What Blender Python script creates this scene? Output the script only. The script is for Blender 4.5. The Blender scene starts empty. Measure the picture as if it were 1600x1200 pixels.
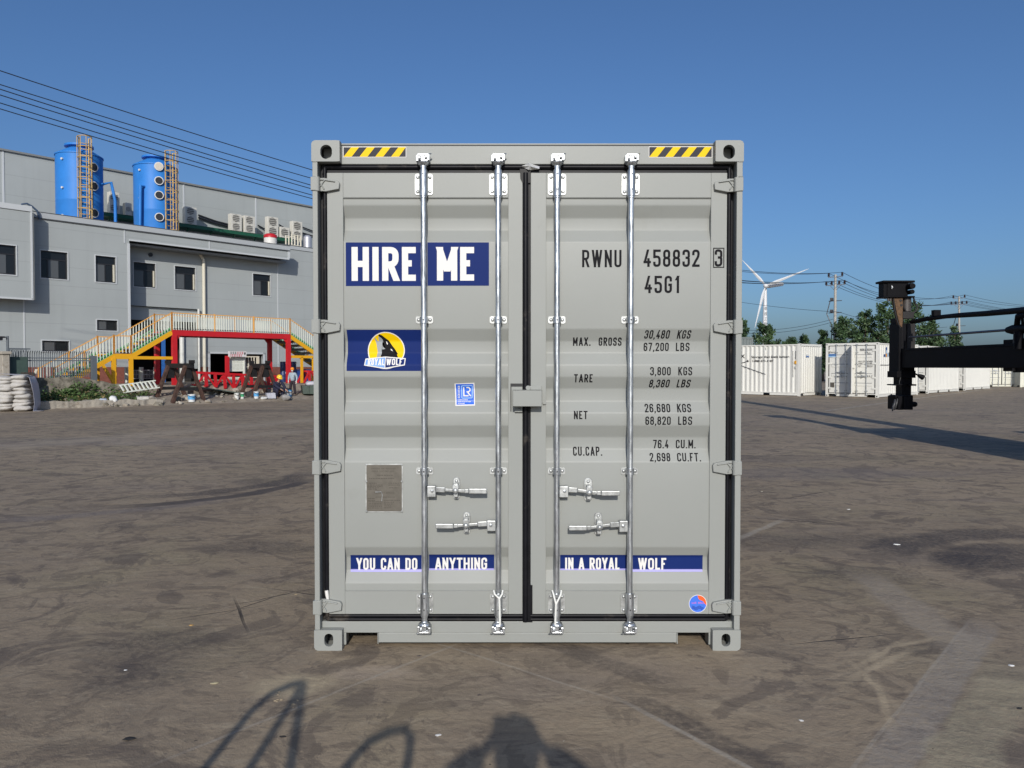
import bpy, bmesh, math, random
from mathutils import Vector, Matrix, noise
R = math.radians
random.seed(7)
SC = bpy.context.scene
COL = SC.collection

# ---------------------------------------------------------------- camera, sky, sun, exposure
EYE, PITCH, FPX = 1.63, R(1.3), 1200.0
cam = bpy.data.cameras.new('camera')
cam.sensor_width = 36.0
cam.lens = 36.0 * FPX / 1600.0
cam.clip_start, cam.clip_end = 0.05, 6000
camo = bpy.data.objects.new('camera', cam)
COL.objects.link(camo)
camo.location = (0, 0, EYE)
camo.rotation_euler = (R(90) - PITCH, 0, 0)
SC.camera = camo

SUN_EL, SUN_AZ = R(24.0), R(0.0)          # the sun stands behind the photographer; light travels along +Y
world = bpy.data.worlds.new('World')
SC.world = world
world.use_nodes = True
wn = world.node_tree
wn.nodes.clear()
sky = wn.nodes.new('ShaderNodeTexSky')
sky.sky_type = 'NISHITA'
sky.sun_disc = False
sky.sun_elevation = SUN_EL
sky.sun_rotation = R(180.0)
sky.air_density, sky.dust_density, sky.ozone_density = 0.95, 2.1, 7.6
bgn = wn.nodes.new('ShaderNodeBackground')
bgn.inputs['Strength'].default_value = 0.106
won = wn.nodes.new('ShaderNodeOutputWorld')
wn.links.new(sky.outputs[0], bgn.inputs['Color'])
wn.links.new(bgn.outputs[0], won.inputs['Surface'])

sl = bpy.data.lights.new('sun', 'SUN')
sl.energy, sl.angle, sl.color = 3.6, R(0.55), (1.0, 0.95, 0.87)
so = bpy.data.objects.new('sun', sl)
COL.objects.link(so)
so.rotation_euler = (R(90) - SUN_EL, 0, SUN_AZ)
so.location = (0, -20, 20)

SC.view_settings.view_transform = 'Standard'
SC.view_settings.look = 'None'
SC.view_settings.exposure = 0.0
SC.view_settings.gamma = 1.0
SC.render.resolution_x, SC.render.resolution_y = 1024, 768
SC.cycles.max_bounces = 6

# ---------------------------------------------------------------- measuring helpers (photo coordinates 1600 x 1200)
CP, SP = math.cos(PITCH), math.sin(PITCH)

def ray(px, py):
    a, b = (px - 800) / FPX, (600 - py) / FPX
    return Vector((a, CP + b * SP, -SP + b * CP))

def on_y(px, py, Y):
    d = ray(px, py)
    return Vector((0, 0, EYE)) + d * (Y / d.y)

def on_z(px, py, z=0.0):
    d = ray(px, py)
    return Vector((0, 0, EYE)) + d * ((z - EYE) / d.z)

FA = R(49.1)                                 # heading of the factory front
FU = Vector((math.cos(FA), math.sin(FA), 0))
FN = Vector((math.sin(FA), -math.cos(FA), 0))
FO = Vector((-22.9, 36.9, 0))

def fac(px, py, v=0.0):
    """(u, z) where the sight line meets the plane v metres in front of the factory front"""
    d = ray(px, py)
    o = Vector((0, 0, EYE))
    t = (v - (o - FO).dot(FN)) / d.dot(FN)
    p = o + d * t
    return (p - FO).dot(FU), p.z

def F(u, v, z):
    return FO + FU * u + FN * v + Vector((0, 0, z))

# ---------------------------------------------------------------- materials
MATS = {}

def srgb(r, g, b):
    f = lambda c: (c / 255 / 12.92) if c / 255 <= 0.04045 else ((c / 255 + 0.055) / 1.055) ** 2.4
    return (f(r), f(g), f(b))

class NT:
    """small helper to wire shader nodes"""
    def __init__(s, m):
        m.use_nodes = True
        s.t = m.node_tree
        s.b = s.t.nodes['Principled BSDF']
    def n(s, k, **kw):
        x = s.t.nodes.new(k)
        for a, v in kw.items():
            setattr(x, a, v)
        return x
    def l(s, a, b):
        s.t.links.new(a, b)
    def math(s, op, a, b=None, c=None, clamp=False):
        x = s.n('ShaderNodeMath', operation=op)
        x.use_clamp = clamp
        for i, v in enumerate((a, b, c)):
            if v is None:
                continue
            if isinstance(v, (int, float)):
                x.inputs[i].default_value = v
            else:
                s.l(v, x.inputs[i])
        return x.outputs[0]
    def noise(s, vec, scale, detail=4, rough=0.55, dist=0.0):
        x = s.n('ShaderNodeTexNoise')
        x.inputs['Scale'].default_value = scale
        x.inputs['Detail'].default_value = detail
        x.inputs['Roughness'].default_value = rough
        x.inputs['Distortion'].default_value = dist
        if vec is not None:
            s.l(vec, x.inputs['Vector'])
        return x.outputs['Fac']
    def ramp(s, fac, lo, hi):
        x = s.n('ShaderNodeMapRange')
        x.inputs['From Min'].default_value = lo
        x.inputs['From Max'].default_value = hi
        s.l(fac, x.inputs['Value'])
        return x.outputs['Result']
    def mix(s, fac, a, b):
        x = s.n('ShaderNodeMix', data_type='RGBA')
        for v, i in ((fac, 0), (a, 6), (b, 7)):
            if isinstance(v, (int, float)):
                x.inputs[i].default_value = v
            elif isinstance(v, tuple):
                x.inputs[i].default_value = (*v[:3], 1)
            else:
                s.l(v, x.inputs[i])
        return x.outputs[2]
    def bump(s, h, strength, dist=0.01):
        x = s.n('ShaderNodeBump')
        x.inputs['Strength'].default_value = strength
        x.inputs['Distance'].default_value = dist
        s.l(h, x.inputs['Height'])
        s.l(x.outputs[0], s.b.inputs['Normal'])
    def coords(s, which='Object', scale=None):
        c = s.n('ShaderNodeTexCoord').outputs[which]
        if scale:
            m = s.n('ShaderNodeMapping')
            m.inputs['Scale'].default_value = scale
            s.l(c, m.inputs['Vector'])
            c = m.outputs[0]
        return c

def mat(name, col, rough=0.5, metal=0.0, var=0.0, scale=4.0, bump=0.0, bscale=60.0, spec=None, dirt=None, dscale=2.0, dlo=0.55, dhi=0.75, stretch=None):
    if name in MATS:
        return MATS[name]
    m = bpy.data.materials.new(name)
    t = NT(m)
    t.b.inputs['Base Color'].default_value = (*col, 1)
    t.b.inputs['Roughness'].default_value = rough
    t.b.inputs['Metallic'].default_value = metal
    if spec is not None:
        t.b.inputs['Specular IOR Level'].default_value = spec
    c = None
    if var or dirt or bump:
        vec = t.coords('Object', stretch)
    if var:
        f = t.noise(vec, scale, 5, 0.6)
        lo = tuple(x * (1 - var) for x in col)
        hi = tuple(min(1, x * (1 + var)) for x in col)
        c = t.mix(t.ramp(f, 0.3, 0.7), lo, hi)
    if dirt:
        f = t.ramp(t.noise(vec, dscale, 8, 0.68), dlo, dhi)
        c = t.mix(f, c if c is not None else tuple(col), tuple(dirt))
    if c is not None:
        t.l(c, t.b.inputs['Base Color'])
    if bump:
        t.bump(t.noise(vec, bscale, 4), bump)
    MATS[name] = m
    return m

# ---------------------------------------------------------------- object helpers
def tag(o, label=None, cat=None, group=None, kind=None):
    for k, v in (('label', label), ('category', cat), ('group', group), ('kind', kind)):
        if v:
            o[k] = v
    return o

def empty(name, loc=(0, 0, 0), rz=0.0, label=None, cat=None, group=None):
    o = bpy.data.objects.new(name, None)
    COL.objects.link(o)
    o.location = loc
    o.rotation_euler = (0, 0, rz)
    o.empty_display_size = 0.2
    return tag(o, label, cat, group)

def copy_tree(o, parent=None):
    c = o.copy()
    COL.objects.link(c)
    if parent is not None:
        c.parent = parent
    for ch in list(o.children):
        copy_tree(ch, c)
    return c

def finish(me, name, mats, parent=None, smooth=None, bevel=0.0):
    for m in (mats if isinstance(mats, (list, tuple)) else [mats]):
        me.materials.append(m)
    o = bpy.data.objects.new(name, me)
    COL.objects.link(o)
    if parent is not None:
        o.parent = parent
    if smooth is not None:
        me.shade_smooth()
        me.set_sharp_from_angle(angle=R(smooth))
    if bevel:
        b = o.modifiers.new('bevel', 'BEVEL')
        b.width, b.segments, b.limit_method, b.angle_limit = bevel, 2, 'ANGLE', R(40)
        b.harden_normals = False
    return o

class MB:
    """collects boxes, bars, tubes and prisms into one mesh"""
    def __init__(s, M=None):
        s.v, s.f, s.m = [], [], []
        s.M = M
    def add(s, vs, fs, mi=0):
        b = len(s.v)
        s.v += [tuple(s.M @ Vector(p)) if s.M else tuple(p) for p in vs]
        s.f += [tuple(i + b for i in q) for q in fs]
        s.m += [mi] * len(fs)
    def box(s, x0, x1, y0, y1, z0, z1, mi=0):
        s.add([(x0, y0, z0), (x1, y0, z0), (x1, y1, z0), (x0, y1, z0), (x0, y0, z1), (x1, y0, z1), (x1, y1, z1), (x0, y1, z1)],
              [(0, 3, 2, 1), (4, 5, 6, 7), (0, 1, 5, 4), (1, 2, 6, 5), (2, 3, 7, 6), (3, 0, 4, 7)], mi)
    def bar(s, p, q, w, h, mi=0, up=(0, 0, 1)):
        p, q = Vector(p), Vector(q)
        d = (q - p).normalized()
        up = Vector(up)
        if abs(d.dot(up)) > 0.98:
            up = Vector((0, 1, 0))
        a = d.cross(up).normalized() * (w / 2)
        b = a.cross(d).normalized() * (h / 2)
        vs = [p - a - b, p + a - b, p + a + b, p - a + b, q - a - b, q + a - b, q + a + b, q - a + b]
        s.add(vs, [(0, 1, 2, 3), (7, 6, 5, 4), (0, 4, 5, 1), (1, 5, 6, 2), (2, 6, 7, 3), (3, 7, 4, 0)], mi)
    def tube(s, pts, r, n=10, mi=0, caps=True, closed=False):
        P = [Vector(p) for p in pts]
        rs = r if isinstance(r, (list, tuple)) else [r] * len(P)
        k = len(P)
        d0 = (P[1] - P[0]).normalized()
        a = d0.cross(Vector((0, 0, 1)))
        if a.length < 1e-3:
            a = d0.cross(Vector((0, 1, 0)))
        a.normalize()
        vs, fs = [], []
        for i in range(k):
            if closed:
                d = (P[(i + 1) % k] - P[i - 1]).normalized()
            else:
                d = (P[min(i + 1, k - 1)] - P[max(i - 1, 0)]).normalized()
            a = (a - d * a.dot(d)).normalized()
            b = d.cross(a)
            for j in range(n):
                t = 2 * math.pi * j / n
                vs.append(P[i] + (a * math.cos(t) + b * math.sin(t)) * rs[i])
        for i in range(k if closed else k - 1):
            for j in range(n):
                i2 = (i + 1) % k
                fs.append((i * n + j, i * n + (j + 1) % n, i2 * n + (j + 1) % n, i2 * n + j))
        if caps and not closed:
            fs.append(tuple(reversed(range(n))))
            fs.append(tuple(range((k - 1) * n, k * n)))
        s.add(vs, fs, mi)
    def prism(s, poly, y0, y1, mi=0, axes='xz'):
        """outline given in two axes, extruded along the third"""
        def mk(p, d):
            return {'xz': (p[0], d, p[1]), 'yz': (d, p[0], p[1]), 'xy': (p[0], p[1], d)}[axes]
        n = len(poly)
        vs = [mk(p, y0) for p in poly] + [mk(p, y1) for p in poly]
        fs = [tuple(range(n)), tuple(reversed(range(n, 2 * n)))]
        fs += [(i, i + n, (i + 1) % n + n, (i + 1) % n) for i in range(n)]
        s.add(vs, fs, mi)
    def lathe(s, prof, c=(0, 0, 0), n=24, mi=0, axis='z'):
        vs, fs = [], []
        for r, z in prof:
            for j in range(n):
                t = 2 * math.pi * j / n
                x, y = r * math.cos(t), r * math.sin(t)
                p = {'z': (x, y, z), 'y': (x, z, y), 'x': (z, x, y)}[axis]
                vs.append((c[0] + p[0], c[1] + p[1], c[2] + p[2]))
        k = len(prof)
        for i in range(k - 1):
            for j in range(n):
                fs.append((i * n + j, i * n + (j + 1) % n, (i + 1) * n + (j + 1) % n, (i + 1) * n + j))
        fs.append(tuple(reversed(range(n))))
        fs.append(tuple(range((k - 1) * n, k * n)))
        s.add(vs, fs, mi)
    def ball(s, c, r, n=12, mi=0, sq=(1, 1, 1)):
        k = max(6, n // 2)
        vs, fs = [], []
        for i in range(k + 1):
            ph = math.pi * i / k
            for j in range(n):
                t = 2 * math.pi * j / n
                vs.append((c[0] + r * sq[0] * math.sin(ph) * math.cos(t), c[1] + r * sq[1] * math.sin(ph) * math.sin(t), c[2] + r * sq[2] * math.cos(ph)))
        for i in range(k):
            for j in range(n):
                fs.append((i * n + j, (i + 1) * n + j, (i + 1) * n + (j + 1) % n, i * n + (j + 1) % n))
        s.add(vs, fs, mi)
    def mesh(s, name):
        me = bpy.data.meshes.new(name)
        me.from_pydata(s.v, [], s.f)
        me.polygons.foreach_set('material_index', s.m)
        me.validate()
        bm = bmesh.new()
        bm.from_mesh(me)
        bmesh.ops.recalc_face_normals(bm, faces=bm.faces)
        bm.to_mesh(me)
        bm.free()
        return me
    def build(s, name, mats, parent=None, smooth=None, bevel=0.0):
        me = s.mesh(name)
        for m in (mats if isinstance(mats, (list, tuple)) else [mats]):
            me.materials.append(m)
        idx = list(s.m)
        o = bpy.data.objects.new(name, me)
        COL.objects.link(o)
        if parent is not None:
            o.parent = parent
        if smooth is not None:
            me.shade_smooth()
            me.set_sharp_from_angle(angle=R(smooth))
        if bevel:
            b = o.modifiers.new('bevel', 'BEVEL')
            b.width, b.segments, b.limit_method, b.angle_limit = bevel, 2, 'ANGLE', R(40)
        return o

# ---------------------------------------------------------------- stencil lettering (stroke glyphs turned into ribbons)
def round_path(pts, Rr, closed=False):
    out, n = [], len(pts)
    for i, p in enumerate(pts):
        x, y = p[0], p[1]
        rr = p[2] if len(p) > 2 else 0
        if not rr or (not closed and i in (0, n - 1)):
            out.append(Vector((x, y)))
            continue
        c, a, b = Vector((x, y)), Vector(pts[i - 1][:2]), Vector(pts[(i + 1) % n][:2])
        la, lb = (a - c).length, (b - c).length
        k = min(Rr, la * 0.499, lb * 0.499)
        p0, p1 = c + (a - c).normalized() * k, c + (b - c).normalized() * k
        for j in range(6):
            t = j / 5
            out.append(p0 * (1 - t) ** 2 + c * 2 * t * (1 - t) * 0.92 + (p0 + p1) * 0.5 * 2 * t * (1 - t) * 0.08 + p1 * t * t)
    return out

GL = {
 'A': [[(0, 0), (.46, 1)], [(1, 0), (.54, 1)], [(.14, .26), (.86, .26)]],
 'B': [[(0, .53), (0, 1), (.92, 1, 1), (.92, .53, 1), (0, .53)], [(0, .53), (1, .53, 1), (1, 0, 1), (0, 0), (0, .53)]],
 'C': [[(1, .70), (1, 1, 1), (0, 1, 1), (0, 0, 1), (1, 0, 1), (1, .30)]],
 'D': ['c', [(0, 0), (0, 1), (1, 1, 1), (1, 0, 1)]],
 'E': [[(1, 1), (0, 1), (0, 0), (1, 0)], [(0, .52), (.88, .52)]],
 'F': [[(1, 1), (0, 1), (0, 0)], [(0, .50), (.88, .50)]],
 'G': [[(1, .70), (1, 1, 1), (0, 1, 1), (0, 0, 1), (1, 0, 1), (1, .48), (.52, .48)]],
 'H': [[(0, 0), (0, 1)], [(1, 0), (1, 1)], [(0, .5), (1, .5)]],
 'I': [[(.5, 0), (.5, 1)]],
 'K': [[(0, 0), (0, 1)], [(1, 1), (0, .40)], [(.35, .60), (1, 0)]],
 'L': [[(0, 1), (0, 0), (1, 0)]],
 'M': [[(0, 0), (0, 1)], [(0, 1), (.5, .22)], [(1, 1), (.5, .22)], [(1, 1), (1, 0)]],
 'N': [[(0, 0), (0, 1)], [(0, 1), (1, 0)], [(1, 0), (1, 1)]],
 'O': ['c', [(0, 0, 1), (0, 1, 1), (1, 1, 1), (1, 0, 1)]],
 'P': [[(0, 0), (0, 1), (1, 1, 1), (1, .46, 1), (0, .46)]],
 'R': [[(0, 0), (0, 1), (1, 1, 1), (1, .48, 1), (0, .48)], [(.50, .48), (1, 0)]],
 'S': [[(1, .72), (1, 1, 1), (0, 1, 1), (0, .54, 1), (1, .48, 1), (1, 0, 1), (0, 0, 1), (0, .28)]],
 'T': [[(0, 1), (1, 1)], [(.5, 1), (.5, 0)]],
 'U': [[(0, 1), (0, 0, 1), (1, 0, 1), (1, 1)]],
 'V': [[(0, 1), (.5, 0)], [(1, 1), (.5, 0)]],
 'W': [[(0, 1), (.25, 0)], [(.25, 0), (.5, 1)], [(.5, 1), (.75, 0)], [(.75, 0), (1, 1)]],
 'X': [[(0, 0), (1, 1)], [(0, 1), (1, 0)]],
 'Y': [[(0, 1), (.5, .40)], [(1, 1), (.5, .40)], [(.5, .46), (.5, 0)]],
 '1': [[(.12, .78), (.60, 1)], [(.62, 1), (.62, 0)]],
 '2': [[(0, .70), (0, 1, 1), (1, 1, 1), (1, .62, 1), (.5, .34), (.04, .02)], [(0, 0), (1, 0)]],
 '3': [[(0, .72), (0, 1, 1), (1, 1, 1), (1, .53, 1), (.38, .53)], [(.38, .53), (1, .53, 1), (1, 0, 1), (0, 0, 1), (0, .28)]],
 '4': [[(.60, 1), (.03, .22)], [(0, .24), (1, .24)], [(.74, .50), (.74, 0)]],
 '5': [[(1, 1), (0, 1), (0, .50)], [(0, .60), (1, .60, 1), (1, 0, 1), (0, 0, 1), (0, .26)]],
 '6': [[(1, .72), (1, 1, 1), (0, 1, 1), (0, 0, 1), (1, 0, 1), (1, .56, 1), (0, .56)]],
 '7': [[(0, 1), (1, 1)], [(1, 1), (.36, 0)]],
 '8': ['c', [(.04, .52, 1), (.04, 1, 1), (.96, 1, 1), (.96, .52, 1)], [(0, 0, 1), (0, .52, 1), (1, .52, 1), (1, 0, 1)]],
 '9': [[(0, .28), (0, 0, 1), (1, 0, 1), (1, 1, 1), (0, 1, 1), (0, .45, 1), (1, .45)]],
}
GL['0'] = GL['O']
REL = {'I': .40, 'E': .84, 'F': .82, 'L': .82, 'H': 1.05, '.': .34, ',': .34, ' ': .62, 'M': 1.22, 'W': 1.45, 'A': 1.08, 'Y': 1.05, '1': .8, '-': .6}

def ribbon(pts, t, closed):
    n = len(pts)
    Lp, Rp = [], []
    for i in range(n):
        if closed:
            d0, d1 = (pts[i] - pts[i - 1]), (pts[(i + 1) % n] - pts[i])
        else:
            d0 = pts[i] - pts[i - 1] if i else pts[1] - pts[0]
            d1 = pts[i + 1] - pts[i] if i < n - 1 else d0
        d0, d1 = d0.normalized(), d1.normalized()
        n0, n1 = Vector((-d0.y, d0.x)), Vector((-d1.y, d1.x))
        m = n0 + n1
        if m.length < 1e-4:
            m = n0
        m.normalize()
        k = min(1 / max(m.dot(n0), 0.1), 2.2) * t / 2
        Lp.append(pts[i] + m * k)
        Rp.append(pts[i] - m * k)
    q = []
    for i in range(n if closed else n - 1):
        j = (i + 1) % n
        q.append([Lp[i], Rp[i], Rp[j], Lp[j]])
    return q

def text_polys(s, x0, z0, width, h, t, gap=0.34, shear=0.0, vert=False):
    """quads (with a stacking level) that spell s inside a box of the given width and height"""
    rel = [REL.get(c, 1.0) for c in s]
    w = width / (sum(rel) + gap * (len(s) - 1))
    out, x = [], 0.0
    for c, r in zip(s, rel):
        cw = r * w
        polys = []
        if c == '.' or c == ',':
            cx = cw / 2
            polys.append(([Vector((cx, 0)), Vector((cx, t * (1.0)))], False, t * 1.05))
            if c == ',':
                polys.append(([Vector((cx + t * .1, t * .1)), Vector((cx - t * .45, -t * .9))], False, t * .7))
        elif c == '-':
            polys.append(([Vector((0, h / 2)), Vector((cw, h / 2))], False, t))
        elif c in GL:
            g = GL[c]
            closed = g[0] == 'c'
            for path in (g[1:] if closed else g):
                W, H = max(cw - t, 0), h - t
                pts = [(p[0] * W + min(t, cw) / 2, p[1] * H + t / 2) + tuple(p[2:]) for p in path]
                if not closed and len(pts) == 2 and abs(pts[0][0] - pts[1][0]) > 1e-6 and abs(pts[0][1] - pts[1][1]) > 1e-6:
                    # slanting stroke: cut level at both ends
                    (xa, ya), (xb, yb) = pts[0][:2], pts[1][:2]
                    ln = math.hypot(xb - xa, yb - ya)
                    hw = t / 2 * ln / abs(yb - ya)
                    ends = []
                    for (qx, qy), pp in (((xa, ya), path[0]), ((xb, yb), path[1])):
                        ny = 0.0 if pp[1] == 0 else h if pp[1] == 1 else qy
                        ends.append((xa + (xb - xa) * (ny - ya) / (yb - ya), ny))
                    (xa, ya), (xb, yb) = ends
                    polys.append(([Vector((xa - hw, ya)), Vector((xa + hw, ya)), Vector((xb + hw, yb)), Vector((xb - hw, yb))], 'q', t))
                    continue
                if not closed:
                    for e, o in ((0, 1), (-1, -2)):
                        if abs(pts[e][0] - pts[o][0]) < 1e-6 and path[e][1] in (0, 1):
                            pts[e] = (pts[e][0], 0.0 if path[e][1] == 0 else h)
                        elif abs(pts[e][1] - pts[o][1]) < 1e-6 and path[e][0] in (0, 1):
                            pts[e] = (0.0 if path[e][0] == 0 else cw, pts[e][1])
                Rr = max(0.55 * W, 0.53 * t)
                polys.append((round_path(pts, Rr, closed), closed, t))
        for i, (pp, cl, tt) in enumerate(polys):
            for kq, q in enumerate([pp] if cl == 'q' else ribbon(pp, tt, cl)):
                qq = []
                for v in q:
                    vx, vz = v.x, min(max(v.y, -t), h)
                    vx = vx + x + shear * vz
                    qq.append((x0 - vz, z0 + vx) if vert else (x0 + vx, z0 + vz))
                out.append((qq, i + .12 * kq))
        x += cw + gap * w
    return out

# ================================================================= GROUND
def g2(px, py):
    p = on_z(px, py)
    return (p.x, p.y)

def ground_material():
    m = bpy.data.materials.new('worn_concrete')
    t = NT(m)
    pos = t.coords('Object')
    sep = t.n('ShaderNodeSeparateXYZ')
    t.l(pos, sep.inputs[0])
    X, Y = sep.outputs[0], sep.outputs[1]
    n_big = t.noise(pos, 0.22, 5, 0.6, 0.6)
    n_mid = t.noise(pos, 1.1, 7, 0.66, 0.9)
    mp = t.n('ShaderNodeMapping')
    mp.inputs['Rotation'].default_value = (0, 0, R(28))
    mp.inputs['Scale'].default_value = (0.75, 1.9, 1)
    t.l(pos, mp.inputs['Vector'])
    n_streak = t.noise(mp.outputs[0], 1.5, 8, 0.7, 1.2)
    mp2 = t.n('ShaderNodeMapping')
    mp2.inputs['Rotation'].default_value = (0, 0, R(-40))
    mp2.inputs['Scale'].default_value = (0.75, 1.6, 1)
    t.l(pos, mp2.inputs['Vector'])
    n_streak2 = t.noise(mp2.outputs[0], 2.6, 8, 0.72, 1.5)
    n_fine = t.noise(pos, 26, 6, 0.7)
    n_grit = t.noise(pos, 140, 3, 0.7)
    base = t.mix(t.ramp(n_big, 0.34, 0.66), (0.271, 0.213, 0.148), (0.361, 0.286, 0.198))
    n_c = t.noise(pos, 0.55, 4, 0.6, 0.4)
    base = t.mix(t.math('MULTIPLY', t.ramp(n_c, 0.52, 0.68), 0.40), base, (0.298, 0.258, 0.151))
    n_c2 = t.noise(mp.outputs[0], 0.5, 4, 0.6, 0.6)
    base = t.mix(t.math('MULTIPLY', t.ramp(n_c2, 0.52, 0.68), 0.45), base, (0.212, 0.176, 0.154))
    # smears and worn patches with fairly sharp rims
    base = t.mix(t.math('MULTIPLY', t.ramp(n_streak, 0.50, 0.66), 0.42), base, (0.136, 0.107, 0.083))
    base = t.mix(t.math('MULTIPLY', t.ramp(n_streak2, 0.53, 0.64), 0.38), base, (0.379, 0.311, 0.221))
    n_p1 = t.noise(pos, 2.6, 9, 0.62, 1.6)
    base = t.mix(t.math('MULTIPLY', t.ramp(n_p1, 0.53, 0.565), 0.46), base, (0.136, 0.107, 0.082))
    n_p2 = t.noise(mp.outputs[0], 4.2, 9, 0.66, 1.2)
    base = t.mix(t.math('MULTIPLY', t.ramp(n_p2, 0.55, 0.60), 0.34), base, (0.122, 0.096, 0.078))
    n_p3 = t.noise(mp2.outputs[0], 6.5, 9, 0.66, 1.0)
    base = t.mix(t.math('MULTIPLY', t.ramp(n_p3, 0.56, 0.61), 0.34), base, (0.388, 0.323, 0.233))
    n_p4 = t.noise(pos, 0.9, 10, 0.66, 2.2)
    base = t.mix(t.math('MULTIPLY', t.ramp(n_p4, 0.555, 0.59), 0.52), base, (0.101, 0.081, 0.070))
    base = t.mix(t.math('MULTIPLY', t.ramp(n_mid, 0.55, 0.70), 0.40), base, (0.136, 0.108, 0.086))
    base = t.mix(t.math('MULTIPLY', t.ramp(n_fine, 0.38, 0.66), 0.30), base, (0.145, 0.117, 0.087))
    base = t.mix(t.math('MULTIPLY', t.ramp(n_grit, 0.60, 0.76), 0.42), base, (0.451, 0.378, 0.277))

    def line(A, B, hw, soft, wob=0.0, wscale=2.0):
        """1 inside a straight band between two ground points"""
        ax, ay = A
        dx, dy = B[0] - ax, B[1] - ay
        L = math.hypot(dx, dy)
        ux, uy = dx / L, dy / L
        rx, ry = t.math('SUBTRACT', X, ax), t.math('SUBTRACT', Y, ay)
        s_ = t.math('ADD', t.math('MULTIPLY', rx, ux), t.math('MULTIPLY', ry, uy))
        d_ = t.math('ABSOLUTE', t.math('ADD', t.math('ADD', t.math('MULTIPLY', rx, -uy), t.math('MULTIPLY', ry, ux)),
                                       t.math('MULTIPLY', t.math('SUBTRACT', t.noise(pos, wscale, 5), 0.5), wob)))
        k = t.ramp(d_, hw + soft, hw)
        e = t.math('MULTIPLY', t.ramp(s_, -0.3, 0.1), t.ramp(s_, L + 0.3, L - 0.1))
        return t.math('MULTIPLY', k, e, clamp=True)

    def arc(P, Q, S, hw, soft, wob=0.0):
        """1 on the circle arc through three ground points"""
        ax, ay, bx, by, cx, cy = *P, *Q, *S
        d = 2 * (ax * (by - cy) + bx * (cy - ay) + cx * (ay - by))
        ux = ((ax * ax + ay * ay) * (by - cy) + (bx * bx + by * by) * (cy - ay) + (cx * cx + cy * cy) * (ay - by)) / d
        uy = ((ax * ax + ay * ay) * (cx - bx) + (bx * bx + by * by) * (ax - cx) + (cx * cx + cy * cy) * (bx - ax)) / d
        r = math.hypot(ax - ux, ay - uy)
        rx, ry = t.math('SUBTRACT', X, ux), t.math('SUBTRACT', Y, uy)
        dist = t.math('SQRT', t.math('ADD', t.math('MULTIPLY', rx, rx), t.math('MULTIPLY', ry, ry)))
        d_ = t.math('ABSOLUTE', t.math('ADD', t.math('SUBTRACT', dist, r), t.math('MULTIPLY', t.math('SUBTRACT', t.noise(pos, 1.7, 6), 0.5), wob)))
        k = t.ramp(d_, hw + soft, hw)
        mx, my = (ax + cx) / 2, (ay + cy) / 2
        L = math.hypot(cx - ax, cy - ay)
        tx, ty = (cx - ax) / L, (cy - ay) / L
        s_ = t.math('ABSOLUTE', t.math('ADD', t.math('MULTIPLY', t.math('SUBTRACT', X, mx), tx), t.math('MULTIPLY', t.math('SUBTRACT', Y, my), ty)))
        side_x, side_y = bx - ux, by - uy
        sd = t.math('ADD', t.math('MULTIPLY', rx, side_x), t.math('MULTIPLY', ry, side_y))
        k = t.math('MULTIPLY', k, t.math('GREATER_THAN', sd, 0.0))
        return t.math('MULTIPLY', k, t.ramp(s_, L / 2 + 0.4, L / 2 - 0.2), clamp=True)

    def blob(px, py, rx_, ry_, wob=0.8):
        cx, cy = g2(px, py)
        a = t.math('DIVIDE', t.math('SUBTRACT', X, cx), rx_)
        b = t.math('DIVIDE', t.math('SUBTRACT', Y, cy), ry_)
        d = t.math('SQRT', t.math('ADD', t.math('MULTIPLY', a, a), t.math('MULTIPLY', b, b)))
        d = t.math('ADD', d, t.math('MULTIPLY', t.math('SUBTRACT', n_mid, 0.5), wob * 2))
        return t.ramp(d, 1.0, 0.55)

    rough_n = t.ramp(n_fine, 0.30, 0.62)
    def put(base, mask, col, k, broken=True):
        if broken:
            mask = t.math('MULTIPLY', mask, t.math('ADD', t.math('MULTIPLY', rough_n, 0.75), 0.25))
        return t.mix(t.math('MULTIPLY', mask, k, clamp=True), base, col)
    DK, LT, PUR = (0.058, 0.050, 0.050), (0.42, 0.38, 0.32), (0.165, 0.148, 0.150)
    # tyre skids and oil
    base = put(base, arc(g2(215, 790), g2(380, 773), g2(476, 752), 0.10, 0.05, 0.22), DK, 0.80, False)
    base = put(base, arc(g2(250, 776), g2(390, 762), g2(472, 741), 0.11, 0.08, 0.45), DK, 0.85)
    base = put(base, arc(g2(20, 812), g2(150, 803), g2(330, 784), 0.08, 0.12, 0.3), PUR, 0.5)
    base = put(base, arc(g2(214, 810), g2(240, 823), g2(290, 815), 0.05, 0.10, 0.3), DK, 0.5)
    base = put(base, blob(405, 753, 0.55, 0.5), DK, 0.55)
    base = put(base, blob(400, 855, 0.7, 0.35), DK, 0.55)
    base = put(base, blob(240, 1010, 0.42, 0.35), DK, 0.5)
    base = put(base, blob(215, 1060, 0.40, 0.30), DK, 0.5)
    base = put(base, blob(120, 690, 5.0, 1.2), PUR, 0.35)
    base = put(base, blob(330, 642, 6.0, 1.3), DK, 0.55)
    base = put(base, arc(g2(1390, 860), g2(1470, 838), g2(1600, 834), 0.16, 0.12, 0.4), DK, 0.85)
    base = put(base, arc(g2(1490, 880), g2(1540, 862), g2(1620, 858), 0.15, 0.12, 0.4), DK, 0.85)
    base = put(base, blob(1530, 878, 0.5, 0.30), DK, 0.85)
    base = put(base, blob(1430, 860, 0.5, 0.35), DK, 0.4)
    base = put(base, blob(1220, 845, 1.3, 0.45), DK, 0.5)
    base = put(base, blob(1345, 898, 0.6, 0.3), DK, 0.5)
    base = put(base, blob(1290, 740, 3.4, 0.8), PUR, 0.4)
    base = put(base, blob(1230, 715, 3.0, 0.5), DK, 0.4)
    base = put(base, blob(1420, 1010, 0.3, 0.2), DK, 0.4)
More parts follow.
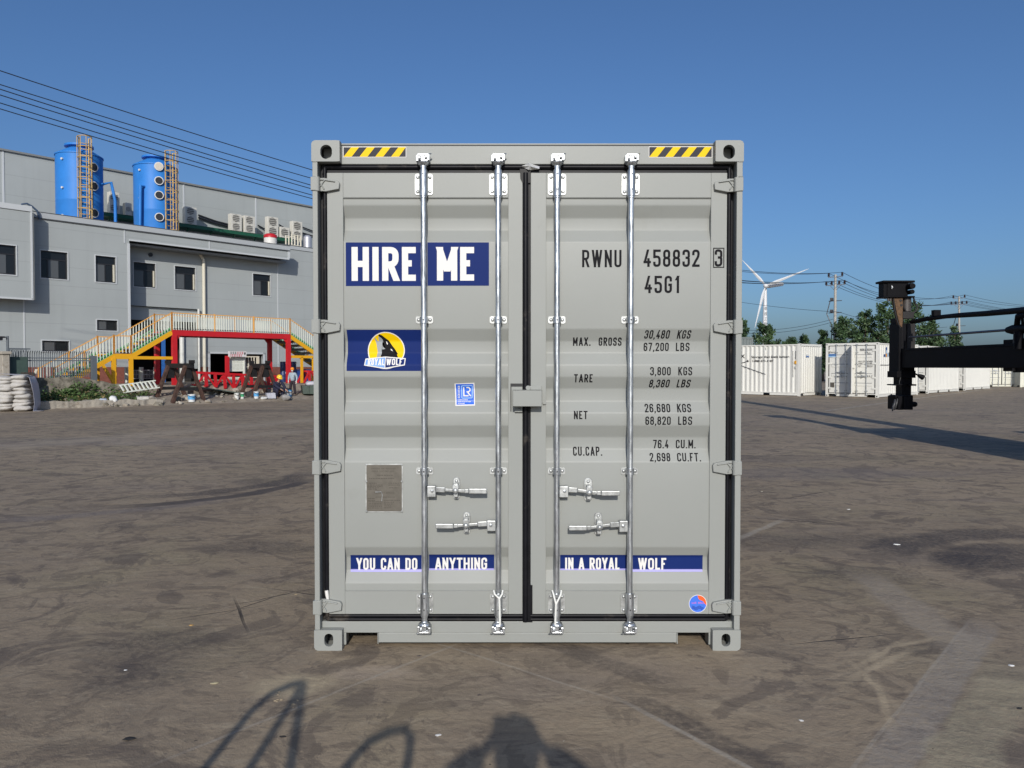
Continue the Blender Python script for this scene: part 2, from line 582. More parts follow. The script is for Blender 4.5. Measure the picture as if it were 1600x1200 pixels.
    base = put(base, blob(460, 1070, 0.25, 0.18), (0.44, 0.36, 0.24), 0.85)
    base = put(base, blob(590, 1052, 0.28, 0.12), (0.42, 0.34, 0.26), 0.7)
    # trowelled repair strip, tyre strip and thin joints
    base = put(base, line(g2(1375, 1215), g2(1530, 985), 0.075, 0.03, 0.06, 6), (0.33, 0.295, 0.255), 0.6)
    base = put(base, line(g2(1320, 1215), g2(1502, 985), 0.006, 0.006, 0.03), LT, 0.42)
    base = put(base, line(g2(1490, 1215), g2(1580, 1060), 0.11, 0.05, 0.3), (0.42, 0.37, 0.25), 0.55)
    base = put(base, line(g2(1000, 1098), g2(1215, 1205), 0.055, 0.03, 0.08), DK, 0.6)
    base = put(base, line(g2(1005, 1112), g2(1190, 1210), 0.008, 0.012, 0.05), LT, 0.7)
    base = put(base, line(g2(676, 1003), g2(935, 1085), 0.006, 0.006, 0.02), LT, 0.42)
    base = put(base, line(g2(720, 1004), g2(290, 1175), 0.006, 0.008, 0.03), LT, 0.42)
    base = put(base, line(g2(860, 1004), g2(1010, 1060), 0.06, 0.03, 0.1), DK, 0.5)
    base = put(base, line(g2(1157, 840), g2(1215, 816), 0.02, 0.03, 0.1), LT, 0.7)
    base = put(base, line(g2(1360, 905), g2(1490, 1000), 0.10, 0.08, 0.25), (0.34, 0.29, 0.23), 0.7)
    base = put(base, line(g2(500, 655), g2(0, 700), 0.15, 0.9, 2.4), (0.40, 0.34, 0.26), 0.5)
    base = put(base, line(g2(560, 668), g2(180, 694), 0.10, 0.7, 2.2), (0.40, 0.34, 0.26), 0.45)
    nz = t.n('ShaderNodeTexNoise')
    nz.inputs['Scale'].default_value = 1.6
    nz.inputs['Detail'].default_value = 6
    t.l(pos, nz.inputs['Vector'])
    crack = None
    for A, B, hw, wob in (((383, 948), (424, 934), .003, .05), ((414, 935), (462, 925), .005, .06), ((455, 924), (496, 930), .004, .05), ((373, 950), (380, 968), .006, .03), ((320, 960), (352, 955), .003, .04),
                          ((1290, 1001), (1350, 995), .003, .05), ((1180, 810), (1300, 818), .006, .2), ((1240, 777), (1290, 768), .006, .1)):
        k = line(g2(*A), g2(*B), hw, .006, wob, 4)
        crack = k if crack is None else t.math('MAXIMUM', crack, k)
    base = t.mix(t.math('MULTIPLY', crack, 0.85), base, (0.04, 0.034, 0.03))
    earth = None
    for A, B, wob in (((1362, 1030), (1400, 1008), .10), ((1395, 1010), (1428, 1004), .06), ((1348, 1052), (1405, 1025), .10), ((1346, 1050), (1372, 1075), .08), ((1375, 1080), (1385, 1110), .06)):
        k = line(g2(*A), g2(*B), .010, .022, wob, 7)
        earth = k if earth is None else t.math('MAXIMUM', earth, k)
    base = t.mix(t.math('MULTIPLY', earth, 0.7), base, (0.46, 0.37, 0.25))
    # scattered dark chips and pale crumbs
    for sc_, thr, col in ((2.3, 0.034, (0.05, 0.04, 0.036)), (2.9, 0.014, (0.45, 0.42, 0.36)), (6.0, 0.016, (0.05, 0.045, 0.04)), (9.0, 0.009, (0.40, 0.37, 0.32))):
        vv = t.n('ShaderNodeTexVoronoi')
        vv.inputs['Scale'].default_value = sc_
        vm = t.n('ShaderNodeVectorMath', operation='ADD')
        vm.inputs[1].default_value = (sc_ * 3, sc_ * 7, 0)
        s2 = t.n('ShaderNodeVectorMath', operation='SCALE')
        s2.inputs['Scale'].default_value = 0.45
        t.l(nz.outputs['Color'], s2.inputs[0])
        v3 = t.n('ShaderNodeVectorMath', operation='ADD')
        t.l(pos, vm.inputs[0])
        t.l(vm.outputs[0], v3.inputs[0])
        t.l(s2.outputs[0], v3.inputs[1])
        t.l(v3.outputs[0], vv.inputs['Vector'])
        sp = t.n('ShaderNodeSeparateColor')
        t.l(vv.outputs['Color'], sp.inputs[0])
        k = t.math('MULTIPLY', t.math('LESS_THAN', vv.outputs['Distance'], t.math('MULTIPLY', sp.outputs[1], thr * sc_ * 0.5)),
                   t.math('GREATER_THAN', sp.outputs[0], 0.62))
        base = t.mix(t.math('MULTIPLY', k, 0.8), base, col)
    t.l(base, t.b.inputs['Base Color'])
    rg = t.math('ADD', t.math('MULTIPLY', n_mid, -0.25), 0.90)
    t.l(rg, t.b.inputs['Roughness'])
    t.b.inputs['Specular IOR Level'].default_value = 0.25
    h = t.math('ADD', t.math('MULTIPLY', n_fine, 0.7), t.math('MULTIPLY', n_mid, 1.6))
    h = t.math('ADD', h, t.math('MULTIPLY', n_grit, 0.25))
    h = t.math('SUBTRACT', h, t.math('MULTIPLY', crack, 0.8))
    h = t.math('ADD', h, t.math('MULTIPLY', n_p1, 0.9))
    t.bump(h, 0.5, 0.02)
    return m

gm = bpy.data.meshes.new('ground')
gm.from_pydata([(-2500, -300, 0), (2500, -300, 0), (2500, 4000, 0), (-2500, 4000, 0)], [], [(0, 1, 2, 3)])
tag(finish(gm, 'ground', ground_material()), 'worn grey brown concrete yard with stains', None, None, 'structure')

pl = MB()
a0, a1 = on_z(1290, 642), on_z(1562, 605.5)
d_ = (a1 - a0).normalized()
n_ = Vector((-d_.y, d_.x, 0)) * 0.055
pl.add([a0 - n_ + Vector((0, 0, .004)), a0 + n_ + Vector((0, 0, .004)), a1 + n_ + Vector((0, 0, .004)), a1 - n_ + Vector((0, 0, .004))], [(0, 1, 2, 3)])
tag(pl.build('painted_line', mat('faded_line_paint', (0.34, 0.31, 0.26), 0.8, var=.4, scale=3)), 'faded pale line painted on the yard', None, None, 'structure')

# ================================================================= MAIN CONTAINER
DY = 4.37
XC = on_y(824, 1017, DY).x
cont = empty('shipping_container', (XC, DY, 0), 0, 'grey high cube shipping container with blue HIRE ME decal on its closed doors', 'container')

def C(px, py, y=0.0):
    p = on_y(px, py, DY + y)
    return p.x - XC, p.z
cx = lambda px, y=0.05, py=615: C(px, py, y)[0]
cz = lambda py, y=0.05, px=824: C(px, py, y)[1]

GREY = mat('grey_container_paint', (0.272, 0.280, 0.262), 0.46, var=.03, scale=1.2, dirt=(0.240, 0.244, 0.224), dscale=3.5, dlo=.62, dhi=.9, bump=.03, bscale=14, spec=.3)
DARKG = mat('black_shadow_rubber', (0.008, 0.008, 0.009), 0.6)
RUB = mat('black_door_rubber', (0.008, 0.008, 0.010), 0.42, spec=.16, var=.3, scale=9, dirt=(0.10, 0.085, 0.07), dscale=7, dlo=.58, dhi=.8, stretch=(1, 1, 1))
GALV = mat('galvanised_steel', (0.52, 0.54, 0.555), 0.36, 0.90, var=.5, scale=42, bump=.22, bscale=70, stretch=(1, 1, .22))
ZINC = mat('bright_zinc_plate', (0.44, 0.45, 0.44), 0.42, 0.6, var=.35, scale=26, dirt=(.20, .20, .19), dscale=18, dlo=.56, dhi=.8)
BLACK = mat('flat_black', (0.010, 0.010, 0.011), 0.6)
INK = mat('black_stencil_paint', (0.010, 0.010, 0.012), 0.6, spec=.08)
NAVY = mat('navy_vinyl', (0.010, 0.024, 0.125), 0.5, var=.05, scale=2, spec=.06)
WHITEV = mat('white_vinyl', (0.70, 0.68, 0.65), 0.5, spec=.2)
YELV = mat('yellow_vinyl', (0.80, 0.52, 0.0), 0.5, spec=.15)
TAPEB = mat('charcoal_tape', (0.030, 0.030, 0.038), 0.5, spec=.15)

ZT, ZB = cz(219, 0), 0.0
XL, XR = -1.219, 1.219

# ---- corner castings with their oval lashing hole
def ring_pts(cx_, cz_, hw, hh, rr, n=40, corners=(1, 1, 1, 1)):
    """points of a rounded rectangle seen from its centre; corners tl tr br bl"""
    out = []
    for i in range(n):
        a = 2 * math.pi * i / n
        c, s = math.cos(a), math.sin(a)
        k = min(hw / abs(c) if abs(c) > 1e-6 else 1e9, hh / abs(s) if abs(s) > 1e-6 else 1e9)
        x, z = c * k, s * k
        which = corners[0] if (x < 0 and z > 0) else corners[1] if z > 0 else corners[2] if x > 0 else corners[3]
        r = rr * which
        if r and abs(x) > hw - r and abs(z) > hh - r:
            ox, oz = math.copysign(hw - r, x), math.copysign(hh - r, z)
            b = c * ox + s * oz
            disc = b * b - (ox * ox + oz * oz - r * r)
            k = b + math.sqrt(max(disc, 0))
            x, z = c * k, s * k
        out.append((cx_ + x, cz_ + z))
    return out

def casting(mb, x0, x1, z0, z1, y0, y1, hole, corners, n=40):
    cxx, czz = (x0 + x1) / 2, (z0 + z1) / 2
    outer = ring_pts(cxx, czz, (x1 - x0) / 2, (z1 - z0) / 2, 0.022, n, corners)
    hx, hz, hw, hh = hole
    inner = ring_pts(hx, hz, hw, hh, min(hw, hh) * .98, n)
    vs = [(p[0], y0, p[1]) for p in outer] + [(p[0], y0, p[1]) for p in inner] + [(p[0], y1, p[1]) for p in outer] + [(p[0], y0 + .03, p[1]) for p in inner]
    fs, ms = [], []
    for i in range(n):
        j = (i + 1) % n
        mb.add([vs[i], vs[j], vs[n + j], vs[n + i]], [(0, 1, 2, 3)])
        mb.add([vs[i], vs[j], vs[2 * n + j], vs[2 * n + i]], [(0, 1, 2, 3)])
        mb.add([vs[n + i], vs[n + j], vs[3 * n + j], vs[3 * n + i]], [(0, 1, 2, 3)])
    mb.add([vs[2 * n + i] for i in range(n)], [tuple(range(n))])
    # hollow behind the hole
    ex, ez = hw * 1.45, hh * 1.3
    yb, yc = y0 + .03, y0 + .13
    cham = [(hx - ex, hz - ez), (hx + ex, hz - ez), (hx + ex, hz + ez), (hx - ex, hz + ez)]
    vv = [(p[0], yb, p[1]) for p in cham] + [(p[0], yc, p[1]) for p in cham]
    mb.add(vv, [(0, 1, 5, 4), (1, 2, 6, 5), (2, 3, 7, 6), (3, 0, 4, 7)])
    mb.add(vv, [(4, 5, 6, 7)], 1)

tw = 0.156
for sx, top in ((-1, 1), (1, 1), (-1, 0), (1, 0)):
    mb = MB()
    z0, z1 = (ZT - 0.119, ZT) if top else (0.0, 0.119)
    x0, x1 = (XL - .004, XL + tw) if sx < 0 else (XR - tw, XR + .004)
    hcx = (x0 + x1) / 2 + sx * (-.004)
    hole = (hcx, (z0 + z1) / 2 - (.006 if top else -.002), .033 if top else .0255, .040 if top else .037)
    corners = (1, 0, 0, 0) if (sx < 0 and top) else (0, 1, 0, 0) if top else (0, 0, 0, 1) if sx < 0 else (0, 0, 1, 0)
    casting(mb, x0, x1, z0, z1, 0.0, .178, hole, corners)
    mb.build('corner_casting', [GREY, BLACK], cont, bevel=.003)

# ---- posts, header, sill
xpl, xpr = cx(497.6, .0, 615), cx(1149.6, .0, 615)
xdl, xdr = cx(512.6), cx(1134.2)
z_hb, z_ht = cz(256.7), cz(227.6)
z_dt, z_db = cz(270), cz(959.5)
z_st, z_sb = cz(971), cz(1004)
for sx in (-1, 1):
    mb = MB()
    if sx < 0:
        mb.box(XL, xpl, .004, .13, .119, ZT - .119)
        mb.box(xpl, xdl + .03, .096, .13, .119, ZT - .119)
    else:
        mb.box(xpr, XR, .004, .13, .119, ZT - .119)
        mb.box(xdr - .03, xpr, .096, .13, .119, ZT - .119)
    # weld beads and the pin lugs of the hinges
    xa, xb = (XL - .003, XL + .022) if sx < 0 else (XR - .022, XR + .003)
    for zz in (cz(275.5, 0), cz(252.6, 0), cz(957, 0)):
        mb.box(xa + .004 * sx * -1, xb, .001, .03, zz - .0025, zz + .0025)
    mb.build('corner_post', GREY, cont, bevel=.004)

mb = MB()
mb.box(XL + tw, XR - tw, .05, .12, z_hb, z_ht)
mb.box(XL + .04, XR - .04, .10, .16, z_hb - .03, z_ht)
mb.build('door_header', GREY, cont, bevel=.004)
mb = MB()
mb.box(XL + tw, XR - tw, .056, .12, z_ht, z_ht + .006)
mb.build('gutter_shadow_strip', BLACK, cont)  # black strip added as the shadow line under the rain gutter
mb = MB()
mb.box(XL + tw, XR - tw, .052, .4, z_ht + .006, z_ht + .013)
mb.build('rain_gutter', GREY, cont)

mb = MB()
xl_n0, xl_n1 = cx(541, .05, 1000), cx(591.5, .05, 1000)
xr_n0, xr_n1 = cx(1057.3, .05, 1000), cx(1107.2, .05, 1000)
z_n = cz(988.7)
zl = cz(1007.5)
mb.box(XL + .03, XR - .03, .05, .10, z_n, z_st)
mb.box(XL + tw, xl_n0, .05, .062, zl, z_n)
mb.box(xr_n1, XR - tw, .05, .062, zl, z_n)
mb.box(xl_n1, xr_n0, .05, .10, z_sb, z_n)
for a, b in ((xl_n1 - .006, xl_n1), (xr_n0, xr_n0 + .006)):
    mb.box(a, b, .047, .30, z_sb - .008, z_n)
mb.box(XL + .03, XR - .03, .10, .40, z_n, z_n + .02)
mb.build('door_sill', GREY, cont, bevel=.003)

# ---- body: corrugated sides, roof, floor, rear
LEN = 12.19
for sx in (-1, 1):
    mb = MB()
    y = .13
    prof = [(1.178, .13)]
    while y < LEN - .4:
        prof += [(1.178, y + .07), (1.146, y + .14), (1.146, y + .21), (1.178, y + .278)]
        y += .278
    prof.append((1.178, LEN - .13))
    vs, fs = [], []
    for x, yy in prof:
        vs += [(sx * x, yy, .17), (sx * x, yy, ZT - .09)]
    for i in range(len(prof) - 1):
        fs.append((2 * i, 2 * i + 2, 2 * i + 3, 2 * i + 1))
    mb.add(vs, fs)
    mb.box(min(sx * 1.214, sx * 1.13), max(sx * 1.214, sx * 1.13), .18, LEN - .18, ZT - .10, ZT - .03)
    mb.box(min(sx * 1.214, sx * 1.15), max(sx * 1.214, sx * 1.15), .18, LEN - .18, .05, .20)
    mb.build('side_panel', GREY, cont)
mb = MB()
mb.box(-1.14, 1.14, .4, LEN - .1, ZT - .045, ZT - .03)
mb.build('roof', GREY, cont)
mb = MB()
mb.box(-1.15, 1.15, .41, LEN - .1, .16, .20)
for k in range(36):
    mb.box(-1.14, 1.14, .5 + k * .32, .53 + k * .32, .05, .16)
mb.build('floor', BLACK, cont)
mb = MB()
mb.box(-1.21, 1.21, LEN - .09, LEN, .12, ZT - .12)
for sx in (-1, 1):
    for z0 in (0, ZT - .118):
        mb.box(min(sx * 1.219, sx * 1.05), max(sx * 1.219, sx * 1.05), LEN - .18, LEN + .001, z0, z0 + .118)
mb.build('rear_wall', GREY, cont)

# ---- door surface
LV = {'O': .058, 'I': .094}
PROF = [(309, 'O'), (321, 'O'), (341, 'I'), (360, 'I'), (378, 'O'), (514, 'O'), (533, 'I'), (551.5, 'I'), (570, 'O'), (589, 'O'), (607, 'I'), (627, 'I'),
        (645, 'O'), (665, 'O'), (683, 'I'), (701.5, 'I'), (721.8, 'O'), (855, 'O'), (870, 'I'), (891, 'I'), (911, 'O'), (923.5, 'O')]
PZ0 = [(cz(p, LV[l]), LV[l]) for p, l in PROF]
PZ = [PZ0[0]]
for i_ in range(1, len(PZ0) - 1):          # folded corners are slightly rounded
    p_, a_, b_ = Vector(PZ0[i_]), Vector(PZ0[i_ - 1]), Vector(PZ0[i_ + 1])
    q0, q1 = p_ + (a_ - p_).normalized() * .0065, p_ + (b_ - p_).normalized() * .0065
    PZ += [tuple(q0), tuple((q0 + p_ * 2 + q1) / 4), tuple(q1)]
PZ.append(PZ0[-1])

def surf(z):
    if z >= PZ[0][0] or z <= PZ[-1][0]:
        return .05
    for (za, ya), (zb, yb) in zip(PZ, PZ[1:]):
        if za >= z >= zb:
            return ya + (yb - ya) * (za - z) / (za - zb)
    return .05

def decal(name, parent, polys, mats, flat=None, smooth=None):
    """polys: (points in door coordinates, material index, lift) laid on the door surface"""
    bm = bmesh.new()
    lay = bm.faces.layers.float.new('lift')
    for pts, mi, lift in polys:
        try:
            f = bm.faces.new([bm.verts.new((p[0], 0, p[1])) for p in pts])
        except ValueError:
            continue
        f.material_index = mi
        f[lay] = lift
    bmesh.ops.triangulate(bm, faces=[f for f in bm.faces if len(f.verts) > 4])
    if flat is None:
        for z, y in PZ:
            bmesh.ops.bisect_plane(bm, geom=bm.verts[:] + bm.edges[:] + bm.faces[:], dist=1e-6, plane_co=(0, 0, z), plane_no=(0, 0, 1))
    bmesh.ops.split_edges(bm, edges=bm.edges[:])
    for f in bm.faces:
        for v in f.verts:
            # look just inside the face so that the step at the panel's rim falls on the right side
            zc = v.co.z + (f.calc_center_median().z - v.co.z) * 1e-3
            y = flat if flat is not None else surf(zc)
            v.co.y = y - f[lay]
    bmesh.ops.recalc_face_normals(bm, faces=bm.faces)
    me = bpy.data.meshes.new(name)
    bm.to_mesh(me)
    bm.free()
    # all faces look outward
    me.update()
    return finish(me, name, mats, parent)

def rect(x0, x1, z0, z1):
    return [(x0, z0), (x1, z0), (x1, z1), (x0, z1)]

doors = []
xm0, xm1 = cx(816.4), cx(829.2)
PANX = ((cx(537.6), cx(794.2)), (cx(853.2), cx(1109.4)))
for k, (x0, x1) in enumerate(((xdl, xm0), (xm1, xdr))):
    pa, pb = PANX[k]
    mb = MB()
    zt, zb = PZ[0][0], PZ[-1][0]
    mb.box(x0, pa, .05, .11, z_db, z_dt)
    mb.box(pb, x1, .05, .11, z_db, z_dt)
    mb.box(pa, pb, .0505, .11, zt, z_dt)
    mb.box(pa, pb, .0505, .11, z_db, zb)
    for zz in (zt - .003, zb + .003):
        mb.box(pa, pb, .049, .060, zz - .002, zz + .002)
    d = mb.build('door', GREY, cont, bevel=.003)
    doors.append(d)
    mb = MB()
    vs, fs = [], []
    for z, y in PZ:
        vs += [(pa, y, z), (pb, y, z)]
    for i in range(len(PZ) - 1):
        fs.append((2 * i, 2 * i + 1, 2 * i + 3, 2 * i + 2))
    mb.add(vs, fs)
    mb.build('corrugated_panel', GREY, d, smooth=22)
    # hinges
    rows = (288.7, 510, 729.5, 947)
    for r, py in enumerate(rows):
        s = -1 if k == 0 else 1
        def hx(px):
            return cx(px, .03, py) if k == 0 else cx(1646.5 - px, .03, py)
        def hz(dy):
            return cz(py + dy + (1 if k else 0), .03)
        dx = .9 * (r / 3) * 4
        poly = [(hx(495 + dx), hz(-10.5)), (hx(507 + dx), hz(-10.5)), (hx(528 + dx), hz(-6.5)), (hx(530.5 + dx), hz(-3)), (hx(529.5 + dx), hz(6.5)), (hx(509 + dx), hz(10.5)), (hx(495 + dx), hz(9.5))]
        mb = MB()
        mb.prism(poly, .026, .052)
        xa, xb = sorted((hx(487.5 + dx), hx(497 + dx)))
        mb.box(xa, xb, -.004, .06, hz(10.5), hz(-10.5))
        mb.tube([(hx(496.5 + dx), .012, hz(11.2)), (hx(496.5 + dx), .012, hz(-11.2))], .016, 12)
        for p, q in (((499, -6), (507, 7.5)), ((497.5, 7), (508, -7)), ((508, -7), (524, -4.5)), ((499, -7.5), (506, -7.5))):
            mb.bar((hx(p[0] + dx), .023, hz(p[1])), (hx(q[0] + dx), .023, hz(q[1])), .006, .012, up=(0, 1, 0))
        mb.build('hinge', GREY, d, bevel=.0025)

# ---- rubber seals
def seal(name, parent, boxes, lips):
    mb = MB()
    for b in boxes:
        mb.box(*b)
    for pts, r in lips:
        mb.tube(pts, r, 10)
    return mb.build(name, RUB, parent, smooth=50)

zt0, zb0 = z_dt, z_hb
seal('door_seal', doors[0], [(xpl + .002, xdl, .080, .095, z_st, z_hb), (xpl + .022, xdl - .001, .058, .08, z_st + .004, z_hb - .004), (xpl + .01, xm0, .066, .095, z_dt, z_hb), (xpl + .03, xm0, .056, .09, z_st, z_db)],
     [([(xdl - .013, .057, z_st + .03), (xdl - .013, .057, z_hb - .02)], .012), ([(xdl - .016, .060, z_hb - .014), (xm0, .060, z_hb - .014)], .0125), ([(xdl, .052, z_db - .010), (xm0, .052, z_db - .010)], .0085), ([(xdl, .050, z_db - .030), (xm0, .050, z_db - .030)], .0105)])
seal('door_seal', doors[1], [(xdr, xpr - .002, .080, .095, z_st, z_hb), (xdr + .001, xpr - .022, .058, .08, z_st + .004, z_hb - .004), (xm1, xpr - .01, .066, .095, z_dt, z_hb), (xm1, xpr - .03, .056, .09, z_st, z_db)],
     [([(xdr + .013, .057, z_st + .03), (xdr + .013, .057, z_hb - .02)], .012), ([(xm1, .060, z_hb - .014), (xdr + .016, .060, z_hb - .014)], .0125), ([(xm1, .052, z_db - .010), (xdr, .052, z_db - .010)], .0085), ([(xm1, .050, z_db - .030), (xdr, .050, z_db - .030)], .0105)])
mb = MB()
mb.box(xm0, xm1, .060, .095, z_st, z_dt)
mb.tube([((xm0 + xm1) / 2 - .006, .054, z_st - .002), ((xm0 + xm1) / 2 - .006, .054, z_dt)], .016, 12)
mb.box(xm0, xm1, .062, .095, z_dt, z_hb)
mb.prism([(cx(812.4, .05, 272), cz(264)), (cx(829, .05, 272), cz(264)), (cx(829, .05, 272), cz(286)), (cx(816.5, .05, 272), cz(286)), (cx(813, .05, 272), cz(279))], .046, .060)
mb.box(cx(817, .05, 950), cx(832, .05, 950), .046, .060, cz(972), cz(914))
mb.build('centre_seal', RUB, doors[0], smooth=50)
# crumpled foil flap on the top seal
mb = MB()
fp = [(815, 260), (820, 257.5), (826, 256), (834, 257), (843, 261), (842.5, 265), (833, 265.5), (826, 267), (820, 263)]
pts = [(cx(p[0], .04, p[1]), .040 + .014 * math.sin(i * 2.4), cz(p[1])) for i, p in enumerate(fp)]
mid = (cx(828, .03, 262), .018, cz(262))
mb.add(pts + [mid], [(i, (i + 1) % len(pts), len(pts)) for i in range(len(pts))])
mb.build('foil_flap', mat('crumpled_foil', (0.72, 0.71, 0.68), 0.35, 0.5), doors[1])
mb = MB()
mb.tube([(cx(512, .04, 925), .044, cz(936)), (cx(511, .04, 925), .042, cz(929)), (cx(510, .04, 925), .044, cz(922))], [.008, .011, .011], 10)
mb.build('seal_plug', WHITEV, doors[0], smooth=60)

# ---- locking rods
ROD_Y = .022
RODS = [(660.2, 664.6, 0), (777.4, 779.6, 0), (869.4, 871.2, 1), (985.4, 984.9, 1)]

def cam_head(mb, x, zt, up=1):
    """cam with its keeper; grows away from the rod end"""
    z = lambda d: zt + up * d
    def bx(x0, x1, y0, y1, a, b, mi=0):
        mb.box(x + x0, x + x1, y0, y1, min(z(a), z(b)), max(z(a), z(b)), mi)
    mb.lathe([(.016, z(-.02)), (.020, z(-.012)), (.030, z(-.008)), (.036, z(.004)), (.030, z(.010)), (.012, z(.012))], (x, ROD_Y, 0), 20)
    bx(-.012, .012, -.006, .05, 0, .046)
    bx(-.038, -.024, -.014, .05, .004, .040)
    bx(.024, .038, -.014, .05, .010, .044)
    bx(-.030, .034, -.012, .004, .036, .048)
    bx(-.024, -.012, .000, .03, .014, .028)
    bx(.012, .026, .004, .04, .008, .020)
    mb.bar((x + up * .034, -.005, z(.046)), (x + up * .046, .010, z(.052)), .007, .007)
    mb.tube([(x - .018, -.014, z(.026)), (x - .018, .02, z(.026))], .007, 8)
    mb.tube([(x + .018, -.014, z(.030)), (x + .018, .02, z(.030))], .006, 8)

def plate_pts(x0, x1, z0, z1, r=.012):
    o = []
    for (ax, az, a0) in ((x1 - r, z1 - r, 0), (x0 + r, z1 - r, 90), (x0 + r, z0 + r, 180), (x1 - r, z0 + r, 270)):
        for j in range(5):
            a = R(a0 + j * 22.5)
            o.append((ax + r * math.cos(a), az + r * math.sin(a)))
    return o

def handle(rod, hub, ret, grip):
    """hub, ret, grip: photo boxes (x0,x1,y0,y1)"""
    mb = MB()
    hx0, hx1 = cx(hub[0], .0, hub[2]), cx(hub[1], .0, hub[2])
    hz0, hz1 = cz(hub[3], 0), cz(hub[2], 0)
    gx0, gx1 = cx(grip[0], 0, grip[2]), cx(grip[1], 0, grip[2])
    gz0, gz1 = cz(grip[3], 0), cz(grip[2], 0)
    s = 1 if gx0 > hx0 else -1
    mb.box(hx0, hx1, -.010, .034, hz0, hz1)
    ha, ga = (hx1, gx0) if s > 0 else (hx0, gx1)
    zc = (gz0 + gz1) / 2
    zh = (hz0 + hz1) / 2 + .012
    mid = (ha + ga) / 2
    q = ha + (ga - ha) * .28
    mb.bar((ha, -.004, zh), (q, -.010, zh - .002), .012, .030, up=(0, 0, 1))
    mb.bar((q, -.010, zh - .002), (ga - s * .02, -.022, zc), .012, .018)
    mb.bar((ga - s * .025, -.022, zc), (ga, -.024, zc), .016, .024)
    n = 10
    gl = [(ga, .012), (ga + s * .004, .0145), (ga + s * .1, .0148)]
    mb.box(min(gx0, gx1), max(gx0, gx1), -.038, -.010, gz0, gz1)
    mb.tube([((hx0 + hx1) / 2 + s * .004, -.018, (hz0 + hz1) / 2 + .004), ((hx0 + hx1) / 2 + s * .004, -.005, (hz0 + hz1) / 2 + .004)], .009, 10, 1)
    h = mb.build('handle', [ZINC, GALV], rod, bevel=.004)
    mb = MB()
    rx0, rx1 = cx(ret[0], .05, ret[2]), cx(ret[1], .05, ret[2])
    rz0, rz1 = cz(ret[3]), cz(ret[2])
    xm = (rx0 + rx1) / 2
    mb.prism(plate_pts(rx0, rx1, rz0, rz1, .0195), .051, .057)
    mb.box(xm - .014, xm + .014, -.020, .052, zc + .022, zc + .040)
    mb.box(xm - .018, xm + .018, -.030, -.016, zc - .006, zc + .034)
    mb.box(xm - .012, xm + .012, -.006, .052, zc - .040, zc - .016)
    mb.ball((xm, -.030, zc + .002), .016, 12, 0, (1, .7, 1))
    for zz in (rz1 - .020, rz0 + .018):
        mb.ball((xm, .050, zz), .0095, 10, 0, (1, .7, 1))
    mb.build('handle_retainer', ZINC, rod, bevel=.004, smooth=40)

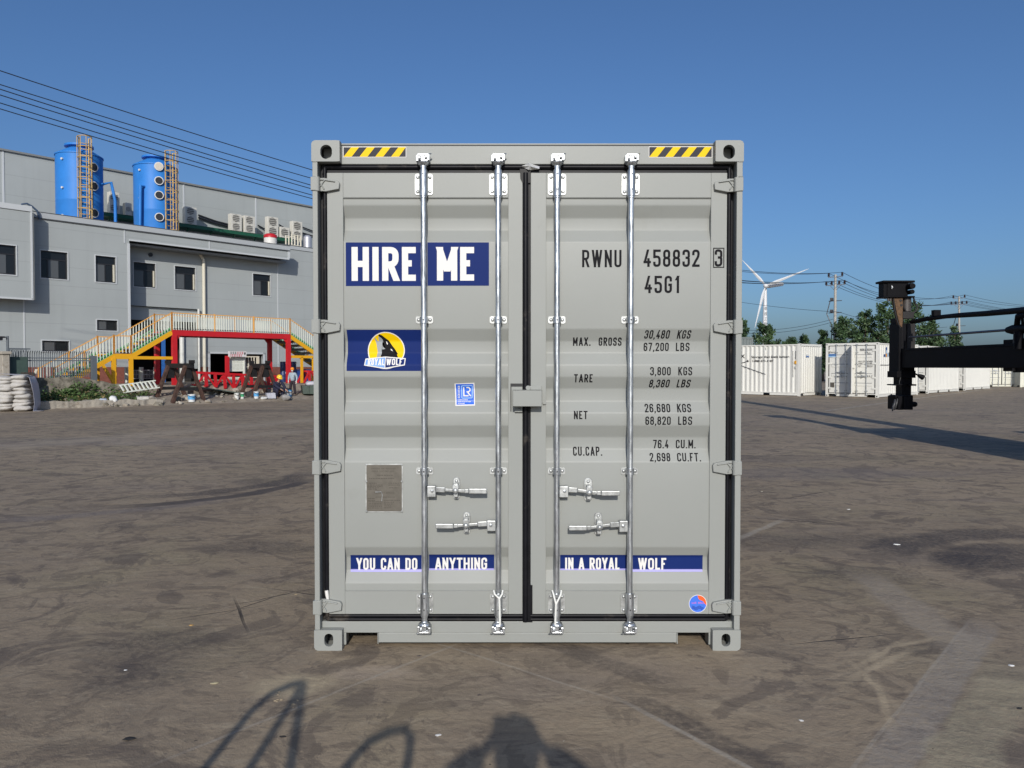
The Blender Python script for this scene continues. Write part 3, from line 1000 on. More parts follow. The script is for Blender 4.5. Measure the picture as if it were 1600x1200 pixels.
for k, (pt, pb, dk) in enumerate(RODS):
    x = (cx(pt, ROD_Y, 300) + cx(pb, ROD_Y, 900)) / 2
    mb = MB()
    ztop, zbot = cz(257, ROD_Y), cz(979, ROD_Y)
    mb.tube([(x, ROD_Y, zbot), (x, ROD_Y, ztop)], .0165, 20)
    for za, zb2, r in ((cz(262, ROD_Y), cz(257, ROD_Y), .0185), (cz(266.5, ROD_Y), cz(265, ROD_Y), .0205)):
        mb.tube([(x, ROD_Y, za), (x, ROD_Y, zb2)], r, 20)
    rod = mb.build('locking_rod', GALV, cont, smooth=40)
    mb = MB()
    cam_head(mb, x, cz(255.5, ROD_Y), 1)
    mb.build('locking_cam', GALV, rod, bevel=.002)
    mb = MB()
    cam_head(mb, x, cz(975, ROD_Y), -1)
    mb.build('locking_cam', GALV, rod, bevel=.003)
    # guide brackets
    for (p0, p1, s0, s1, hw, big, ysf) in ((272, 305, 267, 306.5, .051, 1, .05), (494.2, 505.5, 495, 505, .049, 0, .058), (730.5, 741.5, 731.5, 741, .049, 0, .058), (926.5, 957.5, 927, 961, .048, 1, .05)):
        mb = MB()
        za, zb2 = cz(p1), cz(p0)
        mb.prism(plate_pts(x - hw, x + hw, za, zb2, .014 if big else .010), ysf - .006, ysf, 0)
        sa, sb = cz(s1, ROD_Y), cz(s0, ROD_Y)
        mb.tube([(x, ROD_Y, sa), (x, ROD_Y, sb)], .0245 if big else .0235, 22, 1)
        mb.box(x - .0235, x + .0235, ROD_Y, ysf - .004, sa + .002, sb - .002, 1)
        if big:
            mb.tube([(x, ROD_Y, sa - .010), (x, ROD_Y, sa)], .0205, 20, 1)
        hz_ = [sb - .022, sa + .035] if big else [(sa + sb) / 2]
        for zz in hz_:
            mb.tube([(x, ROD_Y - .0252, zz), (x, ROD_Y - .02, zz)], .0042, 8, 2)
        for sx in (-1, 1):
            for zz in ((zb2 - .020, za + .018) if big else ((za + zb2) / 2,)):
                mb.ball((x + sx * (hw - .016), ysf - .006, zz), .0105, 10, 0, (1, .6, 1))
        mb.build('guide_bracket', [ZINC, GALV, BLACK], rod, smooth=40)
    if k in (1, 2):
        mb = MB()
        s = 1 if k == 1 else -1
        zz = cz(927, 0)
        zj = zz - (.028 if k == 1 else .062)
        xj = x + s * .006
        mb.tube([(x - .026, .012, zz + .012), (x - .020, -.006, zz - .004), (xj, -.010, zj)], .0055, 8)
        mb.tube([(x + .026, .012, zz + .012), (x + .022, -.006, zz - .004), (xj, -.010, zj)], .0055, 8)
        mb.tube([(xj, -.010, zj), (xj + s * .002, -.008, zj - .05), (x + s * .010, -.006, cz(976, 0))], .0065, 8)
        mb.build('security_tie', mat('white_tie', (0.70, 0.70, 0.66), 0.5), rod, smooth=60)
    if k == 0:
        handle(rod, (667.5, 681, 759, 776.5), (707.5, 718.7, 746, 781), (733, 761, 762, 770))
    if k == 1:
        handle(rod, (761, 774.5, 813, 829.5), (723.5, 735, 800, 835), (681, 709, 816.5, 824))
    if k == 2:
        handle(rod, (874, 888, 759.5, 777), (912.5, 925.5, 747, 783), (938.5, 967.5, 765.5, 773))
    if k == 3:
        handle(rod, (967.5, 981, 813.5, 831), (928.5, 941, 801, 836.5), (888, 916, 819.5, 827))

# ---- lock box over the centre seam
mb = MB()
bx0, bx1, bz0, bz1 = cx(801, -.03, 620), cx(847, -.03, 620), cz(635, -.03), cz(609.5, -.03)
mb.box(bx0, bx1, -.036, -.031, bz0, bz1)
mb.box(bx0, bx0 + .005, -.036, .045, bz0, bz1)
mb.box(bx1 - .005, bx1, -.036, .049, bz0, bz1)
mb.box(bx0, bx1, -.036, .049, bz1 - .005, bz1)
mb.box(cx(822), cx(846), .030, .052, cz(609), cz(603))
mb.tube([(cx(825), .02, cz(606)), (cx(825), .05, cz(606))], .014, 12)
mb.box(cx(848), cx(853), .038, .050, cz(632), cz(628.5))
mb.box(cx(804), cx(816), .036, .062, cz(644), cz(639))
mb.build('lock_box', GREY, doors[1], bevel=.004)
mb = MB()
mb.box(cx(799), xm0 + .001, .0475, .051, cz(604), cz(599.2))
mb.box(cx(797.6), cx(799), .0475, .051, cz(643), cz(599.2))
mb.box(cx(805), xm0 + .001, .0475, .051, cz(645.6), cz(644))
mb.build('lock_slot', BLACK, doors[0])

# ---- hazard tape on the header
for pxa, pxb, pya, pyb in ((537, 634, 230.2, 245), (1014.5, 1112, 229.8, 245.3)):
    x0, x1, z0, z1 = cx(pxa, .05, 237), cx(pxb, .05, 237), cz(pyb), cz(pya)
    polys = [(rect(x0 - .003, x1 + .003, z0 - .003, z1 + .003), 2, .0006), (rect(x0, x1, z0, z1), 0, .0012)]
    per, wy, sh = (x1 - x0) / 3.93, (x1 - x0) / 3.93 * .5, (z1 - z0) * .80
    for i in range(4):
        a = x0 + i * per
        polys.append(([(a, z0), (min(a + wy, x1), z0), (min(a + wy + sh, x1), z1), (a + sh, z1)], 1, .0018))
    decal('hazard_tape', cont, polys, [TAPEB, YELV, WHITEV], flat=.05)

# ---- lettering helpers in photo pixels
def ptext(s, x0, x1, y0, y1, tpx, shear=0.0, gap=.34, y=.06, lift=.0016, mi=0):
    xa, xb, za, zb = cx(x0, y, (y0 + y1) / 2), cx(x1, y, (y0 + y1) / 2), cz(y1, y), cz(y0, y)
    sh = shear * (zb - za)
    return [(q, mi, lift + .00016 * lv) for q, lv in text_polys(s, xa, za, xb - xa - sh, zb - za, tpx / 274.3, gap, shear)]

# ---- decals of the left door
D0, D1 = doors
def blue_panel(x0, x1, y0, y1, lift=.0010, mi=0):
    return (rect(cx(x0, .06, (y0 + y1) / 2), cx(x1, .06, (y0 + y1) / 2), cz(y1, .06), cz(y0, .06)), mi, lift)
EDGE = mat('lilac_vinyl_edge', srgb(150, 145, 205), 0.45)
# HIRE ME (the two halves either side of a locking rod)
p = [blue_panel(540.5, 664.5, 378.8, 447), blue_panel(668, 764, 378.8, 446.5)]
p += ptext('HIRE', 549.5, 649.8, 386, 439, 9.8, gap=.20, mi=1)
p += ptext('ME', 682.8, 740.8, 386, 438.6, 9.8, gap=.17, mi=1)
decal('hire_me_decal', D0, p, [NAVY, WHITEV])

def zo(pts):       # polygon given in the enlargement of the emblem
    return [(cx(480 + a / 6.6667, .07, 548), cz(500 + b / 6.6667, .07)) for a, b in pts]
def disc(cx_, cy_, rx, ry, n=48):
    return [(cx_ + rx * math.cos(2 * math.pi * i / n), cy_ + ry * math.sin(2 * math.pi * i / n)) for i in range(n)]
p = [blue_panel(541.6, 658.2, 515.2, 579.6, mi=0)]
p += [(zo(disc(818, 318, 194, 194)), 1, .0016), (zo(disc(818, 318, 184, 185)), 2, .0020)]
p += [(zo([(762, 395), (764, 330), (778, 300), (770, 262), (780, 225), (764, 185), (738, 165), (748, 148), (772, 156), (800, 178), (846, 214), (882, 268), (906, 298), (942, 356), (902, 360), (950, 405), (880, 400)]), 3, .0024)]
p += [(zo([(696, 182), (712, 192), (722, 210), (742, 220), (744, 196), (738, 172), (764, 182), (783, 205), (776, 248), (784, 278), (808, 300), (770, 308), (770, 352), (752, 395), (720, 395), (728, 330), (716, 250)]), 4, .0028)]
p += [(zo([(816, 222), (824, 224), (836, 245), (832, 256), (822, 250)]), 1, .0032), (zo([(862, 298), (876, 304), (888, 326), (868, 316)]), 1, .0032)]
p += [(zo([(606, 402), (812, 380), (1026, 398), (1020, 472), (812, 510), (597, 474)]), 1, .0036)]
p += [(zo([(616, 412), (810, 390), (810, 497), (608, 466)]), 5, .0040), (zo([(818, 391), (1015, 408), (1010, 463), (818, 497)]), 0, .0040)]
p += ptext('ROYAL', 480 + 634 / 6.667, 480 + 806 / 6.667, 500 + 404 / 6.667, 500 + 470 / 6.667, 1.9, gap=.22, y=.07, lift=.0044, mi=1)
p += ptext('WOLF', 480 + 826 / 6.667, 480 + 992 / 6.667, 500 + 402 / 6.667, 500 + 470 / 6.667, 1.9, gap=.22, y=.07, lift=.0044, mi=1)
decal('wolf_emblem_decal', D0, p, [NAVY, WHITEV, YELV, INK, mat('grey_vinyl', (0.28, 0.30, 0.31), .45), mat('light_blue_vinyl', srgb(105, 150, 215), .4)])

p = [blue_panel(546, 664, 869, 893), blue_panel(669.5, 772, 868, 891.5), blue_panel(546, 664, 891.5, 895.6, .0014, 2), blue_panel(669.5, 771.5, 890.3, 893.2, .0014, 2)]
p += ptext('YOU CAN DO', 556.8, 652, 872, 890.5, 3.1, gap=.22, y=.09, mi=1) + ptext('ANYTHING', 679.8, 761, 871.5, 890, 3.1, gap=.20, y=.09, mi=1)
decal('slogan_decal', D0, p, [NAVY, WHITEV, EDGE])
p = [blue_panel(875.8, 980.4, 868.7, 891.5), blue_panel(987.5, 1100, 869.2, 893), blue_panel(875.8, 980.4, 890.6, 893.2, .0014, 2), blue_panel(987.5, 1099.7, 891.6, 895.4, .0014, 2)]
p += ptext('IN A ROYAL', 883, 968, 871.5, 890, 3.1, gap=.20, y=.09, mi=1) + ptext('WOLF', 997.3, 1041, 872, 890.3, 3.1, gap=.2, y=.09, mi=1)
decal('slogan_decal', D1, p, [NAVY, WHITEV, EDGE])

# certificate sticker
BLUE2 = mat('bright_blue_vinyl', srgb(28, 95, 205), .4)
def zl_(pts, c=(727, 616.5), rot=-1.6):
    o = []
    for a, b in pts:
        px, py = 700 + a / 24.0, 590 + b / 24.0
        o.append((cx(px, .075, 616), cz(py, .075)))
    return o
p = [(zl_([(240, 222), (992, 192), (1012, 1050), (275, 1062)]), 0, .0010), (zl_([(288, 246), (950, 240), (975, 1004), (315, 1018)]), 1, .0014)]
for a, b in (((500, 312), (905, 300)), ((905, 300), (900, 765)), ((900, 765), (515, 775)), ((515, 775), (500, 312))):
    pa_, pb_ = Vector(a), Vector(b)
    n = (pb_ - pa_).orthogonal().normalized() * 16
    p.append((zl_([pa_ - n, pb_ - n, pb_ + n, pa_ + n]), 2, .0018))
def zstroke(pts, w, lift=.0022):
    return [(zl_(q), 0, lift) for q in ribbon([Vector(a) for a in pts], w, False)]
p += zstroke([(580, 360), (590, 685), (765, 685)], 48)
p += zstroke([(680, 375), (770, 375), (820, 420), (820, 490), (770, 535), (690, 535)], 44, .0024)
p += zstroke([(715, 530), (850, 700)], 48, .0027)
p += ptext('CONTAINER', 700 + 360 / 24, 700 + 730 / 24, 590 + 815 / 24, 590 + 855 / 24, .42, y=.075, lift=.002, mi=0)
p += ptext('CERTIFICATION', 700 + 362 / 24, 700 + 845 / 24, 590 + 880 / 24, 590 + 922 / 24, .42, y=.075, lift=.002, mi=0)
p += ptext('SCHEME', 700 + 365 / 24, 700 + 620 / 24, 590 + 950 / 24, 590 + 992 / 24, .42, y=.075, lift=.002, mi=0)
xa, za = cx(700 + 440 / 24, .075, 616), cz(590 + 775 / 24, .075)
p += [(q, 0, .002) for q, lv in text_polys('CERTIFIED', xa, za, (775 - 300) / 24 / 274.3, 80 / 24 / 274.3, .75 / 274.3, vert=True)]
decal('certificate_sticker', D0, p, [WHITEV, BLUE2, mat('pale_blue_vinyl', srgb(150, 190, 240), .4)])

# data plate: riveted metal with stamped rows
PLATE = mat('bronze_grey_plate', (0.125, 0.112, 0.092), 0.45, 0.35, var=.15, scale=30)
mb = MB()
X0, X1, Z0, Z1 = cx(572.6, .05, 763), cx(627.6, .05, 763), cz(799), cz(726.5)
mb.box(X0 - .006, X1 + .006, .0535, .0578, Z0 - .006, Z1 + .006, 1)
mb.box(X0, X1, .0515, .0536, Z0, Z1, 0)
pw, ph = X1 - X0, Z1 - Z0
for sx, sz in ((0, 0), (1, 0), (0, 1), (1, 1), (0, .645), (1, .645)):
    mb.ball((X0 + pw * sx, .050, Z0 + ph * sz), .0055, 8, 1, (1, .6, 1))
mb.tube([(X0 + pw * .25, .0505, Z0 + ph * .415), (X0 + pw * .42, .049, Z0 + ph * .42), (X0 + pw * .45, .050, Z0 + ph * .35), (X0 + pw * .43, .0505, Z0 + ph * .22)], .0022, 6, 1)
plate = mb.build('data_plate', [PLATE, ZINC], D0)
p = []
def prow(s, u0, u1, v0, v1, tw_=.0011):
    return [(q, 0, .0006) for q, lv in text_polys(s, X0 + pw * u0, Z0 + ph * v0, pw * (u1 - u0), ph * (v1 - v0), tw_)]
p += prow('APPROVED FOR TRANSPORT', .13, .84, .905, .935) + prow('UNDER CUSTOMS SEAL', .15, .80, .845, .880)
p += prow('CSC SAFETY APPROVAL', .22, .80, .380, .415)
random.seed(3)
for v, u0, u1 in ((.70, .08, .78), (.77, .3, .75), (.60, .03, .30), (.56, .03, .48), (.53, .03, .46), (.50, .03, .36), (.47, .03, .30), (.60, .62, .95), (.56, .62, .95), (.50, .64, .90), (.30, .25, .8), (.27, .03, .24), (.23, .03, .24), (.20, .03, .44), (.165, .03, .44), (.13, .03, .44), (.10, .03, .44), (.065, .03, .44), (.23, .50, .95), (.19, .50, .78), (.15, .50, .75), (.11, .50, .70), (.07, .50, .70)):
    u = u0
    while u < u1:
        w = random.uniform(.02, .07)
        p.append((rect(X0 + pw * u, X0 + pw * min(u + w, u1), Z0 + ph * v, Z0 + ph * (v + .014)), 0, .0006))
        u += w + random.uniform(.008, .02)
decal('stamped_lettering', D0, p, [mat('dark_stamping', (0.055, 0.045, 0.034), .6)], flat=.0515)

# round sun and waves sticker
mcx, mcz = cx(1090.3, .05, 943), cz(943.2)
rad = 13.4 / 273.0
p = [([(mcx + rad * 1.06 * math.cos(2 * math.pi * i / 40), mcz + rad * 1.06 * math.sin(2 * math.pi * i / 40)) for i in range(40)], 0, .0008),
     ([(mcx + rad * math.cos(2 * math.pi * i / 40), mcz + rad * math.sin(2 * math.pi * i / 40)) for i in range(40)], 1, .0012)]
o = [(mcx + rad * math.cos(R(a)), mcz + rad * math.sin(R(a))) for a in range(92, -14, -6)]
o += [(mcx + rad * .82, mcz - rad * .02), (mcx + rad * .62, mcz + rad * .28), (mcx + rad * .30, mcz + rad * .42), (mcx + rad * .12, mcz + rad * .52), (mcx + rad * .02, mcz + rad * .72)]
p.append((o, 2, .0016))
for i, zz in enumerate((-.36, -.50, -.64)):
    wv = [Vector((mcx + rad * (-.72 + 1.4 * j / 12), mcz + rad * (zz + .09 * math.sin(j * .95 + .6)))) for j in range(13)]
    wv = [v for v in wv if (v.x - mcx) ** 2 + (v.y - mcz) ** 2 < (rad * .95) ** 2]
    p += [(q, 3, .0016) for q in ribbon(wv, rad * .07, False)]
for u0, u1 in ((-.72, -.20), (.04, .72)):
    u = u0
    while u < u1:
        p.append((rect(mcx + rad * u, mcx + rad * (u + .07), mcz + rad * .0, mcz + rad * (.22 if int(u * 37) % 2 else .15)), 4, .0016))
        u += .115
decal('round_wave_sticker', D1, p, [WHITEV, mat('sky_blue_vinyl', srgb(62, 112, 215), .4), mat('orange_vinyl', srgb(235, 95, 40), .4), mat('deep_blue_vinyl', srgb(20, 50, 140), .4), mat('pink_vinyl', srgb(190, 110, 190), .4)])

# stencilled numbers of the right door
p = []
p += ptext('RWNU', 909.5, 971, 390.6, 417.6, 3.5, gap=.36) + ptext('458832', 1005.3, 1093, 390, 417, 3.7, gap=.30)
p += ptext('45G1', 1007, 1063, 431, 458, 3.7, gap=.34)
p += ptext('MAX.', 896, 923.5, 527, 540, 2.1) + ptext('GROSS', 936.4, 972.4, 527, 540, 2.0)
for (n, nx0, nx1, u, ux0, ux1, y0, y1, sh) in (('30,480', 1006.6, 1047, 'KGS', 1057.8, 1080, 516, 529, .10), ('67,200', 1006.4, 1046, 'LBS', 1057, 1078.6, 535.3, 548.3, .02),
        ('3,800', 1015, 1047, 'KGS', 1058.8, 1080.3, 573.4, 586.4, 0), ('8,380', 1014, 1047, 'LBS', 1057.6, 1079.6, 593, 605.4, .12),
        ('26,680', 1007, 1047, 'KGS', 1057.6, 1079.6, 631, 644, .02), ('68,820', 1007.6, 1047, 'LBS', 1058.6, 1080.3, 650.4, 663.4, 0),
        ('76.4', 1021.4, 1045.6, 'CU.M.', 1057, 1088, 687.6, 701, 0), ('2,698', 1014.8, 1047, 'CU.FT.', 1057.6, 1094.8, 707.8, 720.4, .02)):
    p += ptext(n, nx0, nx1, y0, y1, 1.9, shear=sh, y=.075, gap=.30) + ptext(u, ux0, ux1, y0, y1, 1.9, shear=sh, y=.075, gap=.32)
p += ptext('TARE', 896.6, 925.6, 584.6, 597.4, 2.0, y=.075) + ptext('NET', 896.4, 917.6, 641.8, 654.6, 2.0, y=.075) + ptext('CU.CAP.', 895.6, 941, 698.4, 712, 2.0, y=.075)
decal('stencil_lettering', D1, p, [INK])
# boxed check digit on the stile
p = ptext('3', 1116.6, 1128.6, 389.6, 416.4, 3.6, y=.05)
xa, xb, za, zb = cx(1114.2, .05, 403), cx(1131.6, .05, 403), cz(418.4), cz(387.2)
bw = 1.4 / 274
for q in (rect(xa, xb, zb - bw, zb), rect(xa, xb, za, za + bw), rect(xa, xa + bw, za + bw, zb - bw), rect(xb - bw, xb, za + bw, zb - bw)):
    p.append((q, 0, .0016))
decal('check_digit', D1, p, [INK], flat=.05)

# ================================================================= LEFT SIDE: FACTORY
WALL = mat('grey_cladding', (0.27, 0.29, 0.31), 0.5, var=.03, scale=.6, spec=.3)
def cladding(name, col, dz):
    m = bpy.data.materials.new(name)
    t = NT(m)
    pos = t.coords('Object')
    sep = t.n('ShaderNodeSeparateXYZ')
    t.l(pos, sep.inputs[0])
    f = t.math('FRACT', t.math('DIVIDE', sep.outputs[2], dz))
    ln = t.math('LESS_THAN', f, 0.028)
    n = t.noise(pos, .35, 4)
    streak = t.n('ShaderNodeMapping')
    streak.inputs['Scale'].default_value = (2.2, 2.2, .12)
    t.l(pos, streak.inputs['Vector'])
    ns = t.noise(streak.outputs[0], 1.2, 5, .65)
    c = t.mix(t.ramp(n, .3, .7), tuple(x * .95 for x in col), tuple(x * 1.05 for x in col))
    c = t.mix(t.math('MULTIPLY', t.ramp(ns, .52, .78), .22), c, tuple(x * .70 for x in col))
    c = t.mix(t.math('MULTIPLY', ln, .35), c, tuple(x * .6 for x in col))
    t.l(c, t.b.inputs['Base Color'])
    t.b.inputs['Roughness'].default_value = .5
    t.b.inputs['Specular IOR Level'].default_value = .3
    return m
CLAD = cladding('grey_wall_cladding', (0.345, 0.368, 0.366), .93)
CLAD2 = cladding('pale_hall_cladding', (0.350, 0.372, 0.365), 1.15)
TRIM = mat('pale_wall_trim', (0.50, 0.52, 0.53), 0.5, spec=.3)
CAPM = mat('grey_parapet_cap', (0.40, 0.42, 0.43), 0.5, spec=.3)
BRICK = mat('red_brown_plinth', (0.20, 0.065, 0.045), 0.8, var=.18, scale=8)
GLASS = mat('dark_window_glass', (0.014, 0.016, 0.019), 0.05, spec=.35)
FRAME = mat('dark_window_frame', (0.02, 0.02, 0.023), .4)
INT = mat('dark_interior', (0.030, 0.028, 0.028), .8)
ROOFM = mat('grey_roof_sheet', (0.22, 0.23, 0.24), .6, var=.1)
CREAM = mat('cream_painted_steel', (0.62, 0.58, 0.47), .45)
DKLINE = mat('dark_flashing', (0.07, 0.075, 0.08), .5)
YZ = 0.75                                   # level of the raised works yard

fb = empty('factory_building', FO, FA, 'low grey clad factory block with dark windows and red brown base behind the footbridge', 'building')
V0, VR, VB = 0.0, -1.1, 0.78                # front skin, recessed skin, jutting bay
def u_at(px, py, v=0.0): return fac(px, py, v)[0]
def z_at(px, py, v=0.0): return fac(px, py, v)[1]

def wall(mb, u0, u1, z0, z1, v, holes, mi=0, depth=.18):
    """wall sheet in the plane v with rectangular openings and their reveals"""
    us = sorted({u0, u1, *[min(max(h[k], u0), u1) for h in holes for k in (0, 1)]})
    zs = sorted({z0, z1, *[min(max(h[k], z0), z1) for h in holes for k in (2, 3)]})
    for a, b in zip(us, us[1:]):
        for c, d in zip(zs, zs[1:]):
            um, zm = (a + b) / 2, (c + d) / 2
            if any(h[0] < um < h[1] and h[2] < zm < h[3] for h in holes):
                continue
            mb.add([(a, -v, c), (b, -v, c), (b, -v, d), (a, -v, d)], [(0, 1, 2, 3)], mi)
    for a, b, c, d in holes:
        y0, y1 = -v, -v + depth
        mb.add([(a, y0, c), (b, y0, c), (b, y0, d), (a, y0, d), (a, y1, c), (b, y1, c), (b, y1, d), (a, y1, d)],
               [(0, 1, 5, 4), (1, 2, 6, 5), (2, 3, 7, 6), (3, 0, 4, 7)], mi)

def px_rect(x0, x1, y0, y1, v):
    xm = (x0 + x1) / 2
    return (u_at(x0, (y0 + y1) / 2, v), u_at(x1, (y0 + y1) / 2, v), z_at(xm, y1, v), z_at(xm, y0, v))

WINS = [(-22, 25, 382, 428, VB, 'a'), (63.5, 105.5, 393, 435.5, V0, 'a'), (149.3, 180.8, 400.6, 441.2, V0, 'b'), (151.3, 183.5, 500.3, 516.5, V0, 'c'), (65.6, 107.9, 532.6, 549.3, V0, 'c'),
        (208.6, 243, 410.8, 448.6, VR, 'b'), (273.2, 305.4, 417, 453, VR, 'd'), (395.2, 422.6, 428.8, 462, VR, 'e')]
HOLES = {V0: [], VR: [], VB: []}
for w in WINS:
    HOLES[w[4]].append(px_rect(*w[:5]))

z_par = (z_at(54.8, 331.5) + z_at(451.5, 384.5)) / 2     # top of the parapet
u_l = u_at(-70, 500)
u_pier = u_at(202.5, 430)
u_fend = u_at(451.5, 392)
u_end = u_at(640, 500)
u_bay = u_at(49.0, 400, VB)
z_bay0, z_bay1 = z_at(25, 465.5, VB), z_par + .12
z_f0 = z_at(300, 386.5)                        # underside of the fascia
z_r = z_at(470, 391.5, VR)
z_pl = z_at(200, 573.5)                        # top of the red base
u_e0, u_e1, z_e1 = u_pier, u_at(310.5, 520, VR), z_at(256, 480, VR)   # open ground floor bay
door_h = px_rect(328, 411, 553, 600, VR)
door_h = (door_h[0], door_h[1], YZ, door_h[3])

mb = MB()
wall(mb, u_l, u_pier, z_pl, z_par - .28, V0, HOLES[V0])
wall(mb, u_pier, u_fend, z_f0, z_par - .28, V0, [])
wall(mb, u_pier, u_end, z_pl, z_r, VR, HOLES[VR] + [(u_e0, u_e1, YZ, z_e1), door_h])
mb.add([(u_pier, 0, 0), (u_pier, -VR, 0), (u_pier, -VR, z_par), (u_pier, 0, z_par)], [(0, 1, 2, 3)])
mb.add([(u_pier, 0, z_f0), (u_fend, 0, z_f0), (u_fend, -VR, z_f0), (u_pier, -VR, z_f0)], [(0, 1, 2, 3)])
mb.add([(u_fend, 0, z_f0), (u_fend, -VR, z_f0), (u_fend, -VR, z_par - .28), (u_fend, 0, z_par - .28)], [(0, 1, 2, 3)])
mb.add([(u_end, -VR, 0), (u_end, 9.5, 0), (u_end, 9.5, z_r), (u_end, -VR, z_r)], [(0, 1, 2, 3)])
mb.add([(u_l, 0, 0), (u_l, 9.5, 0), (u_l, 9.5, z_r), (u_l, 0, z_r)], [(0, 1, 2, 3)])
mb.build('wall', CLAD, fb)
mb = MB()
wall(mb, u_l, u_bay, z_bay0, z_bay1 - .28, VB, HOLES[VB])
mb.add([(u_bay, -VB, z_bay0), (u_bay, 0, z_bay0), (u_bay, 0, z_bay1), (u_bay, -VB, z_bay1)], [(0, 1, 2, 3)])
mb.add([(u_l, -VB, z_bay0), (u_bay, -VB, z_bay0), (u_bay, 0, z_bay0), (u_l, 0, z_bay0)], [(0, 1, 2, 3)])
bay = mb.build('jutting_bay', CLAD, fb)
mb = MB()
mb.box(u_l, u_bay + .04, -VB - .05, .0, z_bay1 - .28, z_bay1 - .03)
mb.box(u_bay - .02, u_bay + .05, -VB - .04, -VB + .04, z_bay0 - .03, z_bay1 - .28)
mb.box(u_l, u_bay + .05, -VB - .04, -VB + .03, z_bay0 - .06, z_bay0 + .02)
mb.build('edge_trim', TRIM, bay)
mb = MB()
mb.tube([(u_bay + .10, -VB + .06, z_bay0 - .05), (u_bay + .10, -VB + .06, z_bay1 - .3)], .045, 8)
mb.build('drain_pipe', CREAM, bay)
# plinth
mb = MB()
for a, b, y in ((u_l, u_pier, 0), (u_e1, door_h[0], -VR), (door_h[1], u_end, -VR)):
    mb = MB()
    mb.box(a, b, y - .03, y + .3, 0, z_pl)
    mb.build('plinth', BRICK, fb)
# parapet cap, its dark lines, roof
mb = MB()
mb.box(u_bay + .05, u_fend + .05, -.06, .25, z_par - .28, z_par)
mb.box(u_fend + .05, u_end, -VR - .05, -VR + .25, z_r, z_r + .22)
mb.build('parapet_cap', CAPM, fb)
mb = MB()
mb.box(u_bay + .05, u_fend + .06, -.075, -.055, z_par - .30, z_par - .26)
mb.box(u_bay + .05, u_fend + .06, -.075, .25, z_par, z_par + .03)
mb.box(u_fend + .06, u_end, -VR - .06, -VR + .2, z_r + .22, z_r + .26)
mb.build('roof_flashing', DKLINE, fb)
mb = MB()
mb.box(u_l, u_fend, .3, 9.6, z_par - 1.0, z_par - .9)
mb.box(u_fend, u_end, -VR + .3, 9.6, z_par - 1.0, z_par - .9)
mb.build('roof', ROOFM, fb)
# vertical joints, corner pier, drain pipes
for px, v, z0, z1 in ((36.7, V0, z_pl, z_bay0), (195.2, V0, z_f0 - .2, z_par - .3), (327.6, V0, z_f0, z_par - .3), (434, VR, z_pl, z_f0)):
    mb = MB()
    u = u_at(px, 450, v)
    mb.box(u - .03, u + .03, -v - .02, -v, z0, z1)
    mb.build('joint_cover', TRIM, fb)
mb = MB()
mb.box(u_pier - .10, u_pier + .02, -.03, .0, 0, z_f0 - .2)
mb.build('joint_cover', TRIM, fb)
mb = MB()
mb.box(u_fend - .08, u_fend + .05, -.03, .02, z_f0 + .03, z_par - .3)
mb.box(u_pier, u_fend, -.035, .02, z_f0 - .05, z_f0 + .03)
mb.build('fascia_trim', TRIM, fb)
mb = MB()
u = u_at(317, 450, VR)
mb.tube([(u - .25, -VR - .12, z_f0 - .02), (u - .2, -VR - .12, z_f0 - .2), (u, -VR - .12, z_f0 - .5), (u, -VR - .12, YZ)], .09, 8)
mb.build('drain_pipe', CREAM, fb)
# dark hall behind the open bay and the doorway
mb = MB()
for (a, b, zt) in ((u_e0, u_e1, z_e1), (door_h[0], door_h[1], door_h[3])):
    y0, y1 = -VR + .18, -VR + 6
    vs = [(a, y0, YZ), (b, y0, YZ), (b, y0, zt), (a, y0, zt), (a, y1, YZ), (b, y1, YZ), (b, y1, zt), (a, y1, zt)]
    mb.add(vs, [(4, 5, 6, 7), (0, 3, 7, 4), (1, 2, 6, 5), (2, 3, 7, 6)])
mb.build('interior', INT, fb)
mb = MB()
u0_, u1_ = u_at(286.5, 545, VR), u_at(308.5, 545, VR)
mb.box(u0_, u1_, -VR - .02, -VR + .1, z_pl - .1, z_at(297, 522, VR))
mb.box(u_pier, u_e1, -VR + .2, -VR + .3, z_e1 - .75, z_e1 - .02)
mb.build('infill_panel', CLAD, fb)
mb = MB()
u = u_at(283, 545, VR)
mb.tube([(u, -VR - .1, YZ), (u, -VR - .1, z_at(283, 520, VR))], .13, 10)
u = u_at(308.8, 545, VR)
mb.tube([(u, -VR - .16, YZ), (u, -VR - .16, z_e1)], .06, 8)
mb.build('column', mat('white_column', (.62, .62, .58), .5), fb)
mb = MB()
u0_, u1_ = u_at(254.5, 560, VR), u_at(260, 560, VR)
mb.box(u0_, u1_, -VR + .1, -VR + .2, YZ, z_at(257, 526, VR))
mb.build('door_leaf', mat('blue_door_paint', (0.03, 0.13, 0.40), .4), fb)
mb = MB()
for x in (door_h[0] - .12, door_h[1]):
    mb.box(x, x + .12, -VR - .05, -VR + .1, YZ, door_h[3] + .1)
mb.box(door_h[0] - .12, door_h[1] + .12, -VR - .05, -VR + .1, door_h[3], door_h[3] + .1)
mb.build('door_frame', TRIM, fb)
# vent covers
mb = MB()
for px, py, v in ((234.5, 398, VR),):
    uu, zz = fac(px, py, v)
    mb.tube([(uu, -v - .10, zz), (uu, -v, zz)], .11, 14)
mb.build('vent_cap', FRAME, fb)
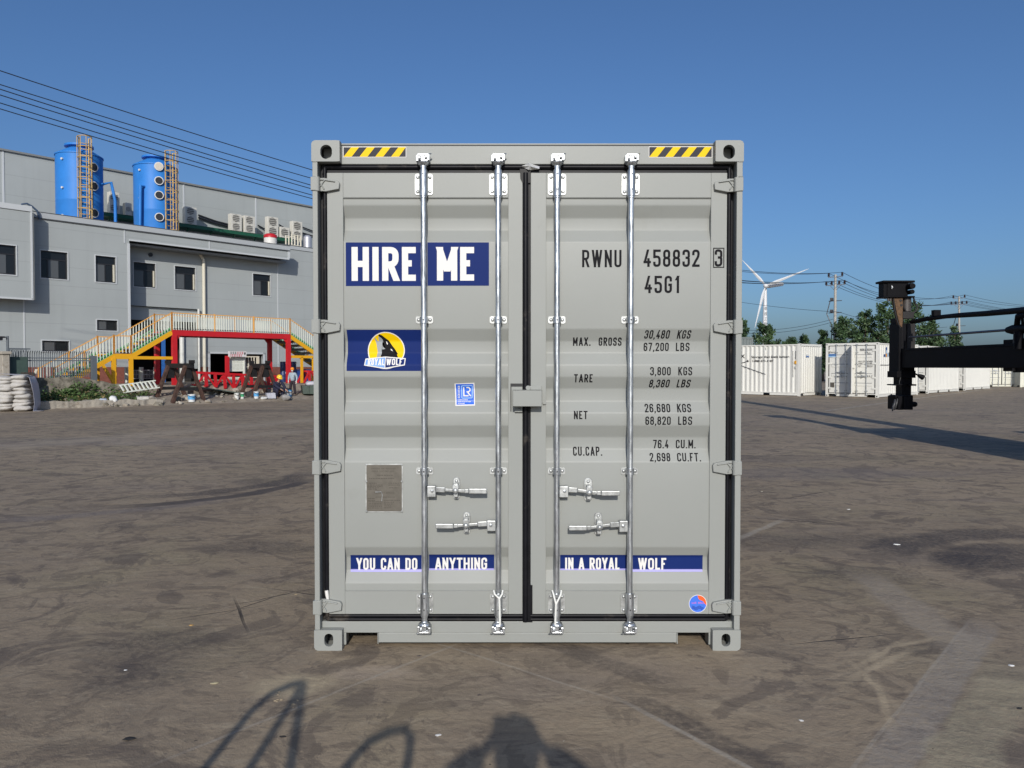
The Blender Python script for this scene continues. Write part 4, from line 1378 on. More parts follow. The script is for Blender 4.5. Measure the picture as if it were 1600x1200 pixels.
# windows
for (x0, x1, y0, y1, v, st), h in zip(WINS, [px_rect(*w[:5]) for w in WINS]):
    a, b, c, d = h
    y = -v
    mb = MB()
    t_ = .045
    for q in ((a - t_, b + t_, c - t_, c), (a - t_, b + t_, d, d + t_), (a - t_, a, c, d), (b, b + t_, c, d)):
        mb.box(q[0], q[1], y - .03, y + .02, q[2], q[3], 1)
    f = .055
    for q in ((a, b, c, c + f), (a, b, d - f, d), (a, a + f, c + f, d - f), (b - f, b, c + f, d - f)):
        mb.box(q[0], q[1], y + .07, y + .13, q[2], q[3], 0)
    zm = d - (d - c) * .30
    if st != 'c':
        mb.box(a + f, b - f, y + .075, y + .125, zm - .03, zm + .03)
    um = a + (b - a) * (.5 if st != 'a' else .28)
    mb.box(um - .025, um + .025, y + .078, y + .122, c + f, (zm - .03) if st != 'c' else d - f)
    w = mb.build('window', [FRAME, TRIM], fb)
    mb = MB()
    mb.box(a + f, b - f, y + .098, y + .104, c + f, d - f)
    mb.box(a, b, y + 1.2, y + 1.25, c - .3, d + .3, 1)
    # a sliding sash left standing in front of the inner pane
    mb.box(um + .03 if st in 'a' else a + f, (um + (b - um) * .55) if st in 'a' else um - .03, y + .085, y + .090, c + f, (zm - .03) if st != 'c' else d - f, 2)
    mb.build('pane', [GLASS, INT, mat('grey_sash_glass', (0.085, 0.09, 0.095), .12)], w)
    if st in 'bde':
        mb = MB()
        mb.box(b - f - .07, b - f, y + .01, y + .07, c + f, zm)
        mb.build('lit_reveal_strip', [CREAM], w)  # cream strip inside the jamb, brightness of the lit reveal put into its colour

# ---------------------------------------------------------------- tall hall behind
VH = -9.5
hb = empty('warehouse_hall', FO, FA, 'tall pale grey windowless hall rising behind the lower factory block', 'building')
zh = (z_at(100, 253.5, VH) + z_at(400, 306, VH)) / 2
uh0, uh1 = u_at(-60, 300, VH), u_at(700, 300, VH)
mb = MB()
mb.box(uh0, uh1, -VH, -VH + 26, 0, zh)
mb.build('wall', CLAD2, hb)
mb = MB()
mb.box(uh0, uh1, -VH - .12, -VH + .1, zh - .05, zh + .06)
mb.build('eaves_trim', mat('dark_eaves_trim', (.20, .205, .20), .5), hb)
for px in (5.5, 287, 399.5, 560):
    mb = MB()
    u = u_at(px, 320, VH)
    mb.box(u - .05, u + .05, -VH - .03, -VH, 3, zh - .06)
    mb.build('joint_cover', TRIM, hb)

# ---------------------------------------------------------------- blue scrubber tanks
TBLUE = mat('bright_blue_tank_paint', (0.030, 0.190, 0.55), .5, var=.08, scale=1.5, spec=.25)
OCHRE = mat('ochre_ladder_paint', (0.50, 0.33, 0.12), .55)
PORT = mat('white_porthole_ring', (.6, .6, .58), .4)
zr = z_par - .9
def on_fac(px, py, v):
    u, z = fac(px, py, v)
    return u, z

def tank(pxl, pxr, py_top, v, ports, pipe, label, lad_off, lad_top):
    uL = uR = u_at((pxl + pxr) / 2 + .8, 300, v)
    # apparent width of a drum seen at an angle to the facade
    pc = F((uL + uR) / 2, v, 0)
    rad = (pxr - pxl) / 2 / FPX * pc.y * math.cos(math.atan2(pc.x, pc.y))
    zt = z_at((pxl + pxr) / 2, py_top, v)
    o = empty('scrubber_tank', F((uL + uR) / 2, v, zr), 0, label, 'tank', 'blue tanks on the factory roof')
    H = zt - zr
    mb = MB()
    mb.lathe([(rad, 0), (rad, H * .5), (rad * 1.006, H * .505), (rad, H * .51), (rad, H), (rad * .97, H + .04), (rad * .45, H + .42), (rad * .45, H + .50)], n=48)
    mb.build('shell', TBLUE, o, smooth=40)
    mb = MB()
    mb.lathe([(rad * .46, H + .50), (rad * .62, H + .50), (rad * .62, H + .60), (rad * .46, H + .60)], n=32)
    mb.lathe([(rad * 1.012, H - .06), (rad * 1.03, H - .06), (rad * 1.03, H), (rad * 1.012, H)], n=40)
    mb.build('lid_flange', TBLUE, o, smooth=40)
    va = math.atan2(-pc.y, -pc.x)              # heading towards the camera
    for az, py_, lit in ports:
        zz = (z_at((pxl + pxr) / 2, py_, v) - zr) / H
        a = va + R(az)
        d = Vector((math.cos(a), math.sin(a), 0))
        c = d * (rad - .01) + Vector((0, 0, H * zz))
        mb = MB()
        mb.tube([c, c + d * .12], .25, 20, 0)
        mb.tube([c + d * .121, c + d * .135], .20, 20, 1)
        mb.build('porthole', [PORT, mat('lit_porthole', (.55, .50, .42), .3) if lit else FRAME], o, smooth=40)
    # caged ladder
    a = va + R(lad_off)
    d, s = Vector((math.cos(a), math.sin(a), 0)), Vector((-math.sin(a), math.cos(a), 0))
    mb = MB()
    top = z_at((pxl + pxr) / 2, lad_top, v - .5) - zr
    for k in (-1, 1):
        mb.bar(d * (rad + .15) + s * .24 * k + Vector((0, 0, -.2)), d * (rad + .15) + s * .24 * k + Vector((0, 0, top)), .06, .06)
    for i in range(int(top / .32)):
        zz = .2 + i * .32
        mb.bar(d * (rad + .15) - s * .24 + Vector((0, 0, zz)), d * (rad + .15) + s * .24 + Vector((0, 0, zz)), .035, .035)
    hoops = []
    for i in range(9):
        zz = 1.5 + i * (top - 1.5) / 8
        pts = [d * (rad + .15) + s * .24 + Vector((0, 0, zz))]
        for j in range(9):
            b = math.pi * j / 8
            pts.append(d * (rad + .28 + .48 * math.sin(b)) + s * .36 * math.cos(b) + Vector((0, 0, zz)))
        pts.append(d * (rad + .15) - s * .24 + Vector((0, 0, zz)))
        mb.tube(pts, .024, 6)
    for j in (0, 2, 4, 6, 8):
        b = math.pi * j / 8
        q = d * (rad + .28 + .48 * math.sin(b)) + s * .36 * math.cos(b)
        mb.tube([q + Vector((0, 0, 1.5)), q + Vector((0, 0, top))], .020, 6)
    mb.build('caged_ladder', OCHRE, o)
    for pts in pipe:
        mb = MB()
        mb.tube([Vector((math.cos(va + R(q[0])), math.sin(va + R(q[0])), 0)) * (rad + q[1]) + Vector((0, 0, H * q[2])) for q in pts], .085, 10)
        mb.build('pipe', TBLUE, o, smooth=50)
    mb = MB()
    for zz in (.33, .62, .92):
        for az in (-42,):
            a2 = va + R(az)
            d2 = Vector((math.cos(a2), math.sin(a2), 0))
            mb.tube([d2 * rad + Vector((0, 0, H * zz)), d2 * (rad + .09) + Vector((0, 0, H * zz))], .06, 10)
    mb.build('nozzle', PORT, o, smooth=40)
    return o

tank(86.0, 161.2, 245, -5.0, [(33, 265.5, 0), (33, 294.5, 0), (33, 336, 0)], [[(60, .0, .70), (72, .45, .74), (76, .62, .55), (78, .62, .2), (76, .35, .0)]],
     'bright blue roof tank with a ladder down its middle and bent pipe on its right', 10, 228)
tank(207.8, 277.0, 262, -5.0, [(8, 267.3, 1), (8, 289, 0), (8, 311, 0), (8, 344.5, 0)], [[(-30, .02, .74), (-32, .30, .74), (-34, .30, .30), (-40, .35, .02)]],
     'bright blue roof tank at the right, with four portholes left of its ladder', 33, 247)

# ---------------------------------------------------------------- air conditioners and their shelf
ACW = mat('cream_white_ac_casing', (0.56, 0.54, 0.48), .5)
ACG = mat('ac_fan_grille', (0.13, 0.125, 0.11), .6)
GREENS = mat('dark_green_steel', (0.012, 0.085, 0.045), .5)
vs_ = VH + 1.1
sh = empty('equipment_shelf', FO, FA, 'dark green steel shelf along the hall wall carrying the air conditioners', 'shelf')
ua, ub = u_at(240, 348, vs_), u_at(455, 371.5, vs_)
z_s = (z_at(300, 350, vs_) + z_at(440, 370, vs_)) / 2
u00 = u_at(160, 335, vs_)
mb = MB()
mb.box(u00, ub, -vs_ - .05, -vs_ + 1.05, z_s - .28, z_s - .05)
mb.build('beam', GREENS, sh)
mb = MB()
for i in range(8):
    u = u00 + (ub - u00) * (i + .3) / 8
    mb.bar((u, -vs_ + .05, z_s - .2), (u, -vs_ + 1.05, z_s - 1.3), .08, .08)
mb.build('bracket', GREENS, sh)

def ac(x0, x1, y0, y1, fans, label, dark=False):
    a, b = u_at(x0, (y0 + y1) / 2, vs_ + .1), u_at(x1, (y0 + y1) / 2, vs_ + .1)
    xm = (x0 + x1) / 2
    zb, zt = z_at(xm, y1, vs_ + .1), z_at(xm, y0, vs_ + .1)
    zb = max(zb, z_s - .05) if abs(zb - z_s) < .5 else zb
    zb = z_s - .05
    o = empty('air_conditioner', F((a + b) / 2, vs_ + .1, zb), FA, label, 'air conditioner', 'air conditioners on the shelf')
    w, h = b - a, zt - zb
    mb = MB()
    mb.box(-w / 2, w / 2, 0, .42, 0, h)
    mb.build('casing', ACW, o, bevel=.02)
    for i in range(fans):
        zc = h * (i + .5) / fans
        rr = min(w * .36, h / fans * .42)
        mb = MB()
        mb.tube([(-w * .06, -.03, zc), (-w * .06, .01, zc)], rr, 20)
        for k in range(4):
            mb.box(-w * .06 - rr, -w * .06 + rr, -.045, -.03, zc - rr + (k + .5) * rr / 2 - .015, zc - rr + (k + .5) * rr / 2 + .015, 1)
        mb.build('fan_grille', [ACG, ACW], o)
    return o

ac(171.5, 187, 300, 330, 2, 'shaded two fan air conditioner just right of the left blue tank')
ac(196, 206, 317, 330, 1, 'small single fan air conditioner touching the right blue tank')
ac(289.5, 307.5, 323.5, 345, 2, 'two fan air conditioner in the shadow of the right blue tank')
ac(361, 378, 334.5, 356, 2, 'two fan air conditioner, left one of the close pair on the shelf')
ac(382.2, 398.5, 337.5, 359, 2, 'two fan air conditioner, right one of the close pair beside a wall joint')
ac(418.7, 435, 339, 365, 2, 'tall two fan air conditioner above the red and white roof cap')
ac(438, 452.5, 355, 367, 1, 'low single fan air conditioner between two taller ones')
ac(457.5, 472.5, 346, 367, 2, 'tall two fan air conditioner at the right end, above the white scaffold')

# pipes along the wall behind the units
for (x0, y0, x1, y1, r) in ((310, 336, 362, 352, .06), (310, 340, 362, 355, .06), (403, 352, 420, 359, .05), (436, 351, 458, 362, .05), (473, 355, 520, 371, .05), (473, 364, 520, 376, .05)):
    a, b = fac(x0, y0, VH + .15), fac(x1, y1, VH + .15)
    mb = MB()
    mb.tube([F(a[0], VH + .15, a[1]), F((a[0] + b[0]) / 2, VH + .15, (a[1] + b[1]) / 2 - .06), F(b[0], VH + .15, b[1])], r, 6)
    nm = {310: 'pipe running between the shaded unit and the close pair of air conditioners', 403: 'pipe between the close pair and the tall unit over the red cap',
          436: 'pipe between the tall unit over the red cap and the right end unit', 473: 'pipe leaving the right end unit towards the container'}[x0]
    nm = {336: 'upper black ', 340: 'lower black ', 352: 'short black ', 351: 'thin black ', 355: 'upper thin black ', 364: 'lower thin black '}[y0] + nm
    tag(mb.build('wall_pipe', FRAME), nm, 'pipe', 'pipes along the hall wall')

# things on the low roof
vq = -3.0
u0_, z0_ = fac(422.5, 372, vq)
o = empty('domed_vent', F(u0_, vq, zr), FA, 'domed red roof cap on a round white base', 'roof vent')
ztop, zmid = z_at(422, 364.5, vq), z_at(422, 372, vq)
rr = (u_at(433, 372, vq) - u_at(411.5, 372, vq)) / 2 * .86
mb = MB()
mb.lathe([(rr * .95, 0), (rr * .95, zmid - zr)], n=24)
mb.build('base', mat('white_roof_paint', (.66, .64, .6), .5), o, smooth=40)
mb = MB()
mb.lathe([(rr, zmid - zr), (rr * .95, (ztop - zr) * .6 + (zmid - zr) * .4), (rr * .6, ztop - zr - .04), (rr * .1, ztop - zr)], n=24)
mb.build('dome', mat('red_roof_paint', (.45, .015, .02), .4), o, smooth=60)
u0_, _ = fac(480.5, 380, vq)
o = empty('silver_tank', F(u0_, vq, zr), FA, 'round silver tank with a domed top on the low roof beside the scaffold', 'tank')
rr = 6.3 / FPX * F(u0_, vq, 0).y
ztop = z_at(480, 367, vq)
mb = MB()
mb.lathe([(rr, 0), (rr, ztop - zr - rr * .9)] + [(rr * math.cos(R(a)), ztop - zr - rr * .9 + rr * .9 * math.sin(R(a))) for a in range(10, 90, 10)] + [(.02, ztop - zr)], n=24)
mb.build('shell', mat('dull_silver', (.50, .50, .53), .4, .5), o, smooth=60)
mb = MB()
mb.lathe([(rr * 1.02, (ztop - zr) * .38), (rr * 1.06, (ztop - zr) * .40), (rr * 1.02, (ztop - zr) * .42)], n=24)
mb.build('hoop', mat('dull_silver', None), o)
o = empty('roof_scaffold', F(u_at(463, 380, vq), vq, zr), FA, 'small white scaffold of tubes standing on the low roof', 'scaffold')
wS = u_at(470, 380, vq) - u_at(456, 380, vq)
hS = z_at(463, 367, vq) - zr
mb = MB()
for i in range(4):
    for j in (0, 1):
        mb.tube([(-wS / 2 + wS * i / 3, j * .7, 0), (-wS / 2 + wS * i / 3, j * .7, hS)], .05, 6)
for k in range(4):
    for j in (0, 1):
        zz = .2 + (hS - .25) * k / 3
        mb.tube([(-wS / 2, j * .7, zz), (wS / 2, j * .7, zz)], .04, 6)
mb.bar((-wS / 2, 0, .2), (wS / 2, 0, hS), .05, .05)
mb.build('frame', CREAM, o)
mb = MB()
mb.box(-wS * .35, -wS * .1, .1, .5, 0, .5)
mb.build('pallet', mat('brown_pallet', (.13, .07, .04), .8), o)
# curved hose over the bay parapet
a, b, c = fac(31, 326, .2), fac(42, 318, .2), fac(58, 329.5, .2)
mb = MB()
mb.tube([F(a[0], .2, a[1] - .3), F(a[0], .2, a[1]), F((a[0] * 2 + b[0]) / 3, .2, b[1] - .06), F(b[0], .2, b[1]), F((b[0] + c[0]) / 2, .2, b[1] - .1), F(c[0], .2, c[1]), F(c[0] + .1, .2, c[1] - .4)], .045, 8)
tag(mb.build('roof_hose', mat('slate_blue_hose', (.05, .08, .13), .5), smooth=60), 'curved slate blue hose looping over the parapet of the jutting bay', 'hose')

# ================================================================= WORKS YARD, FOOTBRIDGE, CLUTTER
def bank(v, u=0.0):
    """height of the ground at v metres in front of the factory"""
    def sm(a, b, x):
        t = min(max((x - a) / (b - a), 0), 1)
        return t * t * (3 - 2 * t)
    return .17 * sm(9.35, 8.95, v) + .16 * sm(8.9, 7.0, v) + (YZ - .33) * sm(6.95, 6.2, v)

u_y0, u_y1 = u_at(-120, 600, 8), u_at(640, 600, 8) + 6
RUBM = mat('dusty_rubble_soil', (0.24, 0.20, 0.155), .9, var=.35, scale=2.2, dirt=(.12, .10, .08), dscale=5, bump=.6, bscale=18)
mb = MB()
NU, vv = 170, [9.5, 9.35, 9.2, 9.05, 8.9, 8.7, 8.45, 8.2, 7.9, 7.6, 7.3, 7.0, 6.8, 6.6, 6.4, 6.2, 6.0, 4.0, 2.0, -2.0, -8.0]
vs, fs = [], []
for i in range(NU + 1):
    u = u_y0 + (u_y1 - u_y0) * i / NU
    for k, v in enumerate(vv):
        n = noise.noise(Vector((u * .9, v * .9, 3))) * .07 + noise.noise(Vector((u * 3, v * 3, 8))) * .04
        jag = noise.noise(Vector((u * 1.3, 0, 5))) * .18
        z = bank(v) + (n if 9.3 > v > 5.9 else 0)
        vs.append((u, -(v + (jag if 1 < k < 6 else 0)), max(z, .0) if k else -.02))
m_ = len(vv)
for i in range(NU):
    for k in range(m_ - 1):
        fs.append((i * m_ + k, (i + 1) * m_ + k, (i + 1) * m_ + k + 1, i * m_ + k + 1))
mb.add(vs, fs)
o = mb.build('embankment', RUBM, None, smooth=60)
o.location, o.rotation_euler = FO, (0, 0, FA)
tag(o, 'dusty rubble bank and raised works yard', None, None, 'structure')

def spot(px, py):
    """(u, v, z) where the sight line meets the bank"""
    v = 9.6
    while v > 0:
        u, z = fac(px, py, v)
        if z <= bank(v) + .005:
            return u, v, bank(v)
        v -= .02
    return u, v, YZ

# ---------------------------------------------------------------- footbridge
RED = mat('red_steel_paint', (0.50, 0.014, 0.020), .4, var=.08, scale=3)
ORG = mat('orange_yellow_paint', (0.74, 0.36, 0.075), .5)
YEL = mat('yellow_stair_paint', (0.72, 0.36, 0.010), .45)
WPK = mat('white_picket_paint', (0.66, 0.68, 0.60), .5)
GRN = mat('green_toe_plate', (0.10, 0.36, 0.13), .55)
TREAD = mat('grey_tread_plate', (0.16, 0.16, 0.15), .6)
VF, VK = 5.8, 4.0
br = empty('footbridge', FO, FA, 'red framed footbridge with yellow stairs and white picket railings in front of the grey factory', 'footbridge')
uL, zL = fac(268.5, 516, VF)
uR, zR = fac(453, 521.8, VF)
zD = (zL + zR) / 2
mb = MB()
for v in (VF, VK):
    mb.box(uL, uR, -v - .06, -v + .06, zD - .26, zD)
for i in range(7):
    u = uL + (uR - uL) * i / 6
    mb.box(u - .05, u + .05, -VF + .06, -VK - .06, zD - .2, zD - .05)
for v in (VF, VK):
    for u, s in ((uL, 1), (uR, -1)):
        mb.prism([(u + s * .08, zD - .26), (u + s * .42, zD - .26), (u + s * .10, zD - .62)], -v - .02, -v + .02)
mb.build('deck_frame', RED, br)
mb = MB()
mb.box(uL, uR, -VF + .05, -VK - .05, zD - .04, zD + .015)
mb.build('deck', TREAD, br)
pw_ = .105
for u, v in ((uL + pw_, VF), (uR - pw_, VF), (uL + pw_, VK), (uR - pw_, VK)):
    mb = MB()
    mb.box(u - pw_, u + pw_, -v - .09, -v + .09, YZ - .1, zD - .26)
    mb.build('post', RED, br)

def railing(pts, v, n_posts, name='railing', hgt=.80, step=.125):
    """pts: foot line (u, z); pickets, rails and orange posts"""
    mb = MB()
    L = sum(math.dist(a, b) for a, b in zip(pts, pts[1:]))
    for a, b in zip(pts, pts[1:]):
        A, B = Vector((a[0], -v, a[1])), Vector((b[0], -v, b[1]))
        up = Vector((0, 0, 1))
        mb.bar(A + up * hgt, B + up * hgt, .038, .038, 1)
        mb.bar(A + up * .07, B + up * .07, .035, .035, 2)
        k = max(2, int(abs(b[0] - a[0]) / step))
        for i in range(k):
            q = A + (B - A) * ((i + .5) / k)
            mb.bar(q + up * .03, q + up * (hgt - .02), .048, .03, 0, up=(1, 0, 0))
        for i in range(n_posts + 1):
            q = A + (B - A) * (i / n_posts)
            mb.bar(q - up * .05, q + up * (hgt + .05), .06, .06, 1)
    return mb.build(name, [WPK, ORG, FRAME], br)

railing([(uL, zD), (uR, zD)], VF, 3)
railing([(uL, zD), (uR, zD)], VK, 3)

def flight(uA, zA, uB, zB, name='stair_flight', rails=True, nposts=1):
    mb = MB()
    for v in (VF, VK):
        mb.bar((uA, -v, zA - .12), (uB, -v, zB - .12), .07, .20, 0)
    n = max(3, int(abs(zA - zB) / .19))
    for i in range(n):
        t = (i + .5) / n
        u, z = uA + (uB - uA) * t, zA + (zB - zA) * t
        w = abs(uA - uB) / n
        mb.box(u - w * .55, u + w * .55, -VF + .04, -VK - .04, z - .06, z - .02, 1)
        mb.box(u - w * .55 if uB > uA else u + w * .5, u - w * .5 if uB > uA else u + w * .55, -VF + .04, -VK - .04, z - .16, z - .02, 1)
    o = mb.build(name, [YEL, TREAD], br)
    mb = MB()
    for v in (VF, VK):
        mb.bar((uA, -v - .0, zA + .06), (uB, -v - .0, zB + .06), .02, .17, 0)
    mb.build('toe_plate', GRN, o)
    for v in (VF, VK):
        railing([(uA, zA), (uB, zB)], v, nposts)
    return o

uM0, zM = fac(205, 553, VF)
uM1 = u_at(178, 555, VF)
flight(uL, zD, uM0, zM)
slope = (z_at(178, 556, VF) - z_at(118, 590, VF)) / (u_at(178, 556, VF) - u_at(118, 590, VF))
uB_ = uM1 - (zM - YZ) / slope
flight(uM1, zM, uB_, YZ, nposts=2)
mb = MB()
for v in (VF, VK):
    mb.box(uM1 - .05, uM0 + .05, -v - .04, -v + .04, zM - .22, zM - .02)
mb.box(uM1, uM0, -VF, -VK, zM - .04, zM)
mb.build('landing', [YEL], br)
for v in (VF, VK):
    railing([(uM1, zM), (uM0, zM)], v, 1)
mb = MB()
mb.box(uM1, uL, -VF - .05, -VF + .05, zM - .24, zM - .10)
for u in (u_at(177.5, 570, VF), u_at(204.5, 570, VF)):
    mb.box(u - .08, u + .08, -VF - .07, -VF + .07, YZ, zM - .2)
    mb.box(u - .08, u + .08, -VK - .07, -VK + .07, YZ, zM - .2)
a = fac(158, 566, VF)
mb.bar((a[0], -VF, a[1]), (uM1 + .05, -VF, YZ + .02), .08, .12)
mb.build('stair_support', YEL, br)
uS, zS = fac(489, 548.6, VF)
sl2 = (zS - z_at(453, 524, VF)) / (uS - u_at(453, 524, VF))
uE = uR + (YZ - zD) / sl2
flight(uR, zD, uE, YZ, nposts=2)
mb = MB()
zz = z_at(470, 557.5, VF)
mb.box(uR - .1, uE, -VF - .05, -VF + .05, zz - .07, zz + .07)
for px in (471.5, 489.5):
    u = u_at(px, 568, VF)
    mb.box(u - .06, u + .06, -VF - .05, -VF + .05, YZ, zz)
mb.build('stair_support', YEL, br)

# ---------------------------------------------------------------- walls, fence, kerb
STONE = mat('weathered_rubble_stone', (0.235, 0.21, 0.165), .9, var=.3, scale=5, dirt=(.09, .08, .06), dscale=3.5, dlo=.45, dhi=.62, bump=.9, bscale=9)
STONE2 = mat('pale_broken_concrete', (0.36, 0.325, 0.27), .9, var=.3, scale=4, dirt=(.15, .12, .09), dscale=4, dlo=.5, dhi=.7, bump=.8, bscale=12)
def rough_wall(name, u0, u1, v0, v1, top, mat_, label, cat, amp=.05, n=60, base=-.05):
    mb = MB()
    vs, fs = [], []
    for i in range(n + 1):
        u = u0 + (u1 - u0) * i / n
        j = (noise.noise(Vector((u * 2.3, 1.7, v0))) + .5 * noise.noise(Vector((u * 7, 1.7, v0)))) * amp
        t = top(u) + (noise.noise(Vector((u * 1.9, 9.1, v0))) + .5 * noise.noise(Vector((u * 6, 9.1, v0)))) * amp
        for q in ((v0 + j, base), (v0 + j * 1.4, t * .5), (v0 + j * .6, t), (v1, t), (v1, base)):
            vs.append((u, -q[0], q[1]))
    for i in range(n):
        for k in range(4):
            fs.append((i * 5 + k, (i + 1) * 5 + k, (i + 1) * 5 + k + 1, i * 5 + k + 1))
    fs += [(0, 1, 2, 3, 4), tuple(n * 5 + k for k in (4, 3, 2, 1, 0))]
    mb.add(vs, fs)
    o = mb.build(name, mat_, None, smooth=50)
    o.location, o.rotation_euler = FO, (0, 0, FA)
    return tag(o, label, cat)

uw0, uw1 = u_at(-60, 600, 6.9), u_at(206, 600, 6.9)
zw = z_at(100, 590, 6.9)
rough_wall('retaining_wall', uw0, uw1, 6.95, 6.6, lambda u: zw if u < uw1 - 2.2 else zw - .40 * (u - uw1 + 2.2) / 2.2, STONE, 'low weathered stone retaining wall behind the weeds and sacks', 'wall', .06)
uk0, uk1 = u_at(40, 630, 9.1), u_at(252, 630, 9.1)
rough_wall('rough_kerb', uk0, uk1, 9.25, 8.95, lambda u: .30 + .06 * noise.noise(Vector((u * 1.1, 4, 4))) - .10 * max(0, (u - uk0) / (uk1 - uk0) - .5), STONE2, 'broken pale concrete kerb along the weeds strip', 'kerb', .05, 150)

FEN = mat('slate_fence_steel', (0.10, 0.115, 0.13), .5)
fe = empty('picket_fence', FO, FA, 'slate grey steel picket fence with curved tips on the stone wall', 'fence')
f0, f1 = u_at(14, 570, 6.75), u_at(145.5, 570, 6.75)
zt_ = z_at(80, 548.5, 6.75)
mb = MB()
n = 38
for i in range(n):
    u = f0 + (f1 - f0) * i / n
    mb.tube([(u, -6.75, zw), (u, -6.75, zt_ - .14), (u - .01, -6.80, zt_ - .06), (u - .02, -6.9, zt_)], .016, 5)
mb.build('pickets', FEN, fe)
for py in (559.5, 563.3):
    zz = z_at(80, py, 6.75)
    mb = MB()
    mb.box(f0, f1, -6.77, -6.73, zz - .02, zz + .02)
    mb.build('rail', FEN, fe)
mb = MB()
mb.box(f1 - .08, f1 + .12, -6.85, -6.65, .7, z_at(145, 556, 6.75))
mb.build('fence_post', FEN, fe)
# screen, stone gate pier and lamp post at the far left
a, b, c, d = px_rect(14.5, 43, 544, 584, 6.9)
o = empty('green_screen', F(a, 6.9, zw), FA, 'dull green sheet screen between the stone pier and the picket fence', 'screen')
mb = MB()
mb.box(0, b - a, -.02, .02, -.05, (z_at(28, 584, 6.9) - zw) + (d - c) * .66)
mb.build('sheet', mat('dull_green_sheet', (0.045, 0.075, 0.062), .6, var=.2, scale=2), o)
mb = MB()
mb.box(0, b - a + .1, -.03, .03, (d - zw) - .05, (d - zw))
mb.box(-.05, .02, -.03, .03, 0, d - zw)
for i in range(14):
    x = (b - a) * (i + .5) / 14
    mb.tube([(x, 0, 0), (x, 0, d - zw)], .012, 5)
mb.build('frame', FEN, o)
a, b, c, d = px_rect(1, 13, 549, 588, 7.0)
o = empty('stone_pier', F((a + b) / 2, 7.0, 0), FA, 'squared pale stone gate pier at the far left', 'pier')
mb = MB()
mb.box(-(b - a) / 2, (b - a) / 2, -.2, .2, 0, d - .12)
mb.box(-(b - a) / 2 - .06, (b - a) / 2 + .06, -.26, .26, d - .12, d)
mb.build('pier_shaft', STONE2, o, bevel=.03)
a = fac(12.5, 590, 6.5)
o = empty('lamp_pole', F(a[0], 6.5, YZ), FA, 'thin grey pole with a small hooded lamp at the far left', 'lamp')
mb = MB()
zt2 = z_at(12.5, 525, 6.5)
mb.tube([(0, 0, 0), (0, 0, zt2 - YZ)], .05, 8)
mb.build('pole', FEN, o)
mb = MB()
mb.box(-.55, -.1, -.12, .12, zt2 - YZ - .08, zt2 - YZ - .02)
mb.box(-.42, -.18, -.08, .08, zt2 - YZ - .18, zt2 - YZ - .08)
mb.bar((-.12, 0, zt2 - YZ - .05), (.02, 0, zt2 - YZ - .05), .03, .03)
mb.build('lamp_head', FRAME, o)

# ---------------------------------------------------------------- weeds
LEAFM = mat('weed_leaf', (0.060, 0.105, 0.026), .7, var=.45, scale=3)
LEAFD = mat('dry_weed_leaf', (0.20, 0.15, 0.06), .8, var=.3, scale=3)
def leaf_quads(mb, c, spread, n, size, mi=0):
    for _ in range(n):
        p = Vector(c) + Vector((random.gauss(0, spread[0]), random.gauss(0, spread[1]), abs(random.gauss(0, spread[2]))))
        a = Vector((random.gauss(0, 1), random.gauss(0, 1), random.gauss(0, .6))).normalized()
        b = a.cross(Vector((random.gauss(0, 1), random.gauss(0, 1), random.gauss(0, 1)))).normalized()
        s = size * random.uniform(.5, 1.3)
        mb.add([p - a * s, p - b * s * .45, p + a * s, p + b * s * .45], [(0, 1, 2, 3)], mi)

mb = MB()
random.seed(11)
for i in range(240):
    px = random.uniform(52, 232)
    v = random.uniform(7.1, 8.75)
    u = u_at(px, 612, v)
    tall = .16 + .22 * max(0, noise.noise(Vector((u * .7, v, 2))))
    if px > 150 and random.random() < .45:
        continue
    leaf_quads(mb, (u, -v, bank(v)), (.16, .16, tall), 16, .065, 1 if random.random() < .16 else 0)
o = mb.build('weeds', [LEAFM, LEAFD])
o.location, o.rotation_euler = FO, (0, 0, FA)
tag(o, 'low green and dry weeds growing between the stone wall and the kerb', 'weeds', None, 'stuff')
def shrub(px, py, w, h, label):
    u, v, z = spot(px, py)
    v = 7.5
    u = u_at(px, py, v)
    o = empty('shrub', F(u, v, bank(v)), FA, label, 'shrub')
    mb = MB()
    for i in range(int(26 * w)):
        c = (random.uniform(-w, w) * .5, random.uniform(-.25, .25), random.uniform(0, h * .75) * (1 - .3 * random.random()))
        leaf_quads(mb, c, (.11, .11, .10), 22, .07)
    mb.build('foliage', LEAFM, o)
    mb = MB()
    for i in range(6):
        mb.tube([(0, 0, 0), (random.uniform(-w, w) * .2, 0, h * .4), (random.uniform(-w, w) * .4, 0, h * .8)], [.02, .015, .006], 5)
    mb.build('stem', mat('brown_stem', (.07, .05, .03), .8), o)
shrub(130, 612, 1.1, .75, 'dark green bushy shrub standing highest against the stone wall')
shrub(98, 616, .8, .42, 'low green shrub left of the highest shrub by the wall')

